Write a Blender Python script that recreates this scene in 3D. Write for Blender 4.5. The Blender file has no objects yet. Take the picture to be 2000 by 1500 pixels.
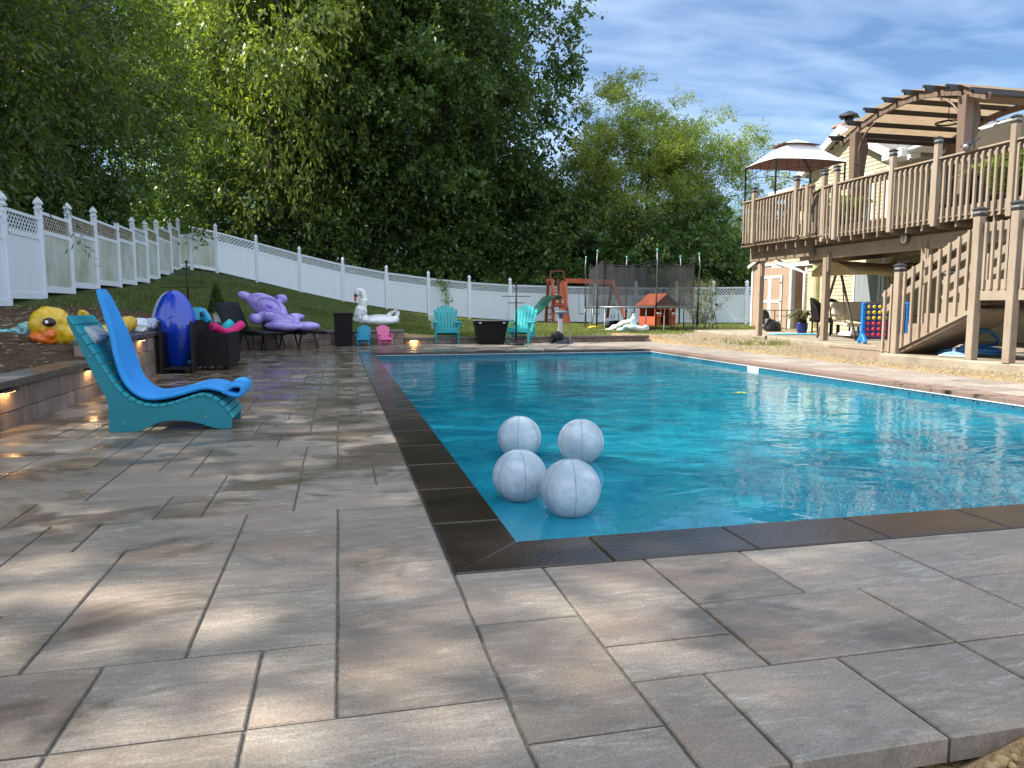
import bpy, bmesh, math, random
import numpy as np
from mathutils import Vector, Matrix, Euler
random.seed(7); RNG = np.random.default_rng(7)
sc = bpy.context.scene
COL = sc.collection
R = math.radians

# ------------------------------------------------------------------ camera
EYE = np.array([0.0, 0.0, 0.97])
FPX, PITCH, YAW = 1446.6, R(6.033), R(13.146)
_cy, _sy, _cp, _sp = math.cos(YAW), math.sin(YAW), math.cos(PITCH), math.sin(PITCH)
FW = np.array([_sy*_cp, _cy*_cp, -_sp]); RT = np.array([_cy, -_sy, 0.0]); UP = np.cross(RT, FW)
cam = bpy.data.cameras.new('camera'); camo = bpy.data.objects.new('camera', cam); COL.objects.link(camo)
M = Matrix.Identity(4)
for i in range(3):
    M[i][0], M[i][1], M[i][2], M[i][3] = RT[i], UP[i], -FW[i], EYE[i]
camo.matrix_world = M
cam.sensor_width = 36.0; cam.lens = FPX/2000*36.0; cam.clip_start = 0.05; cam.clip_end = 2000.0
sc.camera = camo

# ------------------------------------------------------------------ sky and sun
SUN_EL = R(47.0); SUN_DIR = Vector((-0.965, 0.26, 0.0)).normalized()
SUN_AZ = math.atan2(SUN_DIR.x, SUN_DIR.y)             # clockwise from +Y
world = bpy.data.worlds.new('World'); sc.world = world; world.use_nodes = True
nt = world.node_tree; nt.nodes.clear()
wo = nt.nodes.new('ShaderNodeOutputWorld'); bg = nt.nodes.new('ShaderNodeBackground')
sky = nt.nodes.new('ShaderNodeTexSky'); sky.sky_type = 'NISHITA'; sky.sun_disc = False
sky.sun_elevation = SUN_EL; sky.sun_rotation = SUN_AZ; sky.air_density = 1.15; sky.dust_density = 0.0; sky.ozone_density = 3.5
tc = nt.nodes.new('ShaderNodeTexCoord')
sep = nt.nodes.new('ShaderNodeSeparateXYZ'); nt.links.new(tc.outputs['Generated'], sep.inputs[0])
def wm(op, a, b):
    n = nt.nodes.new('ShaderNodeMath'); n.operation = op
    for k, v in ((0, a), (1, b)):
        if isinstance(v, (int, float)): n.inputs[k].default_value = v
        else: nt.links.new(v, n.inputs[k])
    return n.outputs[0]
zz = wm('ADD', wm('MAXIMUM', sep.outputs[2], 0.0), 0.09)
cmb = nt.nodes.new('ShaderNodeCombineXYZ')
nt.links.new(wm('DIVIDE', sep.outputs[0], zz), cmb.inputs[0]); nt.links.new(wm('DIVIDE', sep.outputs[1], zz), cmb.inputs[1])
mp = nt.nodes.new('ShaderNodeMapping'); mp.inputs['Rotation'].default_value = (0, 0, R(62)); mp.inputs['Scale'].default_value = (1.0, 2.1, 1.0)
nt.links.new(cmb.outputs[0], mp.inputs[0])
n1 = nt.nodes.new('ShaderNodeTexNoise'); n1.inputs['Scale'].default_value = 2.6; n1.inputs['Detail'].default_value = 7.0; n1.inputs['Roughness'].default_value = 0.5; n1.inputs['Distortion'].default_value = 0.25
nt.links.new(mp.outputs[0], n1.inputs['Vector'])
n2 = nt.nodes.new('ShaderNodeTexNoise'); n2.inputs['Scale'].default_value = 0.42; n2.inputs['Detail'].default_value = 4.0
nt.links.new(mp.outputs[0], n2.inputs['Vector'])
cr = nt.nodes.new('ShaderNodeValToRGB'); cr.color_ramp.elements[0].position = 0.80; cr.color_ramp.elements[1].position = 1.36
nt.links.new(wm('ADD', n1.outputs['Fac'], n2.outputs['Fac']), cr.inputs[0])
cr.color_ramp.elements[0].position = 0.84; cr.color_ramp.elements[1].position = 1.0
mr = nt.nodes.new('ShaderNodeMapRange'); mr.inputs['From Min'].default_value = 0.78; mr.inputs['From Max'].default_value = 1.25; mr.inputs['To Min'].default_value = 0.12; mr.inputs['To Max'].default_value = 1.0
nt.links.new(wm('ADD', n1.outputs['Fac'], n2.outputs['Fac']), mr.inputs['Value'])
# bright cloud added overhead and behind for fill light, thin streaks towards the deck
mx = nt.nodes.new('ShaderNodeMixRGB'); mx.inputs[2].default_value = (7.8, 10.0, 13.0, 1)
tint = nt.nodes.new('ShaderNodeMixRGB'); tint.blend_type = 'MULTIPLY'; tint.inputs[0].default_value = 1.0; tint.inputs[2].default_value = (0.82, 1.0, 1.22, 1); nt.links.new(sky.outputs[0], tint.inputs[1])
nt.links.new(wm('MULTIPLY', mr.outputs[0], 0.55), mx.inputs[0]); nt.links.new(tint.outputs[0], mx.inputs[1])
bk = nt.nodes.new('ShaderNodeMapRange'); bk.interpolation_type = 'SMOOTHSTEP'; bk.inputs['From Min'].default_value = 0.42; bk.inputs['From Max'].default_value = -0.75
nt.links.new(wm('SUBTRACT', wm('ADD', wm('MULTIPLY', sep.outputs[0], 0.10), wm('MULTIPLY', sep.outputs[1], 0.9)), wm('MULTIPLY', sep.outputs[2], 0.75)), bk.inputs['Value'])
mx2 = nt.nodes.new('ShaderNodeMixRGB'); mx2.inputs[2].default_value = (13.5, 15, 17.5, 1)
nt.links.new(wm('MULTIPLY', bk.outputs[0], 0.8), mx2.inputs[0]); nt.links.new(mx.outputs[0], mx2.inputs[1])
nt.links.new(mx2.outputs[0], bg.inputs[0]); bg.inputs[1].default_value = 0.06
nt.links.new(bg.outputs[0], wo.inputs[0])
sun = bpy.data.lights.new('sun', 'SUN'); sun.energy = 5.0; sun.angle = R(0.53); sun.color = (1.0, 0.94, 0.84)
so = bpy.data.objects.new('sun', sun); COL.objects.link(so)
sd = Vector((SUN_DIR.x*math.cos(SUN_EL), SUN_DIR.y*math.cos(SUN_EL), math.sin(SUN_EL)))
so.rotation_euler = sd.to_track_quat('Z', 'Y').to_euler(); so.location = (-20, 10, 30)
sc.view_settings.view_transform = 'Standard'; sc.view_settings.look = 'None'; sc.view_settings.gamma = 1.0
sc.view_settings.exposure = 1.0
sc.cycles.max_bounces = 7; sc.cycles.diffuse_bounces = 3; sc.cycles.glossy_bounces = 3
sc.cycles.transparent_max_bounces = 12; sc.cycles.transmission_bounces = 3
sc.cycles.sample_clamp_indirect = 6.0

# ------------------------------------------------------------------ measuring helpers (a photo point turned into a place)
def ray(px, py): return FW + RT*((px-1000)/FPX) - UP*((py-750)/FPX)
def G(px, py, z=0.0):
    d = ray(px, py); return Vector(EYE + d*((z-EYE[2])/d[2]))
def DP(px, py, dist): return Vector(EYE + ray(px, py)*dist)
def atX(px, py, X):
    d = ray(px, py); return Vector(EYE + d*(X/d[0]))
def atY(px, py, Y):
    d = ray(px, py); return Vector(EYE + d*(Y/d[1]))

# ------------------------------------------------------------------ materials
MATS = {}
def lin(r, g, b):
    f = lambda c: ((c/255+0.055)/1.055)**2.4 if c/255 > 0.04045 else c/255/12.92
    return (f(r), f(g), f(b), 1.0)
class NT:
    def __init__(s, name):
        s.m = bpy.data.materials.new(name); s.m.use_nodes = True; s.t = s.m.node_tree
        s.b = s.t.nodes['Principled BSDF']; s.out = s.t.nodes['Material Output']; s.tc = None
    def n(s, typ, **kw):
        x = s.t.nodes.new(typ)
        for k, v in kw.items(): setattr(x, k, v)
        return x
    def l(s, a, b): s.t.links.new(a, b)
    def coord(s, kind='Object', scale=(1, 1, 1), rot=(0, 0, 0), loc=(0, 0, 0)):
        if s.tc is None: s.tc = s.n('ShaderNodeTexCoord')
        mp = s.n('ShaderNodeMapping'); mp.inputs['Scale'].default_value = scale; mp.inputs['Rotation'].default_value = rot; mp.inputs['Location'].default_value = loc
        s.l(s.tc.outputs[kind], mp.inputs[0]); return mp.outputs[0]
    def wcoord(s, scale=(1, 1, 1), rot=(0, 0, 0)):
        g = s.n('ShaderNodeNewGeometry'); mp = s.n('ShaderNodeMapping'); mp.inputs['Scale'].default_value = scale; mp.inputs['Rotation'].default_value = rot
        s.l(g.outputs['Position'], mp.inputs[0]); return mp.outputs[0]
    def noise(s, vec, scale, detail=4, rough=0.55, dist=0.0):
        x = s.n('ShaderNodeTexNoise'); x.inputs['Scale'].default_value = scale; x.inputs['Detail'].default_value = detail
        x.inputs['Roughness'].default_value = rough; x.inputs['Distortion'].default_value = dist
        s.l(vec, x.inputs['Vector']); return x.outputs['Fac']
    def rng(s, v, a, b, c=0.0, d=1.0):
        x = s.n('ShaderNodeMapRange'); 
        for k, q in zip(('From Min', 'From Max', 'To Min', 'To Max'), (a, b, c, d)): x.inputs[k].default_value = q
        s.l(v, x.inputs['Value']); return x.outputs[0]
    def mix(s, f, a, b, mode='MIX'):
        x = s.n('ShaderNodeMixRGB', blend_type=mode)
        for k, q in ((0, f), (1, a), (2, b)):
            if isinstance(q, (int, float)): x.inputs[k].default_value = q
            elif isinstance(q, tuple): x.inputs[k].default_value = q if len(q) == 4 else q+(1,)
            else: s.l(q, x.inputs[k])
        return x.outputs[0]
    def math(s, op, a, b=0.0):
        x = s.n('ShaderNodeMath', operation=op)
        for k, q in ((0, a), (1, b)):
            if isinstance(q, (int, float)): x.inputs[k].default_value = q
            else: s.l(q, x.inputs[k])
        return x.outputs[0]
    def bump(s, h, strength=0.3, dist=0.01, prev=None):
        x = s.n('ShaderNodeBump'); x.inputs['Strength'].default_value = strength; x.inputs['Distance'].default_value = dist
        s.l(h, x.inputs['Height'])
        if prev is not None: s.l(prev, x.inputs['Normal'])
        return x.outputs[0]
def mat(name, c, rough=0.6, var=0.15, scale=3.0, bump=0.0, bscale=None, metal=0.0, spec=0.5, stretch=(1, 1, 1), trans=0.0, emit=None, alpha=None, coat=0.0, c2=None, rvar=0.0):
    if name in MATS: return MATS[name]
    n = NT(name); v = n.coord('Object', stretch)
    f = n.noise(v, scale, 6, 0.6)
    c = tuple(c[:3])
    cb = tuple(c2[:3]) if c2 else tuple(min(1, x*(1+var)) for x in c)
    ca = c if c2 else tuple(x*(1-var) for x in c)
    n.l(n.mix(n.rng(f, 0.3, 0.7), ca, cb), n.b.inputs['Base Color'])
    n.b.inputs['Roughness'].default_value = rough; n.b.inputs['Metallic'].default_value = metal
    if rvar:
        n.l(n.rng(n.noise(v, scale*2.3, 5), 0.3, 0.7, max(0.03, rough-rvar), min(1, rough+rvar)), n.b.inputs['Roughness'])
    n.b.inputs['Specular IOR Level'].default_value = spec; n.b.inputs['Coat Weight'].default_value = coat
    n.b.inputs['Transmission Weight'].default_value = trans
    if alpha is not None: n.b.inputs['Alpha'].default_value = alpha
    if emit: n.b.inputs['Emission Color'].default_value = tuple(emit[:3])+(1,); n.b.inputs['Emission Strength'].default_value = emit[3]
    if bump: n.l(n.bump(n.noise(v, bscale or scale*4, 5), bump, 0.02), n.b.inputs['Normal'])
    MATS[name] = n.m; return n.m

# ------------------------------------------------------------------ objects
def tag(o, label=None, cat=None, group=None, kind=None):
    if label: o['label'] = label
    if cat: o['category'] = cat
    if group: o['group'] = group
    if kind: o['kind'] = kind
    return o
def thing(name, label, cat, loc=(0, 0, 0), rz=0.0, group=None, s=1.0):
    o = bpy.data.objects.new(name, None); COL.objects.link(o); o.location = loc; o.rotation_euler = (0, 0, rz); o.empty_display_size = 0.2
    o.scale = (s, s, s)
    return tag(o, label, cat, group)
def copy_tree(o, parent=None):
    c = o.copy(); COL.objects.link(c)
    if parent: c.parent = parent; c.matrix_parent_inverse = o.matrix_parent_inverse
    for ch in list(o.children): copy_tree(ch, c)
    return c
class MB:
    def __init__(s): s.v = []; s.f = []; s.m = []; s.sm = []; s.cm = 0
    def add(s, vs, fs, smooth=False, T=None):
        b = len(s.v)
        s.v += [tuple(T @ Vector(p)) if T is not None else tuple(p) for p in vs]
        s.f += [tuple(i+b for i in f) for f in fs]; s.m += [s.cm]*len(fs); s.sm += [smooth]*len(fs)
    def box(s, c, d, T=None, rz=0.0, rot=None):
        x, y, z = d[0]/2, d[1]/2, d[2]/2
        vs = [(i*x, j*y, k*z) for k in (-1, 1) for j in (-1, 1) for i in (-1, 1)]
        E = Matrix.Translation(c) @ (Euler(rot).to_matrix().to_4x4() if rot else Matrix.Rotation(rz, 4, 'Z'))
        if T is not None: E = T @ E
        s.add(vs, [(0, 2, 3, 1), (4, 5, 7, 6), (0, 1, 5, 4), (2, 6, 7, 3), (0, 4, 6, 2), (1, 3, 7, 5)], False, E)
    def lohi(s, a, b, T=None): s.box([(a[i]+b[i])/2 for i in range(3)], [abs(b[i]-a[i]) for i in range(3)], T)
    def bar(s, p0, p1, w, h, up=(0, 0, 1), T=None):
        p0, p1 = Vector(p0), Vector(p1); d = p1-p0; L = d.length; d.normalize(); u = Vector(up)
        if abs(d.dot(u)) > 0.98: u = Vector((1, 0, 0))
        r = d.cross(u).normalized(); u = r.cross(d)
        E = Matrix((( r.x, d.x, u.x, (p0.x+p1.x)/2), (r.y, d.y, u.y, (p0.y+p1.y)/2), (r.z, d.z, u.z, (p0.z+p1.z)/2), (0, 0, 0, 1)))
        if T is not None: E = T @ E
        s.box((0, 0, 0), (w, L, h), E)
    def tube(s, pts, r, n=8, closed=False, cap=True, T=None, flat=None):
        pts = [Vector(p) for p in pts]; N = len(pts); rr = r if isinstance(r, (list, tuple)) else [r]*N
        vs = []; prev = None
        for i, p in enumerate(pts):
            a = pts[(i-1) % N] if (closed or i > 0) else p; b = pts[(i+1) % N] if (closed or i < N-1) else p
            d = (b-a).normalized()
            if prev is None: u = d.cross(Vector((0, 0, 1)) if abs(d.z) < 0.95 else Vector((1, 0, 0))).normalized()
            else: u = (prev - d*prev.dot(d)).normalized()
            prev = u; w = d.cross(u)
            for k in range(n):
                t = 2*math.pi*k/n; vs.append(p + u*math.cos(t)*rr[i] + w*math.sin(t)*rr[i]*(flat or 1))
        fs = []
        for i in range(N if closed else N-1):
            for k in range(n):
                a, b = i*n+k, i*n+(k+1) % n; c, d = ((i+1) % N)*n+(k+1) % n, ((i+1) % N)*n+k
                fs.append((a, b, c, d))
        if cap and not closed: fs += [tuple(range(n-1, -1, -1)), tuple((N-1)*n+k for k in range(n))]
        s.add(vs, fs, True, T)
    def cyl(s, p0, p1, r0, r1=None, n=12, T=None): s.tube([p0, p1], [r0, r0 if r1 is None else r1], n, T=T)
    def lathe(s, prof, n=20, T=None, fx=1.0, fy=1.0, smooth=True):
        vs = []; fs = []; N = len(prof)
        for r, z in prof:
            for k in range(n):
                t = 2*math.pi*k/n; vs.append((r*math.cos(t)*fx, r*math.sin(t)*fy, z))
        for i in range(N-1):
            for k in range(n): fs.append((i*n+k, i*n+(k+1) % n, (i+1)*n+(k+1) % n, (i+1)*n+k))
        fs += [tuple(range(n-1, -1, -1)), tuple((N-1)*n+k for k in range(n))]
        s.add(vs, fs, smooth, T)
    def ell(s, c, r, n=16, m=10, T=None, rot=None, fn=None):
        vs = [(0, 0, -1)]; 
        for i in range(1, m):
            p = math.pi*i/m
            for k in range(n):
                t = 2*math.pi*k/n; vs.append((math.sin(p)*math.cos(t), math.sin(p)*math.sin(t), -math.cos(p)))
        vs.append((0, 0, 1))
        if fn: vs = [fn(Vector(q)) for q in vs]
        E = Matrix.Translation(c) @ (Euler(rot).to_matrix().to_4x4() if rot else Matrix.Identity(4)) @ Matrix.Diagonal((r[0], r[1], r[2], 1))
        if T is not None: E = T @ E
        fs = [(0, 1+(k+1) % n, 1+k) for k in range(n)]
        for i in range(m-2):
            for k in range(n): fs.append((1+i*n+k, 1+i*n+(k+1) % n, 1+(i+1)*n+(k+1) % n, 1+(i+1)*n+k))
        L = len(vs)-1
        fs += [(1+(m-2)*n+k, 1+(m-2)*n+(k+1) % n, L) for k in range(n)]
        s.add(vs, fs, True, E)
    def prism(s, poly, th, T=None, smooth=False):
        """outline in local XZ, thickness along Y"""
        n = len(poly); vs = [(x, -th/2, z) for x, z in poly]+[(x, th/2, z) for x, z in poly]
        fs = [tuple(range(n)), tuple(range(2*n-1, n-1, -1))]+[(i, i+n, (i+1) % n+n, (i+1) % n) for i in range(n)]
        s.add(vs, fs, smooth, T)
    def grid(s, fn, nu, nv, T=None, smooth=True, closeu=False):
        vs = [fn(i/nu, j/nv) for j in range(nv+1) for i in range(nu+1)]
        fs = [(j*(nu+1)+i, j*(nu+1)+i+1, (j+1)*(nu+1)+i+1, (j+1)*(nu+1)+i) for j in range(nv) for i in range(nu)]
        s.add(vs, fs, smooth, T)
    def build(s, name, m, parent=None, bevel=0.0, seg=1, sub=0, solid=0.0, smooth=None):
        me = bpy.data.meshes.new(name); me.from_pydata(s.v, [], s.f)
        for q in (m if isinstance(m, list) else [m]): me.materials.append(q)
        me.polygons.foreach_set('material_index', s.m)
        me.polygons.foreach_set('use_smooth', s.sm if smooth is None else [smooth]*len(s.f)); me.update()
        o = bpy.data.objects.new(name, me); COL.objects.link(o)
        if parent is not None: o.parent = parent
        if solid: q = o.modifiers.new('s', 'SOLIDIFY'); q.thickness = solid; q.offset = 0
        if bevel: q = o.modifiers.new('b', 'BEVEL'); q.width = bevel; q.segments = seg; q.limit_method = 'ANGLE'; q.harden_normals = False
        if sub: q = o.modifiers.new('u', 'SUBSURF'); q.levels = sub; q.render_levels = sub
        return o
def np_mesh(name, V, F, mats, parent=None, attr=None, smooth=False):
    """V (n,3) array, F (m,k) array with k 3 or 4"""
    me = bpy.data.meshes.new(name); k = F.shape[1]
    me.vertices.add(len(V)); me.vertices.foreach_set('co', np.asarray(V, np.float32).ravel())
    me.loops.add(F.size); me.loops.foreach_set('vertex_index', F.ravel().astype(np.int32))
    me.polygons.add(len(F)); me.polygons.foreach_set('loop_start', np.arange(0, F.size, k, dtype=np.int32))
    if attr:
        for an, arr in attr.items():
            a = me.attributes.new(an, 'FLOAT', 'POINT'); a.data.foreach_set('value', np.asarray(arr, np.float32))
    me.update(calc_edges=True)
    me.polygons.foreach_set('use_smooth', [smooth]*len(F))
    for q in (mats if isinstance(mats, list) else [mats]): me.materials.append(q)
    o = bpy.data.objects.new(name, me); COL.objects.link(o)
    if parent is not None: o.parent = parent
    return o
def bez(p, n=12):
    """smooth curve through points (Catmull-Rom)"""
    p = [Vector(q) for q in p]; out = []
    for i in range(len(p)-1):
        a = p[max(i-1, 0)]; b = p[i]; c = p[i+1]; d = p[min(i+2, len(p)-1)]
        for k in range(n):
            t = k/n; out.append(0.5*((2*b)+(c-a)*t+(2*a-5*b+4*c-d)*t*t+(3*b-a-3*c+d)*t**3))
    return out+[p[-1]]
def lines(mb, polyline, w, T=None, n=6): mb.tube(polyline, w, n, T=T)

# ================================================================== THE SETTING
WATER_Z = -0.11
POOL = (0.698, 6.80, 2.895, 15.45)          # inner edge of the coping x0 x1 y0 y1
CO = (0.39, 7.15, 2.585, 15.76)             # outer edge of the coping
# --- fence posts as measured (x, y, ground z)
LEFT_POSTS = []
for px, py in ((-62, 612), (22, 596), (92, 582), (148, 573), (197, 563), (240, 562), (270, 556), (295, 553), (316, 544), (342, 535), (358, 526)):
    t = math.tan(YAW+math.atan((px-1000)/FPX)); Y = -6.0/(t+0.0205) if True else 0
    X = t*Y; d = X*_sy+Y*_cy; LEFT_POSTS.append((X, Y, 0.97-(py-597)/FPX*d))
BACK_POSTS = []
for px, py, Y in ((358, 526, None), (430, 534, 36.0), (507, 552, 36.7), (590, 572, 37.3), (673, 590, 37.8), (757, 604, 38.0), (838, 614, 37.9), (917, 622, 37.5), (996, 627, 37.0), (1078, 629.5, 36.6), (1160, 631, 36.2), (1240, 632, 35.7), (1318, 632, 35.2), (1390, 632, 34.6), (1455, 632, 33.9), (1530, 632, 33.3)):
    if Y is None: BACK_POSTS.append(LEFT_POSTS[-1]); continue
    t = math.tan(YAW+math.atan((px-1000)/FPX)); X = t*Y; d = X*_sy+Y*_cy
    BACK_POSTS.append((X, Y, 0.97-(py-597)/FPX*d))
# --- ground height
CP = [(p[0], p[1], p[2]) for p in LEFT_POSTS]+[(p[0], p[1], p[2]) for p in BACK_POSTS]
CP += [(-2.75, y, 0.33) for y in (-2, 1, 4, 6, 7.5, 8.6)]+[(-2.75, y, 0.50) for y in (9.4, 11, 13, 15, 17.2)]
CP += [(-2.2, 19.3, 0.42), (-1, 19.3, 0.33), (0.5, 19.3, 0.33), (1.6, 19.3, 0.24), (3, 19.2, 0.13), (5, 19.2, 0.12), (7, 19.2, 0.11), (8.4, 19.2, 0.08)]
CP += [(8.6, y, -0.02) for y in (-2, 2, 5, 8, 11, 14, 17)]+[(10, y, 0.02) for y in (8, 11, 14, 17)]+[(11, 20, 0.05), (13, 24, 0.10), (16, 24, 0.14), (17, 29, 0.12), (10, 25, 0.12), (9, 30, 0.14), (14, 30, 0.1)]
CP += [(-4.5, 8, 0.62), (-4.5, 12, 0.72), (-4.5, 18, 0.95), (-4.0, 24, 1.1), (-1, 25, 0.7), (3, 26, 0.35)]
CP += [(-6.2, y, 0.85) for y in (-3, 2, 7)]+[(-14, y, 1.1) for y in (-5, 10, 25)]+[(-14, 42, 2.6), (-5, 46, 2.4), (6, 46, 0.8), (20, 44, 0.3), (30, 30, 0.2), (30, 10, 0.1), (30, -5, 0.1), (2, -6, -0.15), (1.5, 0.5, -0.16), (0.2, 1.0, -0.17), (3, 1, -0.12), (6, 1, -0.1), (-2, -1, 0.0)]
CPA = np.array(CP)
def _tps():
    X = CPA[:, :2]; n = len(X); d = np.linalg.norm(X[:, None]-X[None], axis=2)
    K = np.where(d > 0, d*d*np.log(d+1e-9), 0)+np.eye(n)*0.6
    Pm = np.c_[np.ones(n), X]; A = np.block([[K, Pm], [Pm.T, np.zeros((3, 3))]])
    return np.linalg.solve(A, np.r_[CPA[:, 2], 0, 0, 0])
TPS = _tps()
def ground_z(x, y):
    x = np.atleast_1d(np.asarray(x, float)); y = np.atleast_1d(np.asarray(y, float))
    xc = np.clip(x, -16, 32); yc = np.clip(y, -6, 48)
    d2 = (xc[:, None]-CPA[None, :, 0])**2+(yc[:, None]-CPA[None, :, 1])**2
    z = (0.5*d2*np.log(d2+1e-12)) @ TPS[:len(CPA)] + TPS[-3]+TPS[-2]*xc+TPS[-1]*yc
    return z
def gz(x, y): return float(ground_z(x, y)[0])

def axis(segs):
    out = []
    for a, b, s in segs: out += list(np.arange(a, b, s))
    return np.array(sorted(set(np.round(out, 3))))
gx = np.r_[axis([(-400, -60, 40), (-60, -16, 4), (-16, -7.5, 0.7), (-7.5, -2.72, 0.22)]), -2.72, -2.58, CO[0]+0.1, axis([(0.7, 8.5, 0.3)]), 8.4, axis([(8.52, 12, 0.2), (12, 20, 0.4), (20, 34, 1.5), (34, 100, 10), (100, 441, 40)])]
gy = np.r_[axis([(-200, -20, 30), (-20, -2, 2)]), axis([(-2, 1.2, 0.16)]), 1.30, 1.42, 1.6, 2.0, CO[2]+0.1, axis([(3, 18.6, 0.3)]), 18.93, axis([(19.05, 30, 0.3), (30, 40, 0.5), (40, 60, 2), (60, 120, 10), (120, 521, 40)])]
XX, YY = np.meshgrid(gx, gy); fx, fy = XX.ravel(), YY.ravel()
ZZ = ground_z(fx, fy)
# the patio stands on a cut: ground below it is dropped
inp = (fx > -2.60) & (fx < 8.45) & (fy > 1.40) & (fy < 18.95)
ZZ = np.where(inp, -0.09, ZZ)
def vnoise(x, y, s, seed=0):
    q = np.sin(x*s*1.7+seed)*np.cos(y*s*1.3-seed*2)+np.sin(x*s*3.1-y*s*2.3+seed*3)*0.5+np.cos(x*s*5.3+y*s*4.7+seed)*0.3
    return q/1.8
ZZ = ZZ+np.where(inp, 0, vnoise(fx, fy, 2.3, 1)*0.012+vnoise(fx, fy, 6, 4)*0.006)
# dirt heap at the near edge of the patio
m = np.exp(-(((fx-1.9)/0.56)**2+((fy-1.18)/0.30)**2)); ZZ = ZZ+np.where(inp, 0, m*0.25)
def grass_amount(x, y):
    """1 = lawn, 0 = bare soil"""
    g = np.ones_like(x)
    w = vnoise(x, y, 0.9, 2)*0.9+vnoise(x, y, 2.6, 5)*0.5
    left = (x < -2.4) & (y < 40); g = np.where(left, np.clip((y-17.2+(x+2.5)*-0.5+w*1.3)/2.2, 0, 1), g)
    right = (x > 7.6) & (y < 24); 
    g = np.where(right, np.clip((y-20.6-(x-8.3)*0.35+w*1.1)/1.5, 0, 1), g)
    g = np.where((y < 2.5), 0, g)
    g = np.where((x > -2.4) & (x < 7.6) & (y > 18.5), np.clip((y-19.4+w*0.3)/0.5, 0, 1), g)
    # worn lawn patches along the slab
    g = np.maximum(g, np.where(right & (np.abs(x-10.6) < 1.0) & (np.abs(y-17.5) < 1.6), np.clip(w*0.9+0.1, 0, 0.8), 0))
    return g
GR = grass_amount(fx, fy)
nx, ny = len(gx), len(gy)
I, J = np.meshgrid(np.arange(nx-1), np.arange(ny-1)); a = (J*nx+I).ravel()
F = np.stack([a, a+1, a+1+nx, a+nx], 1)
cx, cy_ = (gx[:-1]+gx[1:])/2, (gy[:-1]+gy[1:])/2
CX, CY = np.meshgrid(cx, cy_)
hole = ((CX > CO[0]+0.05) & (CX < CO[1]-0.05) & (CY > CO[2]+0.05) & (CY < CO[3]-0.05)).ravel()
n = NT('ground_soil_and_lawn'); v = n.wcoord()
at = n.n('ShaderNodeAttribute', attribute_name='grass')
f1 = n.noise(v, 1.1, 6, 0.65); f2 = n.noise(v, 9, 6, 0.7); f3 = n.noise(v, 60, 3, 0.6)
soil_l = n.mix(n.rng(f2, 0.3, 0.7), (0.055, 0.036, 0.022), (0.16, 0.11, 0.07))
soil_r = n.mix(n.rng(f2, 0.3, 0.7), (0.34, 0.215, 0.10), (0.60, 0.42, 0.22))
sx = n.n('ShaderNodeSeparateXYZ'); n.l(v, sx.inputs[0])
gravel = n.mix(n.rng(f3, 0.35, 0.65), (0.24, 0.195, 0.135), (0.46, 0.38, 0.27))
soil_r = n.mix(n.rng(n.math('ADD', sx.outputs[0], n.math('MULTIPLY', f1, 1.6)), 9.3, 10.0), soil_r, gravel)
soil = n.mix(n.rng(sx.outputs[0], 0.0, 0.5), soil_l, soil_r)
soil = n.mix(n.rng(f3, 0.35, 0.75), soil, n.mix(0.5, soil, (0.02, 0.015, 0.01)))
lawn = n.mix(n.rng(f1, 0.35, 0.65), (0.022, 0.046, 0.012), (0.07, 0.11, 0.026))
lawn = n.mix(n.rng(f2, 0.45, 0.75), lawn, (0.14, 0.13, 0.055))
lawn = n.mix(n.math('MULTIPLY', n.rng(sx.outputs[0], 1.0, 6.0, 0.0, 0.75), n.rng(f1, 0.3, 0.6, 0.6, 1.0)), lawn, (0.20, 0.215, 0.07))  # right lawn lightened: sunlight painted into the colour, plus drier yellow grass
g = n.math('ADD', at.outputs['Fac'], n.math('MULTIPLY', n.math('SUBTRACT', f2, 0.5), 0.7))
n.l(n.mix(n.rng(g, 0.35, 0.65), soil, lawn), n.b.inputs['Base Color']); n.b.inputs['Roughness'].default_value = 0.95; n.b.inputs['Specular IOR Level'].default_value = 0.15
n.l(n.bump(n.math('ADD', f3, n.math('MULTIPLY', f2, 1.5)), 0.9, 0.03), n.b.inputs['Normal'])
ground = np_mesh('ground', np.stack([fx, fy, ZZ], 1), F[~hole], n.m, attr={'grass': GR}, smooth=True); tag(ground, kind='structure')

# --- clods of the dirt heap beyond the paver edge
clod_m = mat('clod', (0.34, 0.235, 0.12), 0.95, 0.4, 8, 0.8, 30)
mb = MB()
for i in range(900):
    x = random.uniform(0.7, 2.9); y = 1.27-abs(random.gauss(0.1, 0.22)); 
    if x < 1.25: y -= (1.25-x)*0.5
    r = random.uniform(0.006, 0.03)*(1.3 if y < 1.1 else 0.8)
    z = gz(x, y)+math.exp(-(((x-1.9)/0.56)**2+((y-1.18)/0.30)**2))*0.25
    mb.ell((x, y, z+r*0.25), (r, r*random.uniform(.6, 1.1), r*random.uniform(.5, .9)), 6, 4, rot=(random.random()*3, random.random()*3, 0), fn=lambda q: q*random.uniform(0.75, 1.15))
tag(mb.build('dirt_clods', clod_m), 'loose tan soil crumbs heaped along the near paver edge', 'soil', kind='stuff')

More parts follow.
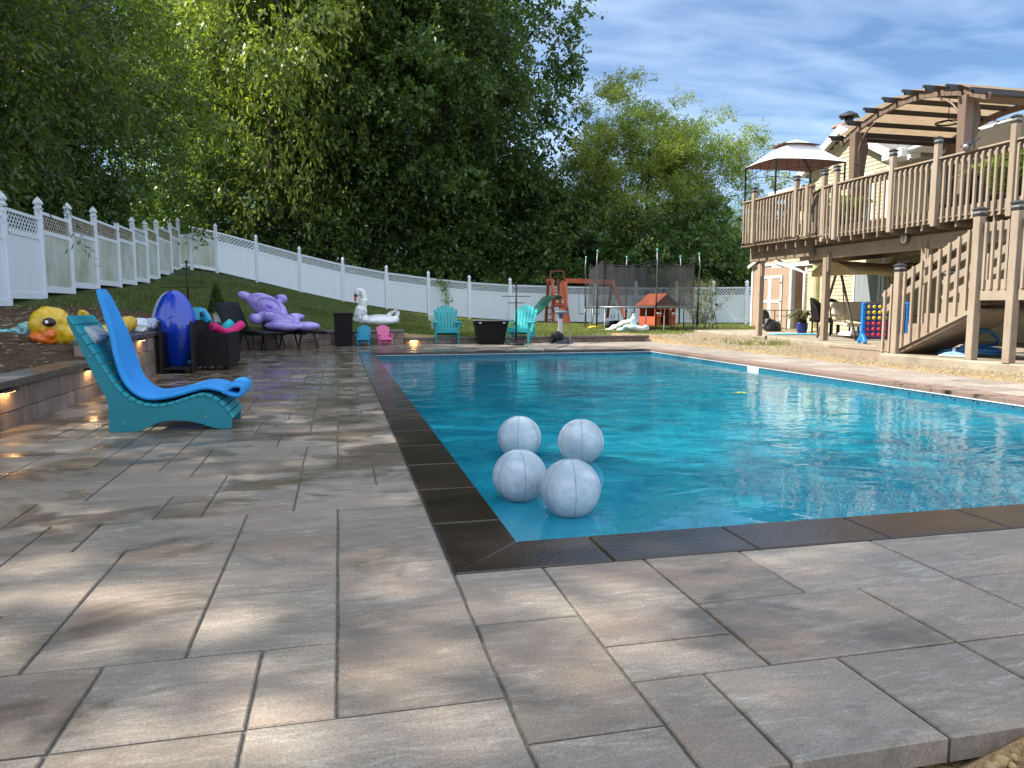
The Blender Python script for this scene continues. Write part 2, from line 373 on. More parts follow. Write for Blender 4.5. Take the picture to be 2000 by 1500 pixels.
# --- paver patio ---------------------------------------------------
Wx = lambda px, py: G(px, py).x
Wy = lambda px, py: G(px, py).y
x0 = CO[0]-0.004; x4 = -0.025; aL = (250, 1074); 
X_a = lambda y: None
def rect(l, r, nr, fr): 
    f = lambda q, k: q if isinstance(q, (int, float)) else (Wx(*q) if k == 'x' else Wy(*q))
    return [f(l, 'x'), f(r, 'x'), f(nr, 'y'), f(fr, 'y')]
aR = (428.7, 1126); aLp = (150, 1194); y0 = CO[2]-0.004
RECTS = [rect(aLp, aR, (205, 1300), aR), rect((10, 1207.5), aLp, (205, 1300), aLp), rect((0, 1112), aLp, aLp, (250, 1074)),
 rect(aLp, aR, aR, (457, 1058)), rect((141, 1081), aR, (457, 1058), (482.5, 1005)), rect((100, 1031), (141, 1081), (457, 1058), (482.5, 1005)),
 rect((5, 1035), (299, 1016), (299, 1016), (337.5, 972.5)), rect((299, 1016), (394, 1009), (394, 1009), (337.5, 972.5)), rect((394, 1009), (574, 996), (574, 996), (410, 986)),
 rect((107, 1472), (483, 1427), (483, 1427), (370, 1283)), rect((500, 1355), x4, (640, 1404), (655, 1253)),
 rect(aR, x4, (370, 1283), (655, 1147.5)), rect(aR, x4, (655, 1147.5), (655, 1072.5)), rect(aR, x4, (655, 1072.5), (655, 1042.5)), rect(aR, x4, (655, 1042.5), (655, 993.5)),
 rect(x4, x0, (660, 1402), (660, 1196)), rect(x4, x0, (660, 1196), (660, 1106)), rect(x4, x0, (660, 1106), (660, 1071)), rect(x4, x0, (660, 1071), (660, 1016)), rect(x4, x0, (660, 1016), (655, 993.5)),
 rect((574, 996), x0, (655, 993.5), (586, 955)), rect((592, 922), (735, 945), (586, 955), (660, 917)), rect((735, 945), x0, (586, 955), (660, 917)), rect(x4, x0, (660, 917), (660, 892.5)), rect(x4, x0, (660, 892.5), (660, 860)),
 rect((107, 1472), (162, 1376), (162, 1376), (162, 1376)),
 rect((107, 1472), (483, 1427), 1.31, (483, 1427)), rect((483, 1427), (975, 1361), 1.31, (660, 1402)),
 rect(x0, (1132, 1200), (1132, 1200), y0), rect((1132, 1200), (1261, 1095), (1420, 1236), y0), rect((1261, 1095), (1450, 1081.5), (1567, 1159.5), y0), rect((1450, 1081.5), (1702, 1060), (1855, 1128), y0),
 rect(x0, (1294, 1415), (1294, 1415), (1132, 1200)), rect((1132, 1200), (1420, 1236), (1495, 1299), (1420, 1236)), rect((1261, 1095), (1675, 1152), (1857, 1252), (1567, 1159.5)), rect((1675, 1152), (1857, 1128), (1857, 1252), (1855, 1128)),
 rect((1132, 1200), (1375, 1318.5), 1.31, (1495, 1299)), rect((1375, 1318.5), (1630, 1285), 1.31, (1495, 1299)), rect((1630, 1285), (1858, 1253), 1.31, (1857, 1252)), rect(x0, (1294, 1415), 1.31, (1294, 1415))]
RECTS = [r for r in RECTS if r[1]-r[0] > 0.05 and r[3]-r[2] > 0.05]
PX0, PY0, PX1, PY1 = -2.56, 1.31, 8.38, 18.85
prng = random.Random(3)
GXA = [-0.025-0.2055*k for k in range(12, -1, -1)]+[0.181, 0.386]; GXA[0] = PX0
GYA = [1.31, 1.51, 1.711, 1.915, 2.118, 2.333, 2.549, 2.757, 2.967, 3.173, 3.375, 3.578, 3.78, 4.016, 4.23, 4.453]
while GYA[-1] < PY1-0.15: GYA.append(GYA[-1]+0.2056)
GYA[-1] = PY1
GXB = [0.386]+[0.72+0.2015*k for k in range(38)]+[PX1]; GYB = [1.31, 1.51, 1.713, 1.917, 2.142, 2.36, 2.581]
GYC = list(np.linspace(CO[3]+0.004, PY1, 16)); GXD = list(np.linspace(CO[1]+0.004, PX1, 7)); GYD = list(np.linspace(2.581, CO[3]+0.004, 65))
SZ = [(3, 2), (3, 2), (4, 2), (2, 2), (2, 1), (3, 3), (2, 3), (4, 2), (3, 1), (1, 2)]
def snap(v, L_): return min(range(len(L_)), key=lambda k: abs(L_[k]-v))
OUT = []
for gX, gY, pre in ((GXA, GYA, [r for r in RECTS if r[0] < 0.38]), (GXB, GYB, [r for r in RECTS if r[0] >= 0.38]), (GXB, GYC, []), (GXD, GYD, [])):
    W_, H_ = len(gX)-1, len(gY)-1; oc = np.zeros((H_, W_), bool)
    for r in pre:
        a, b, c_, d = snap(r[0], gX), snap(r[1], gX), snap(r[2], gY), snap(r[3], gY)
        if b <= a or d <= c_ or oc[c_:d, a:b].any(): continue
        oc[c_:d, a:b] = True; OUT.append([gX[a], gX[b], gY[c_], gY[d]])
    for jj in range(H_):
        for ii in range(W_):
            if oc[jj, ii]: continue
            w, h = prng.choice(SZ); k = 0
            while k < w and ii+k < W_ and not oc[jj, ii+k]: k += 1
            hh = 0
            while hh < h and jj+hh < H_ and not oc[jj+hh, ii:ii+k].any(): hh += 1
            oc[jj:jj+hh, ii:ii+k] = True; OUT.append([gX[ii], gX[ii+k], gY[jj], gY[jj+hh]])
RECTS = OUT
n = NT('wet_concrete_pavers'); v = n.wcoord(); rnd = n.n('ShaderNodeAttribute', attribute_name='tone'); rnd2 = n.n('ShaderNodeAttribute', attribute_name='shift')
vadd = n.n('ShaderNodeVectorMath', operation='ADD'); n.l(v, vadd.inputs[0])
cb = n.n('ShaderNodeCombineXYZ'); n.l(n.math('MULTIPLY', rnd2.outputs['Fac'], 37.0), cb.inputs[0]); n.l(n.math('MULTIPLY', rnd.outputs['Fac'], 23.0), cb.inputs[1]); n.l(cb.outputs[0], vadd.inputs[1])
def mapd(sc_, rot=0.0):
    q = n.n('ShaderNodeMapping'); q.inputs['Scale'].default_value = sc_; q.inputs['Rotation'].default_value = (0, 0, rot); n.l(vadd.outputs[0], q.inputs[0]); return q.outputs[0]
big = n.noise(mapd((1.0, 2.6, 1)), 1.5, 5, 0.6, 0.8); mid = n.noise(mapd((2.0, 7.5, 1)), 4.0, 9, 0.74, 0.8); fine = n.noise(v, 120, 4, 0.7); red = n.noise(mapd((1.6, 2.4, 1)), 1.3, 4, 0.55)
spk = n.noise(v, 330, 2, 0.6)
c = n.mix(n.rng(mid, 0.36, 0.64), (0.19, 0.150, 0.108), (0.51, 0.44, 0.35))
c = n.mix(n.rng(red, 0.42, 0.66, 0, 0.85), c, (0.42, 0.29, 0.205))
c = n.mix(n.rng(big, 0.44, 0.60, 0, 0.6), c, (0.23, 0.20, 0.165))
c = n.mix(n.rng(mid, 0.55, 0.64, 0, 0.55), c, (0.56, 0.54, 0.51))
c = n.mix(0.7, c, n.mix(rnd.outputs['Fac'], n.mix(0.6, c, (0.22, 0.18, 0.145)), n.mix(0.35, c, (0.56, 0.53, 0.48))))
c = n.mix(n.rng(fine, 0.38, 0.62, 0, 0.42), c, (0.10, 0.09, 0.08)); c = n.mix(n.rng(spk, 0.58, 0.68, 0, 0.6), c, (0.06, 0.055, 0.05))
sp = n.n('ShaderNodeSeparateXYZ'); n.l(v, sp.inputs[0])
# water lies in patches, more of it further along the pool
wn = n.noise(n.wcoord((1.0, 1.5, 1)), 1.1, 5, 0.6, 0.6)
far = n.math('MINIMUM', n.rng(sp.outputs[1], 2.2, 10.0, -0.07, 0.15), n.rng(sp.outputs[0], -1.0, 5.0, 0.13, -0.12))
far = n.math('ADD', far, n.rng(n.math('ABSOLUTE', n.math('SUBTRACT', sp.outputs[1], 16.4)), 1.2, 3.0, 0.06, 0.0))
wet = n.rng(n.math('ADD', wn, far), 0.50, 0.58, 0, 1)
film = n.rng(n.math('ADD', n.noise(n.wcoord((1.2, 1.4, 1)), 2.3, 4, 0.5), far), 0.585, 0.65, 0, 1)
damp = n.math('MULTIPLY', n.rng(sp.outputs[0], -0.4, 1.6, 0.55, 0.08), n.rng(n.noise(n.wcoord(), 0.8, 3, 0.5), 0.35, 0.6, 0.6, 1.0)); c = n.mix(damp, c, n.mix(1.0, c, (0.50, 0.46, 0.41), 'MULTIPLY'))
c = n.mix(n.math('MULTIPLY', wet, 0.78), c, n.mix(1.0, c, (0.42, 0.38, 0.33), 'MULTIPLY'))
n.l(c, n.b.inputs['Base Color'])
rg = n.rng(mid, 0.3, 0.7, 0.56, 0.74); rg = n.mix(wet, rg, (0.34, 0.34, 0.34)); rg = n.mix(film, rg, (0.07, 0.07, 0.07)); n.l(rg, n.b.inputs['Roughness'])
hb = n.math('ADD', n.math('MULTIPLY', fine, 0.5), n.math('MULTIPLY', mid, 1.0))
bp = n.n('ShaderNodeBump'); bp.inputs['Distance'].default_value = 0.004; n.l(hb, bp.inputs['Height']); n.l(n.mix(wet, (0.55, 0.55, 0.55), (0.16, 0.16, 0.16)), bp.inputs['Strength']); n.l(bp.outputs[0], n.b.inputs['Normal'])
paver_m = n.m
V = []; F = []; T1 = []; T2 = []
for r in RECTS:
    j = 0.0045; xa, xb, ya, yb = r[0]+j, r[1]-j, r[2]+j, r[3]-j
    if xb-xa < 0.03 or yb-ya < 0.03: continue
    e = 0.004; t = prng.random(); s2 = prng.random(); b = len(V)
    tz = (prng.random()-0.5)*0.002
    for (X, Y, Z) in [(xa, ya, -0.06), (xb, ya, -0.06), (xb, yb, -0.06), (xa, yb, -0.06), (xa, ya, -e), (xb, ya, -e), (xb, yb, -e), (xa, yb, -e), (xa+e, ya+e, 0), (xb-e, ya+e, 0), (xb-e, yb-e, 0), (xa+e, yb-e, 0)]:
        V.append((X, Y, Z+tz)); T1.append(t); T2.append(s2)
    F += [[b+8, b+9, b+10, b+11]]
    for k in range(4):
        F += [[b+4+k, b+4+(k+1) % 4, b+8+(k+1) % 4, b+8+k], [b+k, b+(k+1) % 4, b+4+(k+1) % 4, b+4+k]]
patio = np_mesh('patio', np.array(V), np.array(F), paver_m, attr={'tone': T1, 'shift': T2}); tag(patio, kind='structure')
# sand in the joints
sand = mat('joint_sand', (0.15, 0.14, 0.115), 0.95, 0.4, 30, 0.6, 90)
mb = MB()
for a_, b_ in (((PX0, PY0+0.02), (CO[0], PY1-0.02)), ((CO[1], PY0+0.02), (PX1-0.02, PY1-0.02)), ((CO[0], PY0+0.02), (CO[1], CO[2])), ((CO[0], CO[3]), (CO[1], PY1-0.02))):
    mb.lohi((a_[0], a_[1], -0.058), (b_[0], b_[1], -0.009))
tag(mb.build('joint_sand', sand), kind='structure')

# --- pool -----------------------------------------------------------
n = NT('wet_bluestone_coping'); v = n.wcoord(); f = n.noise(v, 3, 6, 0.6); fi = n.noise(v, 150, 3, 0.6); dr = n.noise(v, 60, 2, 0.5)
t = n.n('ShaderNodeAttribute', attribute_name='tone')
c = n.mix(n.rng(f, 0.3, 0.7), (0.014, 0.010, 0.008), (0.045, 0.031, 0.024)); c = n.mix(n.rng(t.outputs['Fac'], 0, 1, 0.0, 0.35), c, (0.07, 0.05, 0.04))
spx = n.n('ShaderNodeSeparateXYZ'); n.l(v, spx.inputs[0])
# the far right run has dried in the sun
dry = n.math('MINIMUM', n.rng(spx.outputs[0], 6.6, 6.9), n.rng(n.math('ADD', f, n.rng(spx.outputs[1], 3, 16, -.1, .25)), 0.35, 0.5))
c = n.mix(n.math('MULTIPLY', dry, 0.75), c, (0.30, 0.20, 0.155)); n.l(c, n.b.inputs['Base Color'])
n.l(n.mix(dry, n.rng(f, 0.35, 0.65, 0.05, 0.17), (0.55, 0.55, 0.55)), n.b.inputs['Roughness'])
n.l(n.bump(dr, 0.35, 0.003, n.bump(fi, 0.25, 0.002)), n.b.inputs['Normal'])
cop_m = n.m
V = []; F = []; T1 = []
def slab(q, zt, zb, tone):
    b = len(V); cen = [sum(p[0] for p in q)/4, sum(p[1] for p in q)/4]; e = 0.006
    ins = [(p[0]+(cen[0]-p[0])/max(1e-6, math.hypot(cen[0]-p[0], cen[1]-p[1]))*e*1.4, p[1]+(cen[1]-p[1])/max(1e-6, math.hypot(cen[0]-p[0], cen[1]-p[1]))*e*1.4) for p in q]
    for P_, z in ((q, zb), (q, zt-e), (ins, zt)):
        for p in P_: V.append((p[0], p[1], z)); T1.append(tone)
    F.append([b+8, b+9, b+10, b+11]); F.append([b+3, b+2, b+1, b])
    for k in range(4):
        F.append([b+4+k, b+4+(k+1) % 4, b+8+(k+1) % 4, b+8+k]); F.append([b+k, b+(k+1) % 4, b+4+(k+1) % 4, b+4+k])
xi0, xi1, yi0, yi1 = POOL; xo0, xo1, yo0, yo1 = CO; g_ = 0.0015
def run(n_, fa, fb):
    """tiles between parameters; fa(t) outer point, fb(t) inner point"""
    for k in range(n_):
        a_, b_ = k/n_, (k+1)/n_
        q = [fa(a_), fa(b_), fb(b_), fb(a_)]
        c_ = [sum(p[0] for p in q)/4, sum(p[1] for p in q)/4]
        q = [(p[0]+(c_[0]-p[0])*0.004, p[1]+(c_[1]-p[1])*0.004) for p in q]
        slab(q, 0.002+prng.random()*0.001, -0.045, prng.random())
L = lambda a_, b_: (lambda t: (a_[0]+(b_[0]-a_[0])*t, a_[1]+(b_[1]-a_[1])*t))
def lerp_run(A, B, Ai, Bi, n_):
    # first and last tiles mitred, inner tiles square
    import itertools
    Lo = math.dist(A, B)
    ts = [0]+[(k+0.0)/n_ for k in range(1, n_)]+[1]
    def pin(t):
        if t == 0: return Ai
        if t == 1: return Bi
        return (A[0]+(B[0]-A[0])*t if abs(A[1]-B[1]) < 1e-6 else Ai[0], A[1]+(B[1]-A[1])*t if abs(A[0]-B[0]) < 1e-6 else Ai[1])
    for a_, b_ in zip(ts[:-1], ts[1:]):
        o1 = (A[0]+(B[0]-A[0])*a_, A[1]+(B[1]-A[1])*a_); o2 = (A[0]+(B[0]-A[0])*b_, A[1]+(B[1]-A[1])*b_)
        q = [o1, o2, pin(b_), pin(a_)]
        c_ = [sum(p[0] for p in q)/4, sum(p[1] for p in q)/4]; q = [(p[0]+(c_[0]-p[0])*0.006, p[1]+(c_[1]-p[1])*0.006) for p in q]
        slab(q, 0.002+prng.random()*0.0012, -0.045, prng.random())
lerp_run((xo0, yo0), (xo1, yo0), (xi0, yi0), (xi1, yi0), 11)
lerp_run((xo1, yo0), (xo1, yo1), (xi1, yi0), (xi1, yi1), 21)
lerp_run((xo1, yo1), (xo0, yo1), (xi1, yi1), (xi0, yi1), 11)
lerp_run((xo0, yo1), (xo0, yo0), (xi0, yi1), (xi0, yi0), 21)
mb = MB()
for a_, b_ in (((xo0, yo0), (xo1, yi0)), ((xo0, yi1), (xo1, yo1)), ((xo0, yi0), (xi0, yi1)), ((xi1, yi0), (xo1, yi1))): mb.lohi((a_[0]+.004, a_[1]+.004, -0.040), (b_[0]-.004, b_[1]-.004, -0.010))
tag(mb.build('coping_mortar', mat('coping_mortar', (0.04, 0.035, 0.03), 0.9, 0.2, 20)), kind='structure')
coping = np_mesh('pool_coping', np.array(V), np.array(F), cop_m, attr={'tone': T1}); tag(coping, kind='structure')
# basin with a shallow end, a slope and a deep end; printed liner
n = NT('pool_liner'); v = n.wcoord(); f = n.noise(v, 9, 5, 0.7); f2 = n.noise(v, 45, 3, 0.6)
sz = n.n('ShaderNodeSeparateXYZ'); n.l(v, sz.inputs[0])
c = n.mix(n.rng(f, 0.35, 0.65), (0.035, 0.42, 0.56), (0.10, 0.58, 0.70)); c = n.mix(n.rng(f2, 0.45, 0.7, 0, 0.6), c, (0.18, 0.70, 0.78))
vor = n.n('ShaderNodeTexVoronoi'); vor.inputs['Scale'].default_value = 16; n.l(v, vor.inputs['Vector'])
tile = n.mix(n.rng(vor.outputs['Distance'], 0.1, 0.4), (0.003, 0.018, 0.045), (0.012, 0.10, 0.16))
c = n.mix(n.rng(sz.outputs[2], -0.242, -0.240), c, tile); n.l(c, n.b.inputs['Base Color']); n.b.inputs['Roughness'].default_value = 0.45
# flecks of the liner print come from noise alone
liner = n.m
def depth(y): 
    if y < 6.5: return -1.25
    if y < 11.0: return -1.25-(y-6.5)/4.5*1.15
    return -2.4
ys = [yi0, 4, 5, 6.5, 7.4, 8.3, 9.2, 10.1, 11.0, 12.5, 14, yi1]
mb = MB()
for a_, b_ in zip(ys[:-1], ys[1:]):
    mb.add([(xi0, a_, depth(a_)), (xi1, a_, depth(a_)), (xi1, b_, depth(b_)), (xi0, b_, depth(b_))], [(0, 1, 2, 3)])
    mb.add([(xi0, a_, depth(a_)), (xi0, b_, depth(b_)), (xi0, b_, -0.046), (xi0, a_, -0.046)], [(0, 1, 2, 3)])
    mb.add([(xi1, b_, depth(b_)), (xi1, a_, depth(a_)), (xi1, a_, -0.046), (xi1, b_, -0.046)], [(0, 1, 2, 3)])
mb.add([(xi1, yi0, depth(yi0)), (xi0, yi0, depth(yi0)), (xi0, yi0, -0.046), (xi1, yi0, -0.046)], [(0, 1, 2, 3)])
mb.add([(xi0, yi1, depth(yi1)), (xi1, yi1, depth(yi1)), (xi1, yi1, -0.046), (xi0, yi1, -0.046)], [(0, 1, 2, 3)])
tag(mb.build('pool_basin', liner), kind='structure')
bead = mat('liner_bead', (0.50, 0.54, 0.56), 0.4, 0.05)
mb = MB(); w = 0.012
for a_, b_ in (((xi0, yi0), (xi1, yi0+w)), ((xi0, yi1-w), (xi1, yi1)), ((xi0, yi0+w), (xi0+w, yi1-w)), ((xi1-w, yi0+w), (xi1, yi1-w))):
    mb.lohi((a_[0], a_[1], -0.056), (b_[0], b_[1], -0.0465-0.0))
tag(mb.build('pool_edge_track', bead), kind='structure')
# water surface: clear, tinted, mirror-like at grazing angles
n = NT('pool_water_surface'); v = n.wcoord(); 
vr = n.wcoord((1.0, 1.55, 1), (0, 0, R(-13)))
w1 = n.noise(vr, 2.0, 3, 0.5, 0.9); w2 = n.noise(vr, 6.5, 3, 0.55, 0.7); w3 = n.noise(v, 0.5, 2, 0.5)
near = n.n('ShaderNodeSeparateXYZ'); n.l(v, near.inputs[0])
h = n.math('ADD', n.math('MULTIPLY', w1, 1.0), n.math('MULTIPLY', w2, 0.14))
calm = n.math('MULTIPLY', n.rng(w3, 0.35, 0.62, 0.45, 1.0), n.rng(n.math('ADD', near.outputs[1], n.math('MULTIPLY', near.outputs[0], 0.6)), 4.2, 6.5, 0.18, 1.0))
bp = n.n('ShaderNodeBump'); bp.inputs['Distance'].default_value = 0.055; n.l(h, bp.inputs['Height']); n.l(n.math('MULTIPLY', calm, 0.27), bp.inputs['Strength'])
gl = n.n('ShaderNodeBsdfGlossy'); gl.inputs['Roughness'].default_value = 0.015; n.l(bp.outputs[0], gl.inputs['Normal'])
tr = n.n('ShaderNodeBsdfTransparent'); tr.inputs['Color'].default_value = (0.46, 0.88, 0.93, 1)
fr = n.n('ShaderNodeFresnel'); fr.inputs['IOR'].default_value = 1.46; n.l(bp.outputs[0], fr.inputs['Normal'])
ms = n.n('ShaderNodeMixShader'); n.l(fr.outputs[0], ms.inputs[0]); df = n.n('ShaderNodeBsdfDiffuse'); cc_ = n.mix(n.rng(n.noise(v, 5.0, 5, 0.65, 0.8), 0.35, 0.65), (0.007, 0.27, 0.43), (0.03, 0.41, 0.52)); n.l(cc_, df.inputs['Color']); body = n.n('ShaderNodeMixShader'); body.inputs[0].default_value = 0.50; n.l(tr.outputs[0], body.inputs[1]); n.l(df.outputs[0], body.inputs[2]); n.l(body.outputs[0], ms.inputs[1]); n.l(gl.outputs[0], ms.inputs[2]); n.l(ms.outputs[0], n.out.inputs[0])
mb = MB(); mb.add([(xi0, yi0, WATER_Z), (xi1, yi0, WATER_Z), (xi1, yi1, WATER_Z), (xi0, yi1, WATER_Z)], [(0, 1, 2, 3)])
tag(mb.build('pool_water', n.m), kind='structure')

# --- concrete slab under the deck
conc = mat('old_concrete', (0.30, 0.255, 0.19), 0.9, 0.3, 2.5, 0.5, 25)
SL = 0.135
mb = MB()
def flat(poly, z, zb):
    k = len(poly); mb.add([(x, y, z) for x, y in poly]+[(x, y, zb) for x, y in poly], [tuple(range(k))]+[(i, i+k, (i+1) % k+k, (i+1) % k) for i in range(k)])
flat([(9.55, 3.0), (15.1, 3.0), (15.1, 24.0), (11.9, 24.0), (11.75, 19.2), (10.9, 15.1), (10.1, 11.9), (9.25, 11.2), (9.45, 9.0)], SL, -0.1)
tag(mb.build('concrete_pad', conc, bevel=0.02), kind='structure')

# ================================================================== RETAINING WALLS
n = NT('retaining_wall_block'); v = n.wcoord((1, 1, 0.45)); t = n.n('ShaderNodeAttribute', attribute_name='tone')
f = n.noise(v, 5, 8, 0.7, 0.6); f2 = n.noise(n.wcoord(), 60, 4, 0.7)
c = n.mix(n.rng(f, 0.3, 0.7), (0.15, 0.115, 0.09), (0.34, 0.28, 0.235)); c = n.mix(t.outputs['Fac'], c, n.mix(1.0, c, (0.62, 0.58, 0.56), 'MULTIPLY'))
n.l(c, n.b.inputs['Base Color']); n.b.inputs['Roughness'].default_value = 0.85; n.l(n.bump(n.math('ADD', f, f2), 0.6, 0.012), n.b.inputs['Normal']); block_m = n.m
n = NT('wall_cap_stone'); v = n.wcoord(); f = n.noise(v, 4, 6, 0.6); st = n.noise(n.wcoord((1, 1, 0.05)), 55, 3, 0.6)
c = n.mix(n.rng(f, 0.3, 0.7), (0.045, 0.036, 0.032), (0.12, 0.098, 0.085)); n.l(n.mix(n.rng(st, 0.4, 0.7, 0, 0.6), c, (0.19, 0.16, 0.14)), n.b.inputs['Base Color'])
n.l(n.rng(n.noise(v, 1.3, 3), 0.35, 0.6, 0.10, 0.35), n.b.inputs['Roughness']); n.l(n.bump(n.noise(v, 80, 3), 0.3, 0.004), n.b.inputs['Normal']); cap_m = n.m
def wall(name, label, axis_, c0, a0, a1, face, top, courses, depth_, seed, group=None):
    """blocks along axis_ ('x' or 'y') from a0 to a1; face = coordinate of the visible face, body goes away by depth_"""
    rr = random.Random(seed); o = thing(name, label, 'wall', (0, 0, 0), group=group)
    V = []; F = []; T = []
    def blk(u0, u1, z0, z1, out):
        q = [face, face+depth_]; lo, hi = min(q), max(q)
        if depth_ < 0: hi += out
        else: lo -= out
        xs = (u0, u1, lo, hi) if axis_ == 'x' else (lo, hi, u0, u1)
        b = len(V); t = rr.random(); e = 0.007
        for z, s in ((z0, 0), (z1, 0)):
            for X, Y in ((xs[0], xs[2]), (xs[1], xs[2]), (xs[1], xs[3]), (xs[0], xs[3])): V.append((X, Y, z)); T.append(t)
        F.extend([[b, b+3, b+2, b+1], [b+4, b+5, b+6, b+7]]+[[b+k, b+(k+1) % 4, b+4+(k+1) % 4, b+4+k] for k in range(4)])
    z = top-0.062
    for ci, h in enumerate(courses):
        z1 = z; z0 = z-h; u = a0-rr.random()*0.0
        while u < a1-0.02:
            w = rr.choice([0.15, 0.3, 0.3, 0.2, 0.42]) if h < 0.21 else rr.choice([0.3, 0.22, 0.4, 0.5])
            if a1-u-w < 0.1: w = a1-u
            blk(u+0.002, u+w-0.002, z0+0.002, z1-0.002, rr.uniform(-0.004, 0.004)); u += w
        z = z0
    body = np_mesh('blocks', np.array(V), np.array(F), block_m, o, {'tone': T}); q = body.modifiers.new('b', 'BEVEL'); q.width = 0.005; q.segments = 1
    mb = MB(); u = a0
    while u < a1-0.02:
        w = 0.6
        if a1-u-w < 0.25: w = a1-u
        lo, hi = (face-0.03, face+abs(depth_)+0.03) if depth_ > 0 else (face-abs(depth_)-0.03, face+0.03)
        if axis_ == 'x': mb.lohi((u+0.0015, lo, top-0.06), (u+w-0.0015, hi, top+rr.uniform(-.001, .001)))
        else: mb.lohi((lo, u+0.0015, top-0.06), (hi, u+w-0.0015, top+rr.uniform(-.001, .001)))
        u += w
    mb.build('cap', cap_m, o, bevel=0.006)
    return o
wall('retaining_wall', 'low brown block retaining wall with dark wet cap beside the teal lounge chair', 'y', 0, 1.6, 8.97, -2.56, 0.385, [0.19, 0.15], -0.27, 1)
wall('retaining_wall', 'taller three course block wall with dark cap behind the teal lounge chair', 'y', 0, 8.98, 18.6, -2.56, 0.60, [0.19, 0.19, 0.175], -0.27, 2)
wall('retaining_wall', 'block wall across the back behind the black loungers and small chairs', 'x', 0, -2.52, 1.60, 18.87, 0.36, [0.15, 0.15], 0.27, 3)
wall('retaining_wall', 'lowest block kerb wall along the lawn behind the fire table', 'x', 0, 1.62, 8.25, 18.87, 0.165, [0.105], 0.27, 4)
# lights tucked under the caps: lit in the photograph
lamp_body = mat('light_housing', (0.012, 0.011, 0.010), 0.4, 0.1); lamp_lens = mat('light_lens', (1, 0.7, 0.4), 0.5, 0, emit=(1, 0.52, 0.2, 14))
for i, (loc, ax, lab) in enumerate([((-2.56, 6.50, 0.31), 'y', 'lit strip light under the low wall cap, nearest the camera'), ((-2.56, 8.50, 0.31), 'y', 'lit strip light under the wall cap right behind the lounge chair back'),
                                    ((-2.56, 10.62, 0.525), 'y', 'lit strip light under the cap of the taller left wall'), ((1.85, 18.87, 0.10), 'x', 'lit strip light in the low back wall right of the pink chair')]):
    o = thing('wall_light', lab, 'light', loc, 0 if ax == 'y' else R(-90), 'strip lights under the wall caps')
    mb = MB(); mb.box((0.035, 0, 0), (0.06, 0.24, 0.018)); mb.build('housing', lamp_body, o, 0.002)
    mb = MB(); mb.box((0.035, 0, -0.011), (0.03, 0.18, 0.004)); mb.build('lens', lamp_lens, o)
    ld = bpy.data.lights.new('strip_lamp', 'AREA'); ld.shape = 'RECTANGLE'; ld.size = 0.03; ld.size_y = 0.18; ld.energy = 0.45 if i != 3 else 0.9; ld.color = (1, 0.55, 0.22)
    lo = bpy.data.objects.new('strip_lamp', ld); COL.objects.link(lo); lo.parent = o; lo.location = (0.035, 0, -0.016)

# ================================================================== FENCES
n = NT('white_vinyl'); v = n.wcoord(); gz_ = n.n('ShaderNodeAttribute', attribute_name='x')
f = n.noise(v, 1.3, 5, 0.6); st = n.noise(n.wcoord((1, 1, 0.12)), 14, 5, 0.7)
c = n.mix(n.rng(st, 0.5, 0.8, 0, 0.35), (0.68, 0.745, 0.82), (0.58, 0.62, 0.62)); n.l(c, n.b.inputs['Base Color']); n.b.inputs['Roughness'].default_value = 0.45; vinyl = n.m
n = NT('algae_stained_vinyl'); v = n.wcoord(); f = n.noise(v, 0.9, 5, 0.65); st = n.noise(n.wcoord((1, 1, 0.10)), 12, 6, 0.75)
s = n.rng(n.math('ADD', n.math('MULTIPLY', f, 0.9), n.math('MULTIPLY', st, 0.6)), 0.56, 0.95, 0, 0.85)
n.l(n.mix(s, (0.60, 0.645, 0.65), (0.27, 0.30, 0.17)), n.b.inputs['Base Color']); n.b.inputs['Roughness'].default_value = 0.6; vinyl_d = n.m
lat_d = mat('grimy_lattice', (0.40, 0.36, 0.30), 0.7, 0.3, 4)
FH = 1.85
def fence_post(root, x, y, z, top, cap=True, ang=0.0, m=vinyl):
    mb = MB(); mb.box((x, y, (z-0.15+z+top)/2), (0.127, 0.127, top+0.15), rz=ang)
    p = mb.build('post', m, root, 0.004)
    if cap:
        mb = MB(); s = 0.0635*1.414; zt = z+top
        prof = [(s*1.22, zt-0.006), (s*1.22, zt+0.02), (s*0.92, zt+0.035), (s*0.80, zt+0.075), (s*1.26, zt+0.105), (s*1.22, zt+0.14), (s*0.75, zt+0.20), (s*0.02, zt+0.265)]
        T = Matrix.Translation((x, y, 0)) @ Matrix.Rotation(ang+math.pi/4, 4, 'Z')
        mb.lathe(prof, 4, T=T, smooth=False); c = mb.build('cap', m, p, 0.004)
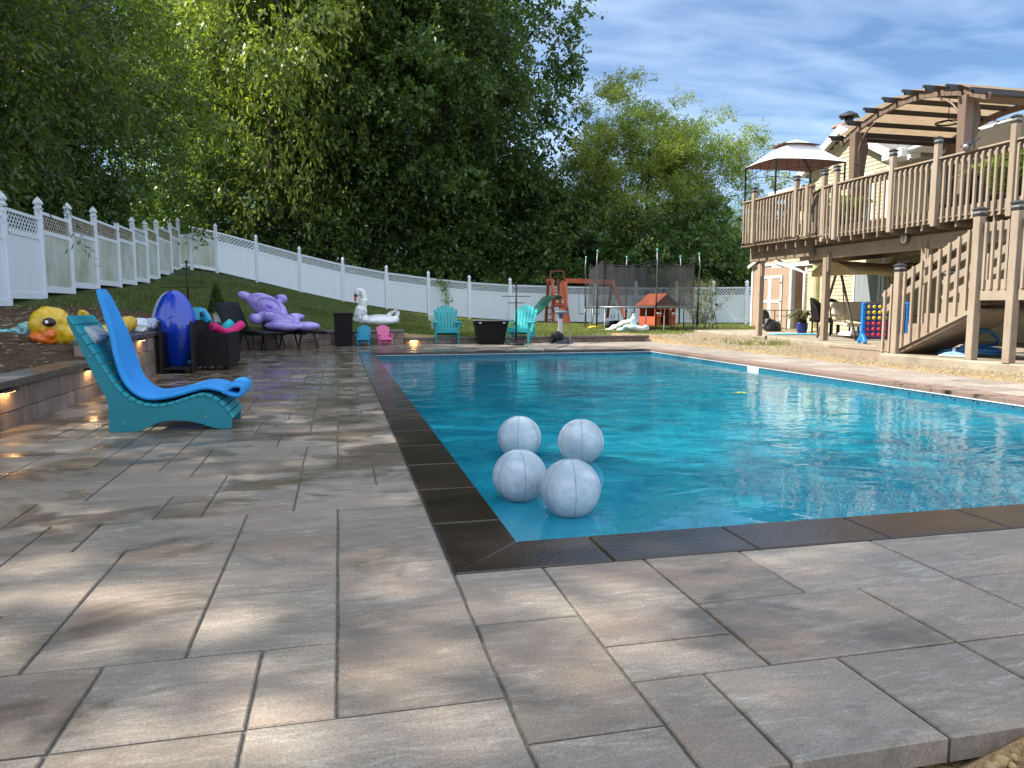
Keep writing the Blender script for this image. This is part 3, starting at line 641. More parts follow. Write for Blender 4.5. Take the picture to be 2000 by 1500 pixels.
def fence_panel(root, a, b, rack, mboard, mlat, lattice=True, drop=0.0, below=0.06):
    """a, b = (x, y, z) of neighbouring posts"""
    a, b = Vector(a), Vector(b); d = Vector((b.x-a.x, b.y-a.y, 0)); L = d.length; d.normalize(); nrm = Vector((-d.y, d.x, 0))
    za, zb = (a.z, b.z) if rack else (min(a.z, b.z)*0.55+max(a.z, b.z)*0.45,)*2
    za -= drop; zb -= drop; off = 0.07; hh = FH if lattice else FH-0.36
    def P_(u, h, w=0.0): 
        zz_ = za+(zb-za)*u/L+h; return (a.x+d.x*u+nrm.x*w, a.y+d.y*u+nrm.y*w, zz_)
    def quadbar(mb, u0, h0, u1, h1, v0, v1, th):
        """box between bottom line (u0,h0)-(u1,h1) with height"""
        vs = [P_(u0, h0, -th/2), P_(u1, h0, -th/2), P_(u1, h1, -th/2), P_(u0, h1, -th/2), P_(u0, h0, th/2), P_(u1, h0, th/2), P_(u1, h1, th/2), P_(u0, h1, th/2)]
        mb.add(vs, [(0, 1, 2, 3), (7, 6, 5, 4), (0, 4, 5, 1), (1, 5, 6, 2), (2, 6, 7, 3), (3, 7, 4, 0)])
    mb = MB(); u0, u1 = off, L-off
    for h0, h1 in ((below, below+0.14), (hh-(0.50 if lattice else 0.10), hh-(0.40 if lattice else 0.0)))+(((hh-0.07, hh),) if lattice else ()):
        mb = MB(); quadbar(mb, u0, h0, u1, h1, 0, 0, 0.05); mb.build('rail', vinyl, root, 0.003)
    mb = MB(); nb = max(4, int((u1-u0)/0.152)); w = (u1-u0)/nb
    for k in range(nb): quadbar(mb, u0+k*w+0.002, below+0.14, u0+(k+1)*w-0.002, hh-(0.50 if lattice else 0.10), 0, 0, 0.022)
    mb.build('board_panel', mboard, root, 0.0)
    if lattice:
        mb = MB(); h0, h1 = hh-0.40, hh-0.07; Hh = h1-h0; sp = 0.158; wd = 0.031
        quadbar(mb, u0, h0, u0+0.03, h1, 0, 0, 0.03); quadbar(mb, u1-0.03, h0, u1, h1, 0, 0, 0.03)
        W = u1-u0
        for sgn in (1, -1):
            k = -Hh
            while k < W:
                s0, s1 = k, k+Hh; t0, t1 = 0.0, Hh
                if s0 < 0: t0 = -s0; s0 = 0
                if s1 > W: t1 = Hh-(s1-W); s1 = W
                if s1-s0 > 0.02:
                    if sgn == 1: pa, pb = (u0+s0, h0+t0), (u0+s1, h0+t1)
                    else: pa, pb = (u1-s0, h0+t0), (u1-s1, h0+t1)
                    A, B = Vector(P_(pa[0], pa[1], 0.004*sgn)), Vector(P_(pb[0], pb[1], 0.004*sgn))
                    mb.bar(A, B, wd, 0.006, up=nrm)
                k += sp
        mb.build('lattice', mlat, root)
fl = thing('vinyl_fence', 'white lattice topped fence stepping uphill along the left, boards stained green with algae', 'fence')
P0 = LEFT_POSTS
for i, p in enumerate(P0):
    fence_post(fl, p[0], p[1], p[2]-0.03, FH+0.13+(0.12 if i in (9,) else 0), cap=(i not in (6-1, 9)), m=vinyl)
for i in range(len(P0)-1):
    st = i >= 2
    fence_panel(fl, P0[i], P0[i+1], False, vinyl_d if st else vinyl, lat_d if (st and i != 6) else vinyl)
fb = thing('vinyl_fence', 'white lattice topped fence following the slope down across the back of the yard', 'fence')
P1 = BACK_POSTS
xg = P1[0][0]+(P1[1][0]-P1[0][0])*0.32; yg = P1[0][1]+(P1[1][1]-P1[0][1])*0.32
for i, p in enumerate(P1[1:]): fence_post(fb, p[0], p[1], p[2]-0.03, FH+0.13)
zg = P1[0][2]+0.02
fence_post(fb, xg, yg, zg-0.05, FH-0.25, cap=False)
fence_panel(fb, P1[0], (xg, yg, zg), True, vinyl_d, vinyl, lattice=False)
fence_panel(fb, (xg, yg, zg), P1[1], True, vinyl_d, vinyl, lattice=True)
for i in range(1, len(P1)-1): fence_panel(fb, P1[i], P1[i+1], True, vinyl, vinyl)

# ================================================================== TREES
def leaf_mat(name, dark, light, trans=0.35, tcol=None):
    n = NT(name); g = n.n('ShaderNodeNewGeometry'); v = n.coord('Object')
    f = n.noise(v, 0.55, 4, 0.6); 
    c = n.mix(n.rng(n.math('ADD', n.math('MULTIPLY', f, 1.0), n.math('MULTIPLY', g.outputs['Random Per Island'], 0.45)), 0.45, 0.95), dark, light)
    n.l(c, n.b.inputs['Base Color']); n.b.inputs['Roughness'].default_value = 0.42; n.b.inputs['Specular IOR Level'].default_value = 0.45
    tb = n.n('ShaderNodeBsdfTranslucent'); n.l(n.mix(1.0, c, (1.5, 1.45, 0.55), 'MULTIPLY'), tb.inputs['Color'])
    ms = n.n('ShaderNodeMixShader'); ms.inputs[0].default_value = trans; n.l(n.b.outputs[0], ms.inputs[1]); n.l(tb.outputs[0], ms.inputs[2]); n.l(ms.outputs[0], n.out.inputs[0])
    return n.m
leaf_dark = leaf_mat('maple_leaf', (0.030, 0.068, 0.020), (0.095, 0.16, 0.036), 0.4)
leaf_mid = leaf_mat('ash_leaf', (0.045, 0.095, 0.024), (0.18, 0.26, 0.055), 0.5)
leaf_lite = leaf_mat('willow_leaf', (0.10, 0.155, 0.035), (0.30, 0.37, 0.085), 0.45)
needle_m = leaf_mat('needle', (0.030, 0.055, 0.022), (0.075, 0.11, 0.04), 0.2)
bark = mat('bark', (0.075, 0.062, 0.05), 0.95, 0.4, 6, 0.9, 22, stretch=(1, 1, 0.2))
def unit(n_, rng):
    d = rng.normal(size=(n_, 3)); return d/np.linalg.norm(d, axis=1)[:, None]
def leaves_along(base, dirs, length, per, size, rng, droop=0.6, spread=0.12, ratio=0.42):
    """base (k,3), dirs (k,3): twigs; returns V,F of rhomb leaves"""
    k = len(base); t = np.tile(np.linspace(0.1, 1, per), k); b = np.repeat(base, per, 0); d = np.repeat(dirs, per, 0); Ln = np.repeat(length, per)
    pos = b+d*(Ln*t)[:, None]; pos[:, 2] -= droop*Ln*t*t*0.6
    pos += rng.normal(size=pos.shape)*spread*0.6
    N = len(pos); sz = size*rng.uniform(0.6, 1.25, N)
    ax = d*0.6+unit(N, rng)*0.8; ax[:, 2] -= droop*0.7; ax /= np.linalg.norm(ax, axis=1)[:, None]
    nr = unit(N, rng)+np.array([0, 0, 0.9]); sd = np.cross(ax, nr); sd /= np.linalg.norm(sd, axis=1)[:, None]+1e-9
    w = sz*ratio
    V = np.empty((N, 4, 3)); V[:, 0] = pos; V[:, 1] = pos+ax*(sz*0.5)[:, None]+sd*w[:, None]*0.5; V[:, 2] = pos+ax*sz[:, None]; V[:, 3] = pos+ax*(sz*0.5)[:, None]-sd*w[:, None]*0.5
    return V.reshape(-1, 3), np.arange(N*4).reshape(-1, 4)
def crown_arrays(seed, rad, K, twigs, per, size, shell=0.55, clump=1.1, droop=0.6, tl=0.9, low=-0.75, ratio=0.42, lean=0.0, spread=0.12, wob=0.25):
    rng = np.random.default_rng(seed); rad = np.array(rad)
    d = unit(K*3, rng); d = d[d[:, 2] > low][:K]; K = len(d)
    r = shell+(1-shell)*rng.random(K)**0.6; r *= 1+wob*np.sin(d[:, 0]*3+seed)*np.cos(d[:, 1]*4-seed)+rng.normal(size=K)*0.07
    cen = d*rad*r[:, None]
    b = np.repeat(cen, twigs, 0); dd = np.repeat(d, twigs, 0)*0.7+unit(K*twigs, rng)*0.9; dd[:, 2] += 0.15; dd /= np.linalg.norm(dd, axis=1)[:, None]
    b = b+unit(len(b), rng)*(rng.random(len(b))**0.5)[:, None]*clump*np.array([1, 1, 0.6]); ln = tl*rng.uniform(0.5, 1.3, len(b))
    return leaves_along(b, dd, ln, per, size, rng, droop, spread, ratio)+(cen,)
def trunk_mb(h, r, limbs, seed, base=-0.4, fork=0.35):
    rr = random.Random(seed); mb = MB()
    pts = [(rr.uniform(-.15, .15)*k, rr.uniform(-.15, .15)*k, base+(h-base)*k/6) for k in range(7)]
    pts[0] = (0, 0, base); mb.tube(pts, [r*(1.25 if k == 0 else 1)*(1-k/6.8) for k in range(7)], 8)
    for i in range(limbs):
        k = rr.uniform(fork, 0.9)*6; j = int(k); p = Vector(pts[j]).lerp(Vector(pts[min(6, j+1)]), k-j); a = rr.uniform(0, 6.28); L = h*rr.uniform(0.22, 0.42)
        dv = Vector((math.cos(a), math.sin(a), rr.uniform(0.35, 1.0))).normalized(); q = [p]
        for s in range(4): dv = (dv+Vector((rr.uniform(-.25, .25), rr.uniform(-.25, .25), rr.uniform(-.1, .25)))).normalized(); q.append(q[-1]+dv*L/4)
        r0 = r*(1-j/7)*0.5; mb.tube(q, [r0, r0*.8, r0*.6, r0*.4, r0*.15], 6)
        for s in range(2):
            dv2 = (dv+Vector((rr.uniform(-1, 1), rr.uniform(-1, 1), rr.uniform(-.2, .6)))).normalized(); mb.tube([q[2+s], q[2+s]+dv2*L*0.25, q[2+s]+dv2*L*0.5+Vector((0, 0, -.1))], [r0*.4, r0*.25, r0*.08], 5)
    return mb
class TreeKind:
    def __init__(s, name, cname, lm, seed, h, r, crown, tr=0.25, limbs=9, bm=None):
        s.name, s.seed = name, seed; V, F, cen = crown_arrays(seed, **crown['p']); V = V+np.array([0, 0, crown['z']])
        s.V, s.F, s.lm, s.h, s.tr, s.limbs, s.cname, s.bm = V, F, lm, h, tr, limbs, cname, bm or bark; s.first = None
    def place(s, label, x, y, rz, scale, group, sz=1.0):
        z = gz(x, y)
        if s.first is None:
            o = thing(s.name, label, 'tree', (x, y, z), rz, group); o.scale = (scale, scale, scale*sz)
            trunk_mb(s.h, s.tr, s.limbs, s.seed).build('trunk', s.bm, o); np_mesh('crown', s.V, s.F, s.lm, o); s.first = o; return o
        o = copy_tree(s.first); o['label'] = label; o['group'] = group; o.location = (x, y, z); o.rotation_euler = (0, 0, rz); o.scale = (scale, scale, scale*sz); return o
K_big = TreeKind('maple_tree', 'c', leaf_dark, 11, 15, 0, dict(z=10.0, p=dict(rad=(6.4, 6.4, 9.0), K=360, twigs=16, per=17, size=0.22, shell=0.35, clump=1.3, droop=0.5, tl=0.9, low=-0.9, ratio=0.6)), tr=0.36, limbs=12)
K_ash = TreeKind('ash_tree', 'c', leaf_mid, 12, 12, 0, dict(z=8.2, p=dict(rad=(4.6, 4.6, 6.4), K=230, twigs=17, per=19, size=0.175, shell=0.35, clump=1.1, droop=0.9, tl=0.9, low=-0.95, ratio=0.42)), tr=0.22, limbs=10)
K_wil = TreeKind('willow_tree', 'c', leaf_lite, 13, 12.5, 0, dict(z=8.7, p=dict(rad=(6.5, 6.2, 7.4), K=480, twigs=21, per=18, size=0.19, shell=0.3, clump=0.95, droop=0.35, tl=0.95, low=-1.0, ratio=0.38)), tr=0.25, limbs=12)
K_sun = TreeKind('sunlit_ash_tree', 'c', leaf_lite, 17, 13, 0, dict(z=8.6, p=dict(rad=(4.8, 4.8, 6.8), K=240, twigs=15, per=12, size=0.23, shell=0.4, clump=1.0, droop=1.0, tl=0.9, low=-0.95, ratio=0.42)), tr=0.22, limbs=10)  # paler leaf colour paints the sunlight that neighbouring crowns block here
K_thin = TreeKind('ash_tree', 'c', leaf_mid, 15, 13, 0, dict(z=9.5, p=dict(rad=(3.6, 3.6, 5.0), K=56, twigs=34, per=13, size=0.22, shell=0.3, clump=0.85, droop=0.9, tl=0.9, low=-0.9, ratio=0.42)), tr=0.2, limbs=10)
K_pine = TreeKind('hemlock_tree', 'c', needle_m, 14, 14, 0, dict(z=8.0, p=dict(rad=(4.6, 4.6, 7.0), K=130, twigs=11, per=26, size=0.17, shell=0.35, clump=1.3, droop=0.45, tl=1.5, low=-0.95, ratio=0.16, spread=0.10)), tr=0.26, limbs=14)
K_bush = TreeKind('understory_shrub', 'c', leaf_dark, 16, 2.6, 0, dict(z=2.2, p=dict(rad=(2.6, 2.4, 3.0), K=90, twigs=13, per=11, size=0.22, shell=0.4, clump=0.75, droop=0.7, tl=0.7, low=-0.95, ratio=0.5)), tr=0.07, limbs=6)
GW = 'trees crowding behind the fences'
def at_px(px, dist):
    p = DP(px, 597, dist); return p.x, p.y
# back wood: big dark crowns behind the back fence
for i, (kd, px, dist, sc_, sz, lab) in enumerate([
    (K_big, 850, 46, 1.20, 1.08, 'tall dark maple filling the middle, its crown edge standing against the open sky'),
    (K_big, 735, 46, 1.12, 1.12, 'dark broad maple left of the tallest crown, low limbs over the back fence'),
    (K_sun, 545, 41, 1.35, 1.2, 'yellow green sunlit ash with drooping leaves above the fence corner'),
    (K_sun, 640, 47, 1.55, 1.2, 'bright drooping ash crown just behind the sunlit one at the fence corner'),
    (K_thin, 470, 46, 1.3, 1.15, 'thin leaning ash with sky showing through beside the fence corner'),
    (K_big, 985, 48, 0.72, 0.72, 'shaded maple at the foot of the tallest crown, behind the trampoline side'),
    (K_wil, 1255, 46, 0.92, 0.93, 'broad light green willow like tree with feathery top right of the dark wood'),
    (K_wil, 1112, 58, 0.72, 0.85, 'yellowish crown peeping between the dark wood and the light green tree'),
    (K_ash, 1440, 63, 0.72, 0.85, 'small thin tree with loose branches left of the deck rail'),
    (K_big, 820, 60, 1.3, 1.15, 'deep background maple closing the gap in the middle of the wood'),
    (K_ash, 400, 56, 1.6, 1.3, 'tall background ash showing between hemlock limbs at upper left'),
    (K_big, 1400, 58, 0.48, 0.50, 'low dark tree in front of the neighbour roof'),
    (K_ash, 1140, 45, 0.55, 0.5, 'low bushy tree behind the swing set beam')]):
    x, y = at_px(px, dist); kd.place(lab, x, y, i*1.37, sc_, GW, sz)
# trees behind the left fence, marching towards the camera
for i, (kd, x, y, sc_, sz, lab) in enumerate([
    (K_ash, -9.9, 30.5, 1.0, 0.98, 'drooping ash behind the far left fence panels'),
    (K_big, -13.2, 34.5, 0.9, 0.9, 'dark maple behind the far end of the stained fence'),
    (K_pine, -9.6, 24.8, 1.0, 0.95, 'hemlock with hanging dark boughs over the stained fence panels'),
    (K_ash, -12.0, 20.5, 1.15, 0.92, 'ash behind the middle of the left fence'),
    (K_pine, -9.4, 16.6, 1.0, 0.92, 'hemlock overhanging the near left fence posts'),
    (K_big, -15.5, 26.0, 0.95, 0.85, 'background maple deep in the left wood'),
    (K_pine, -11.5, 11.0, 1.05, 0.95, 'hemlock at the left picture edge'),
    (K_thin, -11.5, 5.0, 1.3, 1.15, 'thin ash standing left of the terrace beyond the picture edge'),
    (K_thin, -10.5, 0.5, 1.25, 1.1, 'ash standing far left beside the terrace'),

    (K_big, -16.0, 16.0, 1.0, 0.95, 'second background maple deep in the left wood')]):
    kd.place(lab, x, y, i*2.1+0.7, sc_, GW, sz)
# undergrowth
bi = 0
for px, dist in [(380, 40), (450, 41), (540, 42), (620, 42), (700, 43), (790, 43), (870, 43), (950, 43), (1040, 43), (1110, 42), (1190, 42), (1260, 41), (1350, 41), (1430, 42), (330, 46), (1490, 46)]:
    x, y = at_px(px, dist); K_bush.place('dark undergrowth bush behind the fence', x, y, bi*1.9, 1.1+0.25*math.sin(bi*2.3), 'undergrowth bushes behind the fences'); bi += 1
for y in (15, 18.5, 22, 25.5, 29, 33):
    K_bush.place('dark undergrowth bush behind the fence', -10.6-0.5*math.sin(y), y, y, 1.0, 'undergrowth bushes behind the fences'); bi += 1

# ================================================================== HOUSE
n = NT('taupe_painted_wood'); oi = n.n('ShaderNodeObjectInfo'); v = n.wcoord((1, 1, 0.18)); f = n.noise(v, 9, 6, 0.65, 0.6); f2 = n.noise(n.wcoord(), 1.1, 4, 0.6); f3 = n.noise(n.wcoord((1, 1, 0.1)), 60, 4, 0.7)
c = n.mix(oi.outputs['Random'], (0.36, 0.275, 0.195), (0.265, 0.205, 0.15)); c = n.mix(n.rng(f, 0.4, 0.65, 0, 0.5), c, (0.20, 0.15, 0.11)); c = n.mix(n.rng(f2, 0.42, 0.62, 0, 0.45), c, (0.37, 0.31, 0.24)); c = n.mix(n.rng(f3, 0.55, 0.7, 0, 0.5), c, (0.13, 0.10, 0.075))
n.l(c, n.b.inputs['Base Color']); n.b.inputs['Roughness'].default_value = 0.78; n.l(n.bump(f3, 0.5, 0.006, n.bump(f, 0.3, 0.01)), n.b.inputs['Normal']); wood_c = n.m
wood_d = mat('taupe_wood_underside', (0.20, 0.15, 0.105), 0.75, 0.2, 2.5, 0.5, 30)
capm = mat('post_cap_metal', (0.035, 0.03, 0.028), 0.35, 0.2, 8); cap_glass = mat('post_cap_glass', (0.25, 0.25, 0.26), 0.2, 0.1, 8)
white_trim = mat('white_trim', (0.72, 0.72, 0.70), 0.5, 0.05, 3)
soffit_m = mat('soffit', (0.62, 0.60, 0.55), 0.6, 0.06, 3)
glass_m = mat('window_glass', (0.05, 0.07, 0.08), 0.06, 0.2, 1.0, spec=0.8)
curt = mat('white_curtain', (0.24, 0.28, 0.28), 0.5, 0.35, 9, stretch=(1, 8, 0.1))
n = NT('yellow_lap_siding'); v = n.wcoord()
f = n.noise(v, 2.5, 4, 0.6); n.l(n.mix(n.rng(f, 0.3, 0.7), (0.46, 0.41, 0.26), (0.53, 0.475, 0.32)), n.b.inputs['Base Color']); n.b.inputs['Roughness'].default_value = 0.6; siding = n.m
n = NT('grey_roof_shingle'); v = n.wcoord(); f = n.noise(v, 9, 5, 0.7); f2 = n.noise(n.wcoord((3, 3, 9)), 4, 3, 0.6)
n.l(n.mix(n.rng(n.math('ADD', f, f2), 0.7, 1.3), (0.10, 0.095, 0.085), (0.30, 0.28, 0.25)), n.b.inputs['Base Color']); n.b.inputs['Roughness'].default_value = 0.9; n.l(n.bump(f2, 0.8, 0.03), n.b.inputs['Normal']); shingle = n.m
def clap(mb, x, y0_, y1_, z0, z1, step=0.115, inset=None):
    """lap siding on a wall facing -X: every board leans out at its lower edge; z1 may be a function of y"""
    top = z1 if callable(z1) else (lambda y: z1)
    z = z0
    zmax = max(top(y0_), top(y1_), top((y0_+y1_)/2))
    while z < zmax-0.01:
        # clip against a gable by shrinking the y range
        ya, yb = y0_, y1_
        zt = min(z+step, zmax)
        if callable(z1):
            ys_ = [q for q in np.linspace(y0_, y1_, 121) if top(q) >= zt-0.02]
            if not ys_: z += step; continue
            ya, yb = min(ys_), max(ys_)
        mb.add([(x-0.018, ya, z), (x-0.018, yb, z), (x, yb, zt), (x, ya, zt), (x, ya, z), (x, yb, z)], [(0, 3, 2, 1), (0, 1, 5, 4)]); z += step
def clap_minusy(mb, y, x0_, x1_, z0, z1, step=0.115):
    z = z0
    while z < z1-0.01:
        zt = min(z+step, z1)
        mb.add([(x0_, y-0.018, z), (x1_, y-0.018, z), (x1_, y, zt), (x0_, y, zt), (x0_, y, z), (x1_, y, z)], [(0, 1, 2, 3), (0, 4, 5, 1)]); z += step
HX, HXr = 15.0, 16.4
house = thing('house', 'two storey house with pale yellow lap siding and grey shingle roof behind the raised deck', 'house')
GY0, GY1, GP, ZE, ZP = 18.1, 21.75, 19.95, 5.25, 6.22
def gable(y): return ZE+(ZP-ZE)*(1-abs(y-GP)/(GP-GY0)) if y <= GP else ZE+(ZP-ZE)*(1-(y-GP)/(GY1-GP))
mb = MB(); clap(mb, HX, GY0, GY1, SL, gable); clap(mb, HX, 3.0, GY0, SL, 2.45)
clap(mb, HXr, 2.0, GY0, 2.45, 5.1); clap(mb, HX+0.35, GY1, 23.6, 2.36, 4.85)
clap_minusy(mb, GY0, HX, HXr, 2.45, 5.2)
mb.build('siding', siding, house)
mb = MB(); mb.lohi((HX+0.012, GY0+0.012, 0), (HX+9, GY1-0.012, ZE-0.02)); mb.lohi((HX+0.012, 2.0, 0), (HX+9, GY0+0.01, 2.44)); mb.lohi((HXr+0.012, 2.0, 2.45), (HX+8.9, GY0+0.009, 5.08)); mb.lohi((HX+0.362, GY1-0.01, 2.37), (HX+8.8, 23.6, 4.83))
mb.build('wall_core', soffit_m, house)
for (a_, b_) in (((HX-0.03, GY0-0.01, SL), (HX+0.05, GY0+0.10, ZE)), ((HX-0.03, GY1-0.10, SL), (HX+0.05, GY1+0.012, ZE))):
    mb = MB(); mb.lohi(a_, b_); mb.build('corner_board', white_trim, house, 0.004)
def roofslab(name, pts, th, m_, parent):
    mb = MB(); nr = (Vector(pts[1])-Vector(pts[0])).cross(Vector(pts[2])-Vector(pts[0])).normalized()*th
    if nr.z < 0: nr = -nr
    mb.add([tuple(Vector(p)) for p in pts]+[tuple(Vector(p)+nr) for p in pts], [(0, 1, 2, 3), (7, 6, 5, 4)]+[(i, i+4, (i+1) % 4+4, (i+1) % 4) for i in range(4)])
    return mb.build(name, m_, parent)
ov = 0.32; sl = (ZP-ZE)/(GP-GY0)
roofslab('roof', [(HX-ov, GY0-ov, ZE-sl*ov+0.06), (HX+9, GY0-ov, ZE-sl*ov+0.06), (HX+9, GP, ZP+0.06), (HX-ov, GP, ZP+0.06)], 0.07, shingle, house)
sl2 = (ZP-ZE)/(GY1-GP)
roofslab('roof', [(HX-ov, GP+.002, ZP+0.061), (HX+9, GP+.002, ZP+0.061), (HX+9, GY1+ov, ZE-sl2*ov+0.061), (HX-ov, GY1+ov, ZE-sl2*ov+0.061)], 0.07, shingle, house)
# rake boards and soffit
for (ya, za, yb, zb) in ((GY0-ov, ZE-sl*ov+0.06, GP, ZP+0.06), (GP, ZP+0.06, GY1+ov, ZE-sl2*ov+0.06)):
    mb = MB(); mb.add([(HX-ov-0.02, ya, za-0.20), (HX-ov-0.02, yb, zb-0.20), (HX-ov-0.02, yb, zb+0.05), (HX-ov-0.02, ya, za+0.05), (HX-ov, ya, za-0.20), (HX-ov, yb, zb-0.20), (HX-ov, yb, zb+0.05), (HX-ov, ya, za+0.05)],
        [(0, 1, 2, 3), (7, 6, 5, 4), (0, 4, 5, 1), (1, 5, 6, 2), (2, 6, 7, 3), (3, 7, 4, 0)])
    mb.build('rake_board', white_trim, house, 0.003)
    mb = MB(); mb.add([(HX-ov, ya, za-0.012), (HX+0.01, ya, za-0.012), (HX+0.01, yb, zb-0.012), (HX-ov, yb, zb-0.012)], [(0, 1, 2, 3)]); mb.build('soffit', soffit_m, house)
# boxed eave return joining the gable to the long low eave
mb = MB(); mb.lohi((HX-ov, GY0-0.75, 4.93), (HX+0.3, GY0-0.02, 5.16)); mb.build('eave_return', white_trim, house, 0.006)
# long front eave, gutter and roof slope over the recessed porch
EX = 15.0
roofslab('roof', [(EX-0.05, 2.0, 5.16), (HX+9, 2.0, 7.6), (HX+9, GY0-0.34, 7.6), (EX-0.05, GY0-0.34, 5.16)], 0.06, shingle, house)
mb = MB(); mb.lohi((EX, 2.0, 5.06), (HXr, GY0-0.74, 5.10)); mb.build('soffit', soffit_m, house)
mb = MB(); mb.grid(lambda u, w_: (EX-0.04-0.115*math.sin(math.pi*min(1, w_*1.1)), 2.0+u*(GY0-2.8), 5.04+0.15*w_), 1, 6); mb.build('gutter', white_trim, house, solid=0.01)
# lower wing with shingles and gutter at the far left
roofslab('roof', [(HX+0.0, GY1+ov, 4.86), (HX+6, GY1+ov, 6.4), (HX+6, 24.0, 6.4), (HX+0.0, 24.0, 4.86)], 0.06, shingle, house)
mb = MB(); mb.lohi((HX-0.1, GY1+ov, 4.78), (HX, 24.0, 4.92)); mb.build('gutter', white_trim, house, 0.01)
mb = MB(); mb.lohi((HX+0.0, GY1+0.05, 4.77), (HX+0.36, 24.0, 4.80)); mb.build('soffit', soffit_m, house)
# gutter and downspout near the lower left corner, fascia band under the deck ledger
mb = MB(); mb.lohi((HX-0.10, GY1-1.2, 2.28), (HX-0.03, 23.6, 2.40)); mb.build('fascia', white_trim, house, 0.004)
mb = MB(); mb.tube([(HX-0.10, 23.4, 2.9), (HX-0.12, 23.3, 2.45), (HX-0.12, 22.0, 2.15), (HX-0.08, 21.7, 2.05), (HX-0.08, 21.68, SL)], 0.045, 6); mb.build('downspout', white_trim, house)
# windows
def window(y0_, y1_, z0, z1, x=HX, mull=True, name='window', inner=glass_m):
    mb = MB(); t = 0.07; xf = x-0.05
    for a_, b_ in (((xf, y0_-t, z0-t), (x+0.01, y1_+t, z0)), ((xf, y0_-t, z1), (x+0.01, y1_+t, z1+t)), ((xf, y0_-t, z0), (x+0.01, y0_, z1)), ((xf, y1_, z0), (x+0.01, y1_+t, z1))): mb.lohi(a_, b_)
    if mull: mb.lohi((xf+0.01, y0_, (z0+z1)/2-0.02), (x, y1_, (z0+z1)/2+0.02))
    if mull == 2: mb.lohi((xf+0.005, (y0_+y1_)/2-0.03, z0), (x, (y0_+y1_)/2+0.03, z1))
    fr = mb.build(name, white_trim, house, 0.003)
    mb = MB(); mb.lohi((x-0.025, y0_, z0), (x-0.022, y1_, z1)); mb.build('pane', inner, fr)
window(18.75, 19.55, 3.35, 4.72)
window(13.2, 14.1, 3.0, 4.6, x=HXr); window(15.0, 16.6, 2.55, 4.6, x=HXr, mull=0, name='patio_door')
# sliding door with curtains under the deck
window(17.2, 19.3, SL+0.02, 2.12, mull=0, name='sliding_door', inner=curt)
mb = MB(); 
for yy in (18.22,): mb.lohi((HX-0.055, yy, SL), (HX-0.02, yy+0.08, 2.12))
mb.build('door_stile', white_trim, house)
mb = MB(); mb.box((HX-0.09, 16.95, 1.75), (0.12, 0.1, 0.22)); mb.cyl((HX-0.10, 16.95, 1.86), (HX-0.10, 16.95, 1.93), 0.06, 0.02); mb.build('wall_lamp', white_trim, house, 0.02)
# chimney
brick = mat('chimney_brick', (0.22, 0.10, 0.07), 0.9, 0.3, 8, 0.5, 20)
mb = MB(); mb.box((17.0, 22.6, 6.35), (0.7, 0.6, 1.3)); c_ = mb.build('chimney', brick, house, 0.01)
mb = MB(); mb.box((17.0, 22.6, 7.03), (0.85, 0.75, 0.08)); mb.build('crown', mat('chimney_crown', (0.33, 0.2, 0.14), 0.8, 0.2), c_, 0.02)
mb = MB(); mb.cyl((17.0, 22.6, 7.07), (17.0, 22.6, 7.32), 0.14); mb.lathe([(0.42, 7.32), (0.40, 7.35), (0.05, 7.52), (0.0, 7.52)], 4, T=Matrix.Translation((17.0, 22.6, 0))); mb.build('flue_cap', mat('flue_metal', (0.02, 0.02, 0.02), 0.5, 0.2), c_)
# security camera at the eave return
o = thing('security_camera', 'small white round security camera under the eave corner of the gable', 'camera', (HX-0.15, GY0-0.85, 4.93))
mb = MB(); mb.cyl((0, 0, 0.02), (0, 0, -0.05), 0.05); mb.build('mount', white_trim, o); mb = MB(); mb.ell((-0.03, -0.05, -0.09), (0.05, 0.065, 0.05)); mb.build('body', white_trim, o); mb = MB(); mb.cyl((-0.05, -0.1, -0.1), (-0.055, -0.12, -0.102), 0.025); mb.build('lens', capm, o)

# ================================================================== RAISED DECK
deck = thing('raised_deck', 'long raised taupe wooden deck on posts with balustrade, in front of the house', 'deck')
TOPZ, FL = 3.72, 2.62
def rail_section(root, a, b, top=TOPZ, bot=2.50, spacing=0.142, fascia=True, first=0.0, side=1):
    """a,b = (x,y); balusters on the outer face of top rail and fascia board"""
    A, B = Vector((a[0], a[1], 0)), Vector((b[0], b[1], 0)); d = (B-A); L = d.length; d.normalize(); nr = Vector((d.y, -d.x, 0))*side
    mb = MB(); off = nr*(-0.03)
    mb.bar(A+off+Vector((0, 0, top-0.10)), B+off+Vector((0, 0, top-0.10)), 0.038, 0.14); mb.build('top_rail', wood_c, root, 0.004)
    mb = MB(); mb.bar(A+off*0.2+Vector((0, 0, top-0.012)), B+off*0.2+Vector((0, 0, top-0.012)), 0.13, 0.032); mb.build('hand_rail', wood_c, root, 0.006)
    if fascia:
        mb = MB(); mb.bar(A+off+Vector((0, 0, bot+0.15)), B+off+Vector((0, 0, bot+0.15)), 0.038, 0.26); mb.build('fascia', wood_c, root, 0.004)
    mb = MB(); k = max(1, int(round(L/spacing))); 
    for i in range(k):
        p = A+d*((i+0.5)*L/k)+nr*0.012; zt = top-0.05; w = 0.040; h_ = 0.038
        # bevelled top end
        ux, uy = d*w/2, nr*h_
        vs = [p-ux, p+ux, p+ux+uy, p-ux+uy]
        V0 = [q+Vector((0, 0, bot+0.02)) for q in vs]; V1 = [vs[0]+Vector((0, 0, zt)), vs[1]+Vector((0, 0, zt)), vs[2]+Vector((0, 0, zt-0.045)), vs[3]+Vector((0, 0, zt-0.045))]
        mb.add(V0+V1, [(3, 2, 1, 0), (4, 5, 6, 7)]+[(i_, (i_+1) % 4, 4+(i_+1) % 4, 4+i_) for i_ in range(4)])
    mb.build('balusters', wood_c, root)
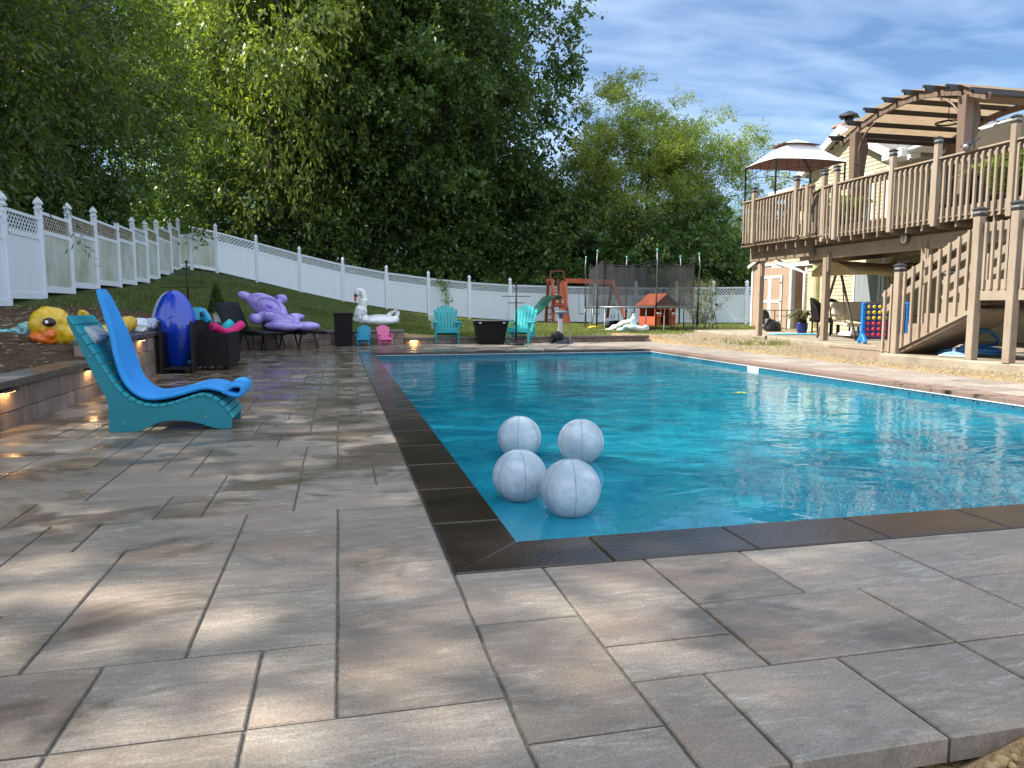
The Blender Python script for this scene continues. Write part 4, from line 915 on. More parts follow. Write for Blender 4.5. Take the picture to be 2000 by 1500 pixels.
def rail_post(root, x, y, z0, z1, ang=0.0, w=0.105, name='rail_post', cap=True):
    mb = MB(); mb.box((x, y, (z0+z1)/2), (w, w, z1-z0), rz=ang); p = mb.build(name, wood_c, root, 0.006)
    if cap:
        T = Matrix.Translation((x, y, z1)) @ Matrix.Rotation(ang+math.pi/4, 4, 'Z'); s_ = w/2*1.414
        mb = MB(); mb.lathe([(s_*1.12, 0), (s_*1.12, 0.028), (s_*0.86, 0.04), (s_*0.86, 0.085), (s_*1.3, 0.09), (s_*1.3, 0.108), (s_*0.5, 0.14), (0.002, 0.145)], 4, T=T, smooth=False); mb.build('post_cap', capm, p)
        mb = MB(); mb.lathe([(s_*0.98, 0.042), (s_*0.98, 0.083)], 4, T=T, smooth=False); mb.build('lamp_glass', cap_glass, p)
DX = 11.05
RP = [(10.98, 18.85), (10.98, 18.05), (10.98, 16.35), (10.99, 15.75)]                       # far left section, one step higher
rail_section(deck, (14.2, 18.95), (11.1, 18.95), top=3.80, bot=2.66, side=-1)
rail_section(deck, (10.98, 18.85), (10.98, 15.76), top=3.80, bot=2.66)
for p in ((10.93, 18.25), (10.93, 16.35), (14.0, 18.9), (12.4, 18.9), (10.93, 15.90)): rail_post(deck, p[0], p[1], 2.64, 3.98 if p[1] > 15.95 else 3.84, cap=p[1] > 15.95)
rail_section(deck, (11.46, 16.42), (11.12, 15.62), spacing=0.085); rail_section(deck, (11.12, 15.62), (DX, 15.2), spacing=0.14)
for p in ((11.43, 16.44), (11.10, 15.52), (DX-0.03, 14.98), (DX-0.04, 13.22), (DX-0.04, 12.06), (DX-0.04, 10.42)): rail_post(deck, p[0], p[1], 2.46, 3.98 if p != (11.43, 16.44) else 3.80, cap=p != (11.43, 16.44))
rail_section(deck, (DX, 15.2), (DX, 8.3)); rail_post(deck, DX-0.04, 8.3, 2.46, 3.98)
mb = MB(); 
yy = 4.0
while yy < 18.9: mb.lohi((DX-0.02 if yy < 15.6 else 11.0, yy+0.003, FL-0.03), (HX-0.02, yy+0.137, FL)); yy += 0.14
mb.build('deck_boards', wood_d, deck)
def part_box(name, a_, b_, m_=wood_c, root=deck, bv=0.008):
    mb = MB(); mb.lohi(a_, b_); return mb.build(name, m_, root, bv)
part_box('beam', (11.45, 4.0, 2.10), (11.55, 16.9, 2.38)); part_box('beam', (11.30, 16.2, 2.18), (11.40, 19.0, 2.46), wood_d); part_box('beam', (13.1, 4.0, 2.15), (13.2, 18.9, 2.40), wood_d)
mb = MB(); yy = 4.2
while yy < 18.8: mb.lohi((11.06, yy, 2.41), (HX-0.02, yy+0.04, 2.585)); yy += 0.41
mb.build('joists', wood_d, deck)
for (x, y) in ((11.42, 18.6), (11.42, 15.75), (11.5, 12.75), (11.5, 9.3)):
    mb = MB(); mb.box((x, y, (SL+2.12)/2), (0.14, 0.14, 2.12-SL)); mb.box((x, y-0.09, 2.0), (0.10, 0.04, 0.45)); mb.build('support_post', wood_c, deck, 0.008)
# --- stair: first flight parallel to the pool, landing, second flight up to the deck
st = thing('staircase', 'taupe wooden staircase rising from the pad to a landing below the deck rail', 'staircase')
SX0, SX1 = 9.55, 10.55; Y0s, Y1s, ZL = 11.55, 9.45, 1.20
nst = 6
for i in range(nst):
    z = SL+(ZL-SL)*(i+1)/(nst+0.0)-0.0; y = Y0s-(Y0s-Y1s)*(i)/nst
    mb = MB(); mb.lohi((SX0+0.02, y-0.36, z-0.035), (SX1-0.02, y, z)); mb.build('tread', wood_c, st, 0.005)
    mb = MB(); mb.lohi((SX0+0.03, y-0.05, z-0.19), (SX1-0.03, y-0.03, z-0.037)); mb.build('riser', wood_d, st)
for sx in (SX0-0.02, SX1+0.02):
    mb = MB(); pl = [(Y0s+0.05, SL), (Y0s+0.05, SL+0.12)]
    for i in range(nst): 
        y = Y0s-(Y0s-Y1s)*i/nst; z = SL+(ZL-SL)*(i+1)/nst; pl += [(y+0.01, z), (y-(Y0s-Y1s)/nst+0.01, z)]
    pl += [(Y1s, ZL-0.28), (Y0s-0.25, SL-0.02)]
    n_ = len(pl); mb.add([(sx-0.02, a, b) for a, b in pl]+[(sx+0.02, a, b) for a, b in pl], [tuple(range(n_)), tuple(range(2*n_-1, n_-1, -1))]+[(i, (i+1) % n_, (i+1) % n_+n_, i+n_) for i in range(n_)])
    mb.build('stringer', wood_c, st)
mb = MB(); mb.bar((10.0, Y0s-0.4, SL), (10.0, Y1s, ZL-0.3), 0.9, 0.05); mb.build('soffit_board', wood_d, st)
def slope_rail(x, ya, za, yb, zb, nb, la, lb, second=True):
    """za, zb heights of the rail top at both ends; la, lb heights of the baluster feet"""
    for off_, w_ in ((-0.06, 0.13), (-0.33, 0.11))[:2 if second else 1]:
        mb = MB(); mb.bar((x, ya, za+off_), (x, yb, zb+off_), 0.038, w_); mb.build('sloped_rail', wood_c, st, 0.004)
    mb = MB()
    for i in range(nb):
        t = (i+0.5)/nb; y = ya+(yb-ya)*t; mb.lohi((x-0.058, y-0.02, la+(lb-la)*t), (x-0.020, y+0.02, za+(zb-za)*t+0.01))
    mb.build('balusters', wood_c, st)
slope_rail(SX0-0.02, 11.06, 1.50, 9.58, 2.16, 8, 0.22, 0.98); slope_rail(SX0-0.02, 11.50, 1.18, 11.18, 1.39, 2, SL, 0.16)
slope_rail(SX1+0.04, 11.3, 1.42, 9.6, 2.14, 8, 0.2, 0.98)
for (x, y, z0, z1) in ((SX0-0.04, 11.12, 0.05, 1.56), (SX0-0.04, 9.52, SL, 2.32), (SX0-0.04, 8.86, SL, 2.33), (SX1+0.06, 11.2, SL, 1.5), (SX1+0.06, 9.5, SL, 2.2), (SX1+0.06, 8.8, SL, 2.3), (SX0-0.04, 7.9, SL, 2.2)):
    rail_post(st, x, y, z0, z1, w=0.125, name='newel_post')
mb = MB(); 
for k in range(8): mb.lohi((SX0-0.0+k*0.142, 7.9, ZL-0.035), (SX0+0.136+k*0.142, 9.50, ZL))
mb.build('landing', wood_c, st)
mb = MB(); mb.lohi((SX0-0.03, 8.93, ZL-0.15), (SX0+0.01, 9.45, ZL+0.01)); mb.build('landing_fascia', wood_c, st, 0.004)
mb = MB(); mb.lohi((SX0-0.03, 7.97, ZL-0.15), (SX0+0.01, 8.79, ZL+0.01)); mb.build('landing_fascia', wood_c, st, 0.004)
# level guard on the landing
for ya, yb in ((9.45, 8.93), (8.79, 7.98)):
    mb = MB(); mb.lohi((SX0-0.02, yb, 2.08), (SX0+0.018, ya, 2.21)); mb.build('top_rail', wood_c, st, 0.004)
    mb = MB(); mb.lohi((SX0-0.02, yb, ZL+0.012), (SX0+0.018, ya, ZL+0.16)); mb.build('bottom_rail', wood_c, st, 0.004)
    mb = MB(); k = 4 if ya > 9 else 6
    for i in range(k): y = ya+(yb-ya)*(i+0.5)/k; mb.lohi((SX0-0.058, y-0.02, ZL+0.02), (SX0-0.022, y+0.02, 2.22))
    mb.build('balusters', wood_c, st)
# second flight up to the deck, behind the landing guard
for i in range(8):
    z = ZL+(FL-ZL)*(i+1)/9; y = 9.9+i*0.0; x = SX1+0.0
mb = MB(); mb.bar((10.68, 7.9, ZL), (10.68, 5.2, FL), 0.04, 0.26); mb.build('stringer', wood_c, st)
# low wooden platform at the foot of the stair
lp = thing('step_platform', 'low weathered wooden platform step at the foot of the staircase', 'platform')
mb = MB(); mb.lohi((9.50, 11.29, 0.0), (9.54, 12.92, 0.155)); mb.lohi((9.54, 11.29, 0.0), (10.6, 11.33, 0.155)); mb.build('skirt', wood_c, lp, 0.006)
mb = MB()
for k in range(8): mb.lohi((9.49+k*0.142, 11.27, 0.157), (9.626+k*0.142, 12.94, 0.19))
mb.build('boards', wood_c, lp, 0.004)

# ================================================================== SMALL THINGS
def onG(px, py):
    """where the sight line meets the ground"""
    d = ray(px, py); t = 2.0
    for k in range(4000):
        p = EYE+d*t
        if p[2] <= gz(p[0], p[1]): break
        t += 0.02
    return Vector(p)
def remesh(mb, name, m, parent, vox=0.02, smooth=6, disp=0.0, dscale=8.0, seed=0, dec=1.0):
    """closed volumes fused into one continuous skin"""
    o = mb.build('tmp', m, None); r = o.modifiers.new('r', 'REMESH'); r.mode = 'VOXEL'; r.voxel_size = vox; r.use_smooth_shade = True
    s_ = o.modifiers.new('s', 'SMOOTH'); s_.factor = 0.5; s_.iterations = smooth
    dg = bpy.context.evaluated_depsgraph_get(); me = bpy.data.meshes.new_from_object(o.evaluated_get(dg)); bpy.data.objects.remove(o)
    me.name = name
    if disp:
        k = len(me.vertices); co = np.empty(k*3, np.float32); me.vertices.foreach_get('co', co); no = np.empty(k*3, np.float32); me.vertices.foreach_get('normal', no)
        co = co.reshape(-1, 3); no = no.reshape(-1, 3); q = co*dscale
        w = np.sin(q[:, 0]*2.1+np.sin(q[:, 1]*1.7+seed)*1.9)*np.cos(q[:, 2]*2.6+np.sin(q[:, 0]*1.3)*1.4)+0.6*np.sin(q[:, 1]*4.3+q[:, 2]*3.1+seed)*np.cos(q[:, 0]*3.7)
        co = co+no*(w*disp)[:, None]; me.vertices.foreach_set('co', co.astype(np.float32).ravel())
    me.polygons.foreach_set('use_smooth', [True]*len(me.polygons)); me.materials.clear(); me.materials.append(m); me.update()
    q = bpy.data.objects.new(name, me); COL.objects.link(q)
    if parent is not None: q.parent = parent
    return q
def part(mb, name, m, root, bevel=0.0, **k): return mb.build(name, m, root, bevel, **k)
def text(body, size, m, parent, loc, rot, name='lettering', ext=0.001):
    c = bpy.data.curves.new('t', 'FONT'); c.body = body; c.size = size; c.extrude = ext; c.align_x = 'CENTER'; c.align_y = 'CENTER'
    o = bpy.data.objects.new('t', c); COL.objects.link(o); dg = bpy.context.evaluated_depsgraph_get()
    me = bpy.data.meshes.new_from_object(o.evaluated_get(dg)); bpy.data.objects.remove(o)
    q = bpy.data.objects.new(name, me); COL.objects.link(q); me.materials.clear(); me.materials.append(m); q.location = loc; q.rotation_euler = rot
    if parent is not None: q.parent = parent
    return q
black_pl = mat('black_plastic', (0.006, 0.006, 0.007), 0.5, 0.3, 6, spec=0.3); dark_metal = mat('dark_metal', (0.03, 0.03, 0.035), 0.4, 0.2, 6, metal=0.6)
white_pl = mat('white_plastic', (0.72, 0.74, 0.75), 0.35, 0.05, 4); bolt_m = mat('bolt', (0.45, 0.45, 0.45), 0.3, 0.1, metal=1.0)
n = NT('black_wicker'); v = n.coord('Object'); wv = n.n('ShaderNodeTexWave'); wv.bands_direction = 'Z'; wv.inputs['Scale'].default_value = 22; n.l(v, wv.inputs['Vector'])
wv2 = n.n('ShaderNodeTexWave'); wv2.bands_direction = 'DIAGONAL'; wv2.inputs['Scale'].default_value = 16; n.l(v, wv2.inputs['Vector'])
n.l(n.mix(wv.outputs['Fac'], (0.002, 0.002, 0.002), (0.014, 0.011, 0.011)), n.b.inputs['Base Color']); n.b.inputs['Roughness'].default_value = 0.6; n.b.inputs['Specular IOR Level'].default_value = 0.25
n.l(n.bump(n.math('MULTIPLY', wv.outputs['Fac'], wv2.outputs['Fac']), 0.8, 0.01), n.b.inputs['Normal']); wicker = n.m

# ---------- teal chaise lounge
teal = mat('teal_poly_lumber', (0.004, 0.175, 0.225), 0.55, 0.10, 3, 0.15, 60)
teal2 = mat('teal_poly_slat', (0.010, 0.26, 0.31), 0.5, 0.12, 3, 0.15, 60)
YN = 6.17; CO_ = (-1.30, 0.0)
def pxz(px, py, Y=YN): p = atY(px, py, Y); return (p.x, max(0.0, p.z))
ch = thing('chaise_lounge', 'big teal slatted lounge chair with curved seat standing on wet pavers near the left wall', 'lounge chair', (-1.30, YN, 0))
def loc2(pts): return [(x+1.30, z) for x, z in pts]
side = [(212.5, 846), (272, 846), (283, 838), (307, 827), (333, 821.5), (368, 823), (395, 828.5), (416, 836), (432, 840), (453, 840), (453.5, 821), (446, 805), (432, 789), (416, 778.7), (397, 773), (379, 776), (357, 783), (333, 790.7), (307, 794.7), (283, 793), (264, 786.7), (248, 777), (232, 762.7), (213, 737), (187, 697), (165, 665), (147, 638), (137, 621), (131, 620.5), (129.5, 624), (134, 635), (149, 666), (171, 711), (192, 751), (206, 775), (211, 793), (212.5, 820)]
poly = loc2([pxz(*p) for p in side]); 
for p in range(2): poly[p] = (poly[p][0], 0.0)
for yoff in (0.014, 0.556):
    mb = MB(); mb.prism(poly, 0.026, Matrix.Translation((0, yoff, 0))); sp_ = part(mb, 'side_panel', teal, ch, 0.003)
    if yoff < 0.1:
        for bx, by in ((241.5, 828.5), (402, 815), (174.5, 696.5)):
            x, z = pxz(bx, by); mb = MB(); mb.cyl((x+1.30, -0.003, z), (x+1.30, 0.004, z), 0.006, n=10); part(mb, 'bolt', bolt_m, sp_)
top_path = [(131, 617), (147, 636), (165, 662), (187, 694), (213, 734), (232, 760), (248, 774), (264, 784), (283, 790.5), (307, 792.5), (333, 788.5), (357, 781), (379, 774), (397, 771), (416, 776.5), (433, 787.5), (448, 804.5), (456, 820)]
tp = [Vector((a, 0, b)) for a, b in loc2([pxz(*p) for p in top_path])]; tp = bez(tp, 6)
cum = [0.0]
for a, b in zip(tp[:-1], tp[1:]): cum.append(cum[-1]+(b-a).length)
def on_path(s):
    s = max(0, min(cum[-1], s)); i = max(k for k in range(len(cum)) if cum[k] <= s+1e-9); i = min(i, len(tp)-2)
    t = (s-cum[i])/max(1e-9, cum[i+1]-cum[i]); return tp[i].lerp(tp[i+1], t), (tp[i+1]-tp[i]).normalized()
s_ = 0.0; 
while s_ < cum[-1]-0.03:
    w = 0.085 if s_ < 0.62 else 0.058
    p, d = on_path(s_+w/2); p.y = 0.285; nrm = Vector((-d.z, 0, d.x)); 
    if nrm.z < 0 and abs(d.x) > 0.2: nrm = -nrm
    mb = MB(); mb.bar(p-d*(w/2-0.003)+Vector((0, 0, 0)), p+d*(w/2-0.003), 0.585, 0.020, up=(nrm.x, 0, nrm.z)); part(mb, 'slat', teal2, ch, 0.003); s_ += w
# ---------- blue foam float draped on it
foam = mat('blue_closed_cell_foam', (0.018, 0.27, 0.68), 0.6, 0.10, 5, 0.35, 120)
fp = [(178, 567), (186, 588), (197, 620), (210, 660), (219, 700), (230, 735), (246, 760), (267, 777), (293, 785), (333, 781), (373, 770.5), (400, 764), (427, 768), (448, 777), (468, 779), (480, 768), (478, 752), (463, 745.5), (446, 749), (431, 762)]
fq = [Vector((x+1.30, 0, z)) for x, z in [pxz(a, b, YN+0.06) for a, b in fp]]; fq = bez(fq, 7)
fo = MB(); nn = 14; V = []; Fs = []
for i, p in enumerate(fq):
    a = fq[max(0, i-1)]; b = fq[min(len(fq)-1, i+1)]; d = (b-a).normalized(); nr = Vector((-d.z, 0, d.x)); t = i/(len(fq)-1)
    w = 0.56*min(1, 0.30+t*3.2) if t < 0.25 else 0.56; w *= 1.0; th = 0.024 if t > 0.04 else 0.016+0.008*t/0.04
    yc = 0.04+0.56/2-(0.56-w)*0.32
    for k in range(nn):
        A = 2*math.pi*k/nn; cs, sn = math.cos(A), math.sin(A); q = p+nr*(0.030+th*abs(sn)**0.5*(1 if sn >= 0 else -1)); q = Vector((q.x, yc+w/2*abs(cs)**0.22*(1 if cs >= 0 else -1), q.z)); V.append(q)
for i in range(len(fq)-1):
    for k in range(nn): Fs.append((i*nn+k, i*nn+(k+1) % nn, (i+1)*nn+(k+1) % nn, (i+1)*nn+k))
Fs += [tuple(range(nn)), tuple((len(fq)-1)*nn+k for k in range(nn-1, -1, -1))]
fo.add(V, Fs, True); o = fo.build('foam_float', foam, None, sub=1); o.location = (-1.30, YN, 0)
tag(o, 'bright blue foam float draped over the teal lounge chair, its end curled into a loop', 'pool float')
n = NT('woven_grey_fabric'); v = n.coord('Object', (1, 1, 1), (0.5, 0.3, 0.2)); w_ = n.n('ShaderNodeTexWave'); w_.inputs['Scale'].default_value = 26; w_.inputs['Distortion'].default_value = 3; n.l(v, w_.inputs['Vector'])
n.l(n.mix(n.rng(w_.outputs['Fac'], 0.35, 0.65), (0.20, 0.22, 0.23), (0.55, 0.58, 0.60)), n.b.inputs['Base Color']); n.b.inputs['Roughness'].default_value = 0.9; weave = n.m
mb = MB(); mb.box((0, 0, 0), (0.15, 0.34, 0.10)); p = pxz(178, 652, YN+0.3); 
o = mb.build('head_cushion', weave, None, 0.035, 4, smooth=True); o.location = (p[0]+0.03, YN+0.28, p[1]-0.01); o.rotation_euler = (0, R(38), 0); tag(o, 'small grey and white woven cushion tucked behind the foam on the teal lounge', 'cushion')

# ---------- floats on the left bank
yel = mat('yellow_vinyl', (0.62, 0.40, 0.012), 0.28, 0.15, 5, 0.5, 22, coat=0.3); orange = mat('orange_vinyl', (0.60, 0.12, 0.008), 0.3, 0.15, 5, 0.5, 22, coat=0.3)
blk = mat('black_print', (0.02, 0.015, 0.012), 0.35, 0.1); wht = mat('white_print', (0.75, 0.75, 0.70), 0.35, 0.05)
g0 = onG(105, 669); dk = thing('duck_float', 'half inflated yellow duck pool float with orange beak and dark eye on the bare bank', 'pool float', g0, -YAW*0+R(0))
vx = Vector((RT[0], RT[1], 0)); vz = Vector((0, 0, 1)); vy = Vector((FW[0], FW[1], 0)).normalized()
dist = (g0-Vector(EYE)).dot(Vector(FW)); u_ = dist/FPX           # metres per pixel at the duck
def loc3(px, py, dd=0.0): 
    q = DP(px, py, dist+dd); return q-g0
mb = MB(); hc = loc3(98, 634, 0.02); mb.ell(hc, (u_*38, u_*30, u_*36), 24, 16)
pts = [loc3(105, 648, 0.05), loc3(130, 652, 0.1), loc3(170, 655, 0.2), loc3(210, 652, 0.45), loc3(235, 640, 0.9), loc3(252, 630, 1.2), loc3(262, 640, 1.3)]
mb.tube(bez(pts, 5), [u_*28]*4+[u_*24]*4+[u_*20]*8+[u_*17]*8+[u_*15]*4+[u_*10]*3, 14)
remesh(mb, 'body', yel, dk, 0.018, 4, 0.007, 15)
mb = MB(); mb.ell(loc3(84, 661, -0.12), (u_*25, u_*20, u_*11), 18, 10, rot=(0, R(18), 0)); mb.ell(loc3(97, 653, -0.14), (u_*12, u_*14, u_*12), 14, 8); remesh(mb, 'beak', orange, dk, 0.012, 3, 0.004, 22)
mb = MB(); mb.ell(loc3(96, 629.5, -u_*31), (u_*12, u_*4, u_*9), 20, 10); ey = part(mb, 'eye', blk, dk); mb = MB(); mb.ell(loc3(91, 629, -u_*35), (u_*3.5, u_*1.5, u_*3.5), 12, 8); part(mb, 'pupil', wht, ey)
mb = MB(); mb.tube(bez([loc3(72, 666, -u_*27), loc3(86, 664, -u_*33), loc3(97, 656, -u_*31), loc3(101, 649, -u_*29)], 5), u_*0.8, 6); part(mb, 'smile', blk, dk)
def blob(name, label, cat, px, py, w, h, m, seed, dd=0.0, flat_=1.0, disp=0.03, ds=9, group=None, lift=0.0):
    g1 = onG(px, py); k = (g1-Vector(EYE)).dot(Vector(FW))/FPX; rr = random.Random(seed); mb = MB()
    for i in range(5): mb.ell((rr.uniform(-.5, .5)*w*k*0.7, rr.uniform(-.15, .15)*w*k, h*k*0.35+rr.uniform(-.1, .2)*h*k), (w*k*rr.uniform(.22, .34), w*k*0.2*flat_, h*k*rr.uniform(.3, .5)), 14, 10, rot=(rr.uniform(-.5, .5), rr.uniform(-.5, .5), 0))
    o = remesh(mb, name, m, None, max(0.012, k*w*0.02), 4, disp, ds, seed); o.location = g1+Vector((0, 0, lift)); tag(o, label, cat, group); return o
tealv = mat('deflated_teal_vinyl', (0.03, 0.33, 0.33), 0.25, 0.5, 7, 0.6, 25, coat=0.4, c2=(0.30, 0.45, 0.48))
g1 = onG(40, 652); mb = MB()
for a_, b_, r_ in ((0.12, 0.05, (0.16, 0.12, 0.10)), (0.04, 0.03, (0.2, 0.1, 0.05)), (-0.1, 0.02, (0.16, 0.08, 0.025)), (0.16, 0.12, (0.06, 0.05, 0.08))): mb.ell((a_, 0, b_), r_, 14, 10)
o = remesh(mb, 'deflated_float', tealv, None, 0.012, 3, 0.016, 20, 3); o.location = g1; tag(o, 'crumpled teal deflated float lying left of the yellow duck head', 'pool float')
blob('deflated_float', 'small yellow bit of float showing over the top of the teal chair back', 'pool float', 165, 640, 26, 26, yel, 4, lift=0.08)
pw = mat('white_blue_vinyl', (0.42, 0.50, 0.58), 0.25, 0.3, 6, 0.5, 30, coat=0.4, c2=(0.65, 0.70, 0.76)); pb = mat('blue_patterned_vinyl', (0.05, 0.12, 0.35), 0.3, 0.5, 26, 0.5, 30, c2=(0.60, 0.62, 0.66))
for (px, m_, sd, lab) in ((268, pw, 5, 'folded white and pale blue float bundle on the taller wall cap'), (290, pb, 6, 'folded blue patterned float bundle next to the pale one on the wall cap')):
    q = atX(px, 650, -2.72); mb = MB(); rr = random.Random(sd)
    for i in range(6): mb.ell((rr.uniform(-.08, .08), rr.uniform(-.13, .13), 0.05+rr.uniform(0, .07)), (0.10, 0.13, 0.07), 12, 8, rot=(rr.uniform(-.6, .6), rr.uniform(-.6, .6), 0))
    o = remesh(mb, 'folded_float', m_, None, 0.014, 2, 0.014, 26, sd); o.location = (q.x, q.y, 0.605); tag(o, lab, 'pool float')

# ---------- storage carts with floats
def poly_slab(name, pts, d0, th, m, parent=None, bevel=0.03, seg=3):
    """outline given as photo points at distance d0, extruded away by th: a real thick body at its place"""
    q = [DP(a, b, d0) for a, b in pts]; back = Vector((vy.x, vy.y, 0))*th; c0 = q[0].copy(); n_ = len(q)
    mb = MB(); mb.add([tuple(p-c0) for p in q]+[tuple(p-c0+back) for p in q], [tuple(range(n_)), tuple(range(2*n_-1, n_-1, -1))]+[(i, (i+1) % n_, (i+1) % n_+n_, i+n_) for i in range(n_)])
    o = mb.build(name, m, parent, bevel, seg, smooth=True); o.location = c0; return o
rk = thing('float_rack', 'open black wicker rack against the left wall holding the dark blue float', 'storage rack', (-2.27, 12.1, 0))
for sx in (-0.20, 0.22):
    for sy in (-0.72, 0.72): mb = MB(); mb.box((sx, sy, 0.39), (0.045, 0.045, 0.72)); part(mb, 'post', black_pl, rk, 0.006)
for sx in (-0.21, 0.225): mb = MB(); mb.box((sx, 0, 0.33 if sx < 0 else 0.42), (0.02, 1.40, 0.52 if sx < 0 else 0.60)); part(mb, 'side_panel', wicker, rk)
mb = MB(); mb.box((0.01, 0.72, 0.39), (0.40, 0.02, 0.66)); part(mb, 'end_panel', wicker, rk); mb = MB(); mb.box((0.01, 0, 0.07), (0.42, 1.42, 0.03)); part(mb, 'shelf', black_pl, rk, 0.004)
for sx in (-0.17, 0.19):
    for sy in (-0.66, 0.66): mb = MB(); mb.tube([(sx-0.012, sy, 0.03), (sx+0.012, sy, 0.03)], 0.028, 10); part(mb, 'caster', black_pl, rk)
ct = thing('storage_cart', 'black wicker storage cart on casters with pink and teal noodles sticking out', 'storage cart', (-1.83, 12.48, 0))
mb = MB(); 
for a_, b_ in (((-0.21, -0.63, 0.06), (0.21, -0.61, 0.56)), ((-0.21, 0.61, 0.06), (0.21, 0.63, 0.56)), ((-0.21, -0.61, 0.06), (-0.19, 0.61, 0.56)), ((0.19, -0.61, 0.06), (0.21, 0.61, 0.56)), ((-0.19, -0.61, 0.06), (0.19, 0.61, 0.09))):
    mb = MB(); mb.lohi(a_, b_); part(mb, 'panel', wicker, ct, 0.004)
mb = MB(); mb.lohi((-0.235, -0.64, 0.06), (-0.212, 0.1, 0.76)); part(mb, 'raised_end', wicker, ct, 0.004)
for sx in (-0.17, 0.17):
    for sy in (-0.57, 0.57): mb = MB(); mb.tube([(sx-0.012, sy, 0.03), (sx+0.012, sy, 0.03)], 0.03, 10); mb.box((sx, sy, 0.05), (0.02, 0.02, 0.03)); part(mb, 'caster', black_pl, ct)
dblue = mat('dark_blue_vinyl', (0.004, 0.040, 0.42), 0.12, 0.15, 2.5, 0.25, 9, coat=0.6); clearv = mat('clear_vinyl_rim', (0.30, 0.36, 0.46), 0.1, 0.3, 4, 0.2, 9, coat=0.6)
bf = thing('oval_float', 'large glossy dark blue oval float standing on edge in the black rack', 'pool float', DP(347, 728, 11.15))
def tear(q):
    s = 1.0-0.42*max(0, -q.z)**1.3; return Vector((q.x*s+(-0.12*q.z if q.z < 0 else 0)*-1*0.6, q.y*s, q.z))
k_ = 11.15/FPX; cz = (728-649)*k_+0.0
mb = MB(); mb.ell((0.0, 0.0, cz), (k_*42, k_*24, k_*81), 28, 20, rot=(0, 0, -YAW), fn=tear); part(mb, 'body', dblue, bf)
mb = MB(); mb.ell((-k_*7*math.cos(YAW), k_*6, cz), (k_*41, k_*20, k_*80), 28, 20, rot=(0, 0, -YAW), fn=tear); part(mb, 'clear_rim', clearv, bf)
T = Matrix.Translation((0.0, 0.0, cz)) @ Matrix.Rotation(-YAW, 4, 'Z')
arc = []
for i in range(16): 
    a = R(-70+i*13); x_ = k_*(16*math.cos(a)+6); z_ = k_*(30*math.sin(a)+2); arc.append((x_, -k_*24*math.sqrt(max(0.05, 1-(x_/(k_*35))**2-(z_/(k_*81))**2))-0.004, z_))
mb = MB(); mb.tube(arc, 0.006, 6, T=T); part(mb, 'seam', mat('seam_blue', (0.05, 0.16, 0.5), 0.3, 0.1), bf)
mb = MB(); c0 = Vector((-k_*29, -k_*8, -k_*41)); mb.tube([c0+Vector((0, 0, .07)), c0+Vector((.0, -.03, .05)), c0+Vector((.01, -.03, -.05)), c0+Vector((.02, 0, -.07)), c0+Vector((.035, -.015, -.05)), c0+Vector((.03, -.015, .05))], 0.009, 6, True, T=T); part(mb, 'handle', white_pl, bf)
lb1 = mat('sky_blue_vinyl', (0.015, 0.28, 0.50), 0.25, 0.15, 5, 0.3, 15, coat=0.4); lb2 = mat('pale_blue_vinyl', (0.10, 0.50, 0.68), 0.25, 0.15, 5, 0.3, 15, coat=0.4)
sf = thing('animal_float', 'folded light blue animal float with a black eye beside the dark blue oval float', 'pool float', DP(385, 712, 11.5))
for pts, d0, th, m_, nm in (([(368, 618), (372, 607), (381, 602), (391, 605), (398, 614), (404, 626), (396, 627), (390, 632), (391, 700), (386, 704), (376, 680), (370, 655)], 11.62, 0.16, lb1, 'body'),
                            ([(374, 612), (381, 604), (389, 607), (384, 618), (383, 640), (387, 690), (380, 682), (375, 650)], 11.54, 0.07, lb2, 'fin'),):
    q = poly_slab(nm, pts, d0, th, m_, None, 0.022, 3); q.parent = sf; q.location = q.location-sf.location
mb = MB(); c0 = DP(394, 613.5, 11.60)-sf.location; mb.ell(c0, (k_*3.2, 0.012, k_*6), 14, 8, rot=(0, R(-25), 0)); part(mb, 'eye', blk, sf)
mb = MB(); mb.box((0, 0, 0), (0.36, 0.5, 0.06)); o = mb.build('foam_board', mat('foam_board_blue', (0.01, 0.22, 0.42), 0.6, 0.1, 6), None, 0.015, 2); o.location = DP(372, 711, 11.3)+Vector((0, 0.2, 0)); o.rotation_euler = (0, 0, R(-8)); tag(o, 'flat blue foam board lying low between the rack and the cart', 'kickboard')
pink = mat('hot_pink_foam', (0.60, 0.012, 0.16), 0.7, 0.12, 9, 0.4, 90); aqua = mat('aqua_foam', (0.015, 0.42, 0.50), 0.7, 0.12, 9, 0.4, 90)
nd = thing('pool_noodle', 'thick hot pink foam noodle bent in a U on top of the storage cart', 'pool noodle', DP(440, 645, 11.9))
q = [DP(415, 637.5, 11.6), DP(426, 643, 11.75), DP(440, 650, 11.95), DP(455, 645, 12.15), (DP(472, 633, 12.35))]
mb = MB(); mb.tube(bez([p-nd.location for p in q], 6), 0.068, 16); part(mb, 'foam', pink, nd)
d_ = (q[0]-q[1]).normalized(); text('R', 0.07, blk, nd, q[0]-nd.location+d_*0.002, d_.to_track_quat('Z', 'Y').to_euler(), ext=0.0006)
mb = MB(); q = [DP(436, 644, 12.05), DP(444, 636, 12.1), DP(452, 629, 12.15)]; mb.tube([p-q[0] for p in q], 0.066, 16); o = mb.build('pool_noodle', aqua); o.location = q[0]; tag(o, 'short teal foam noodle behind the pink one in the cart', 'pool noodle')

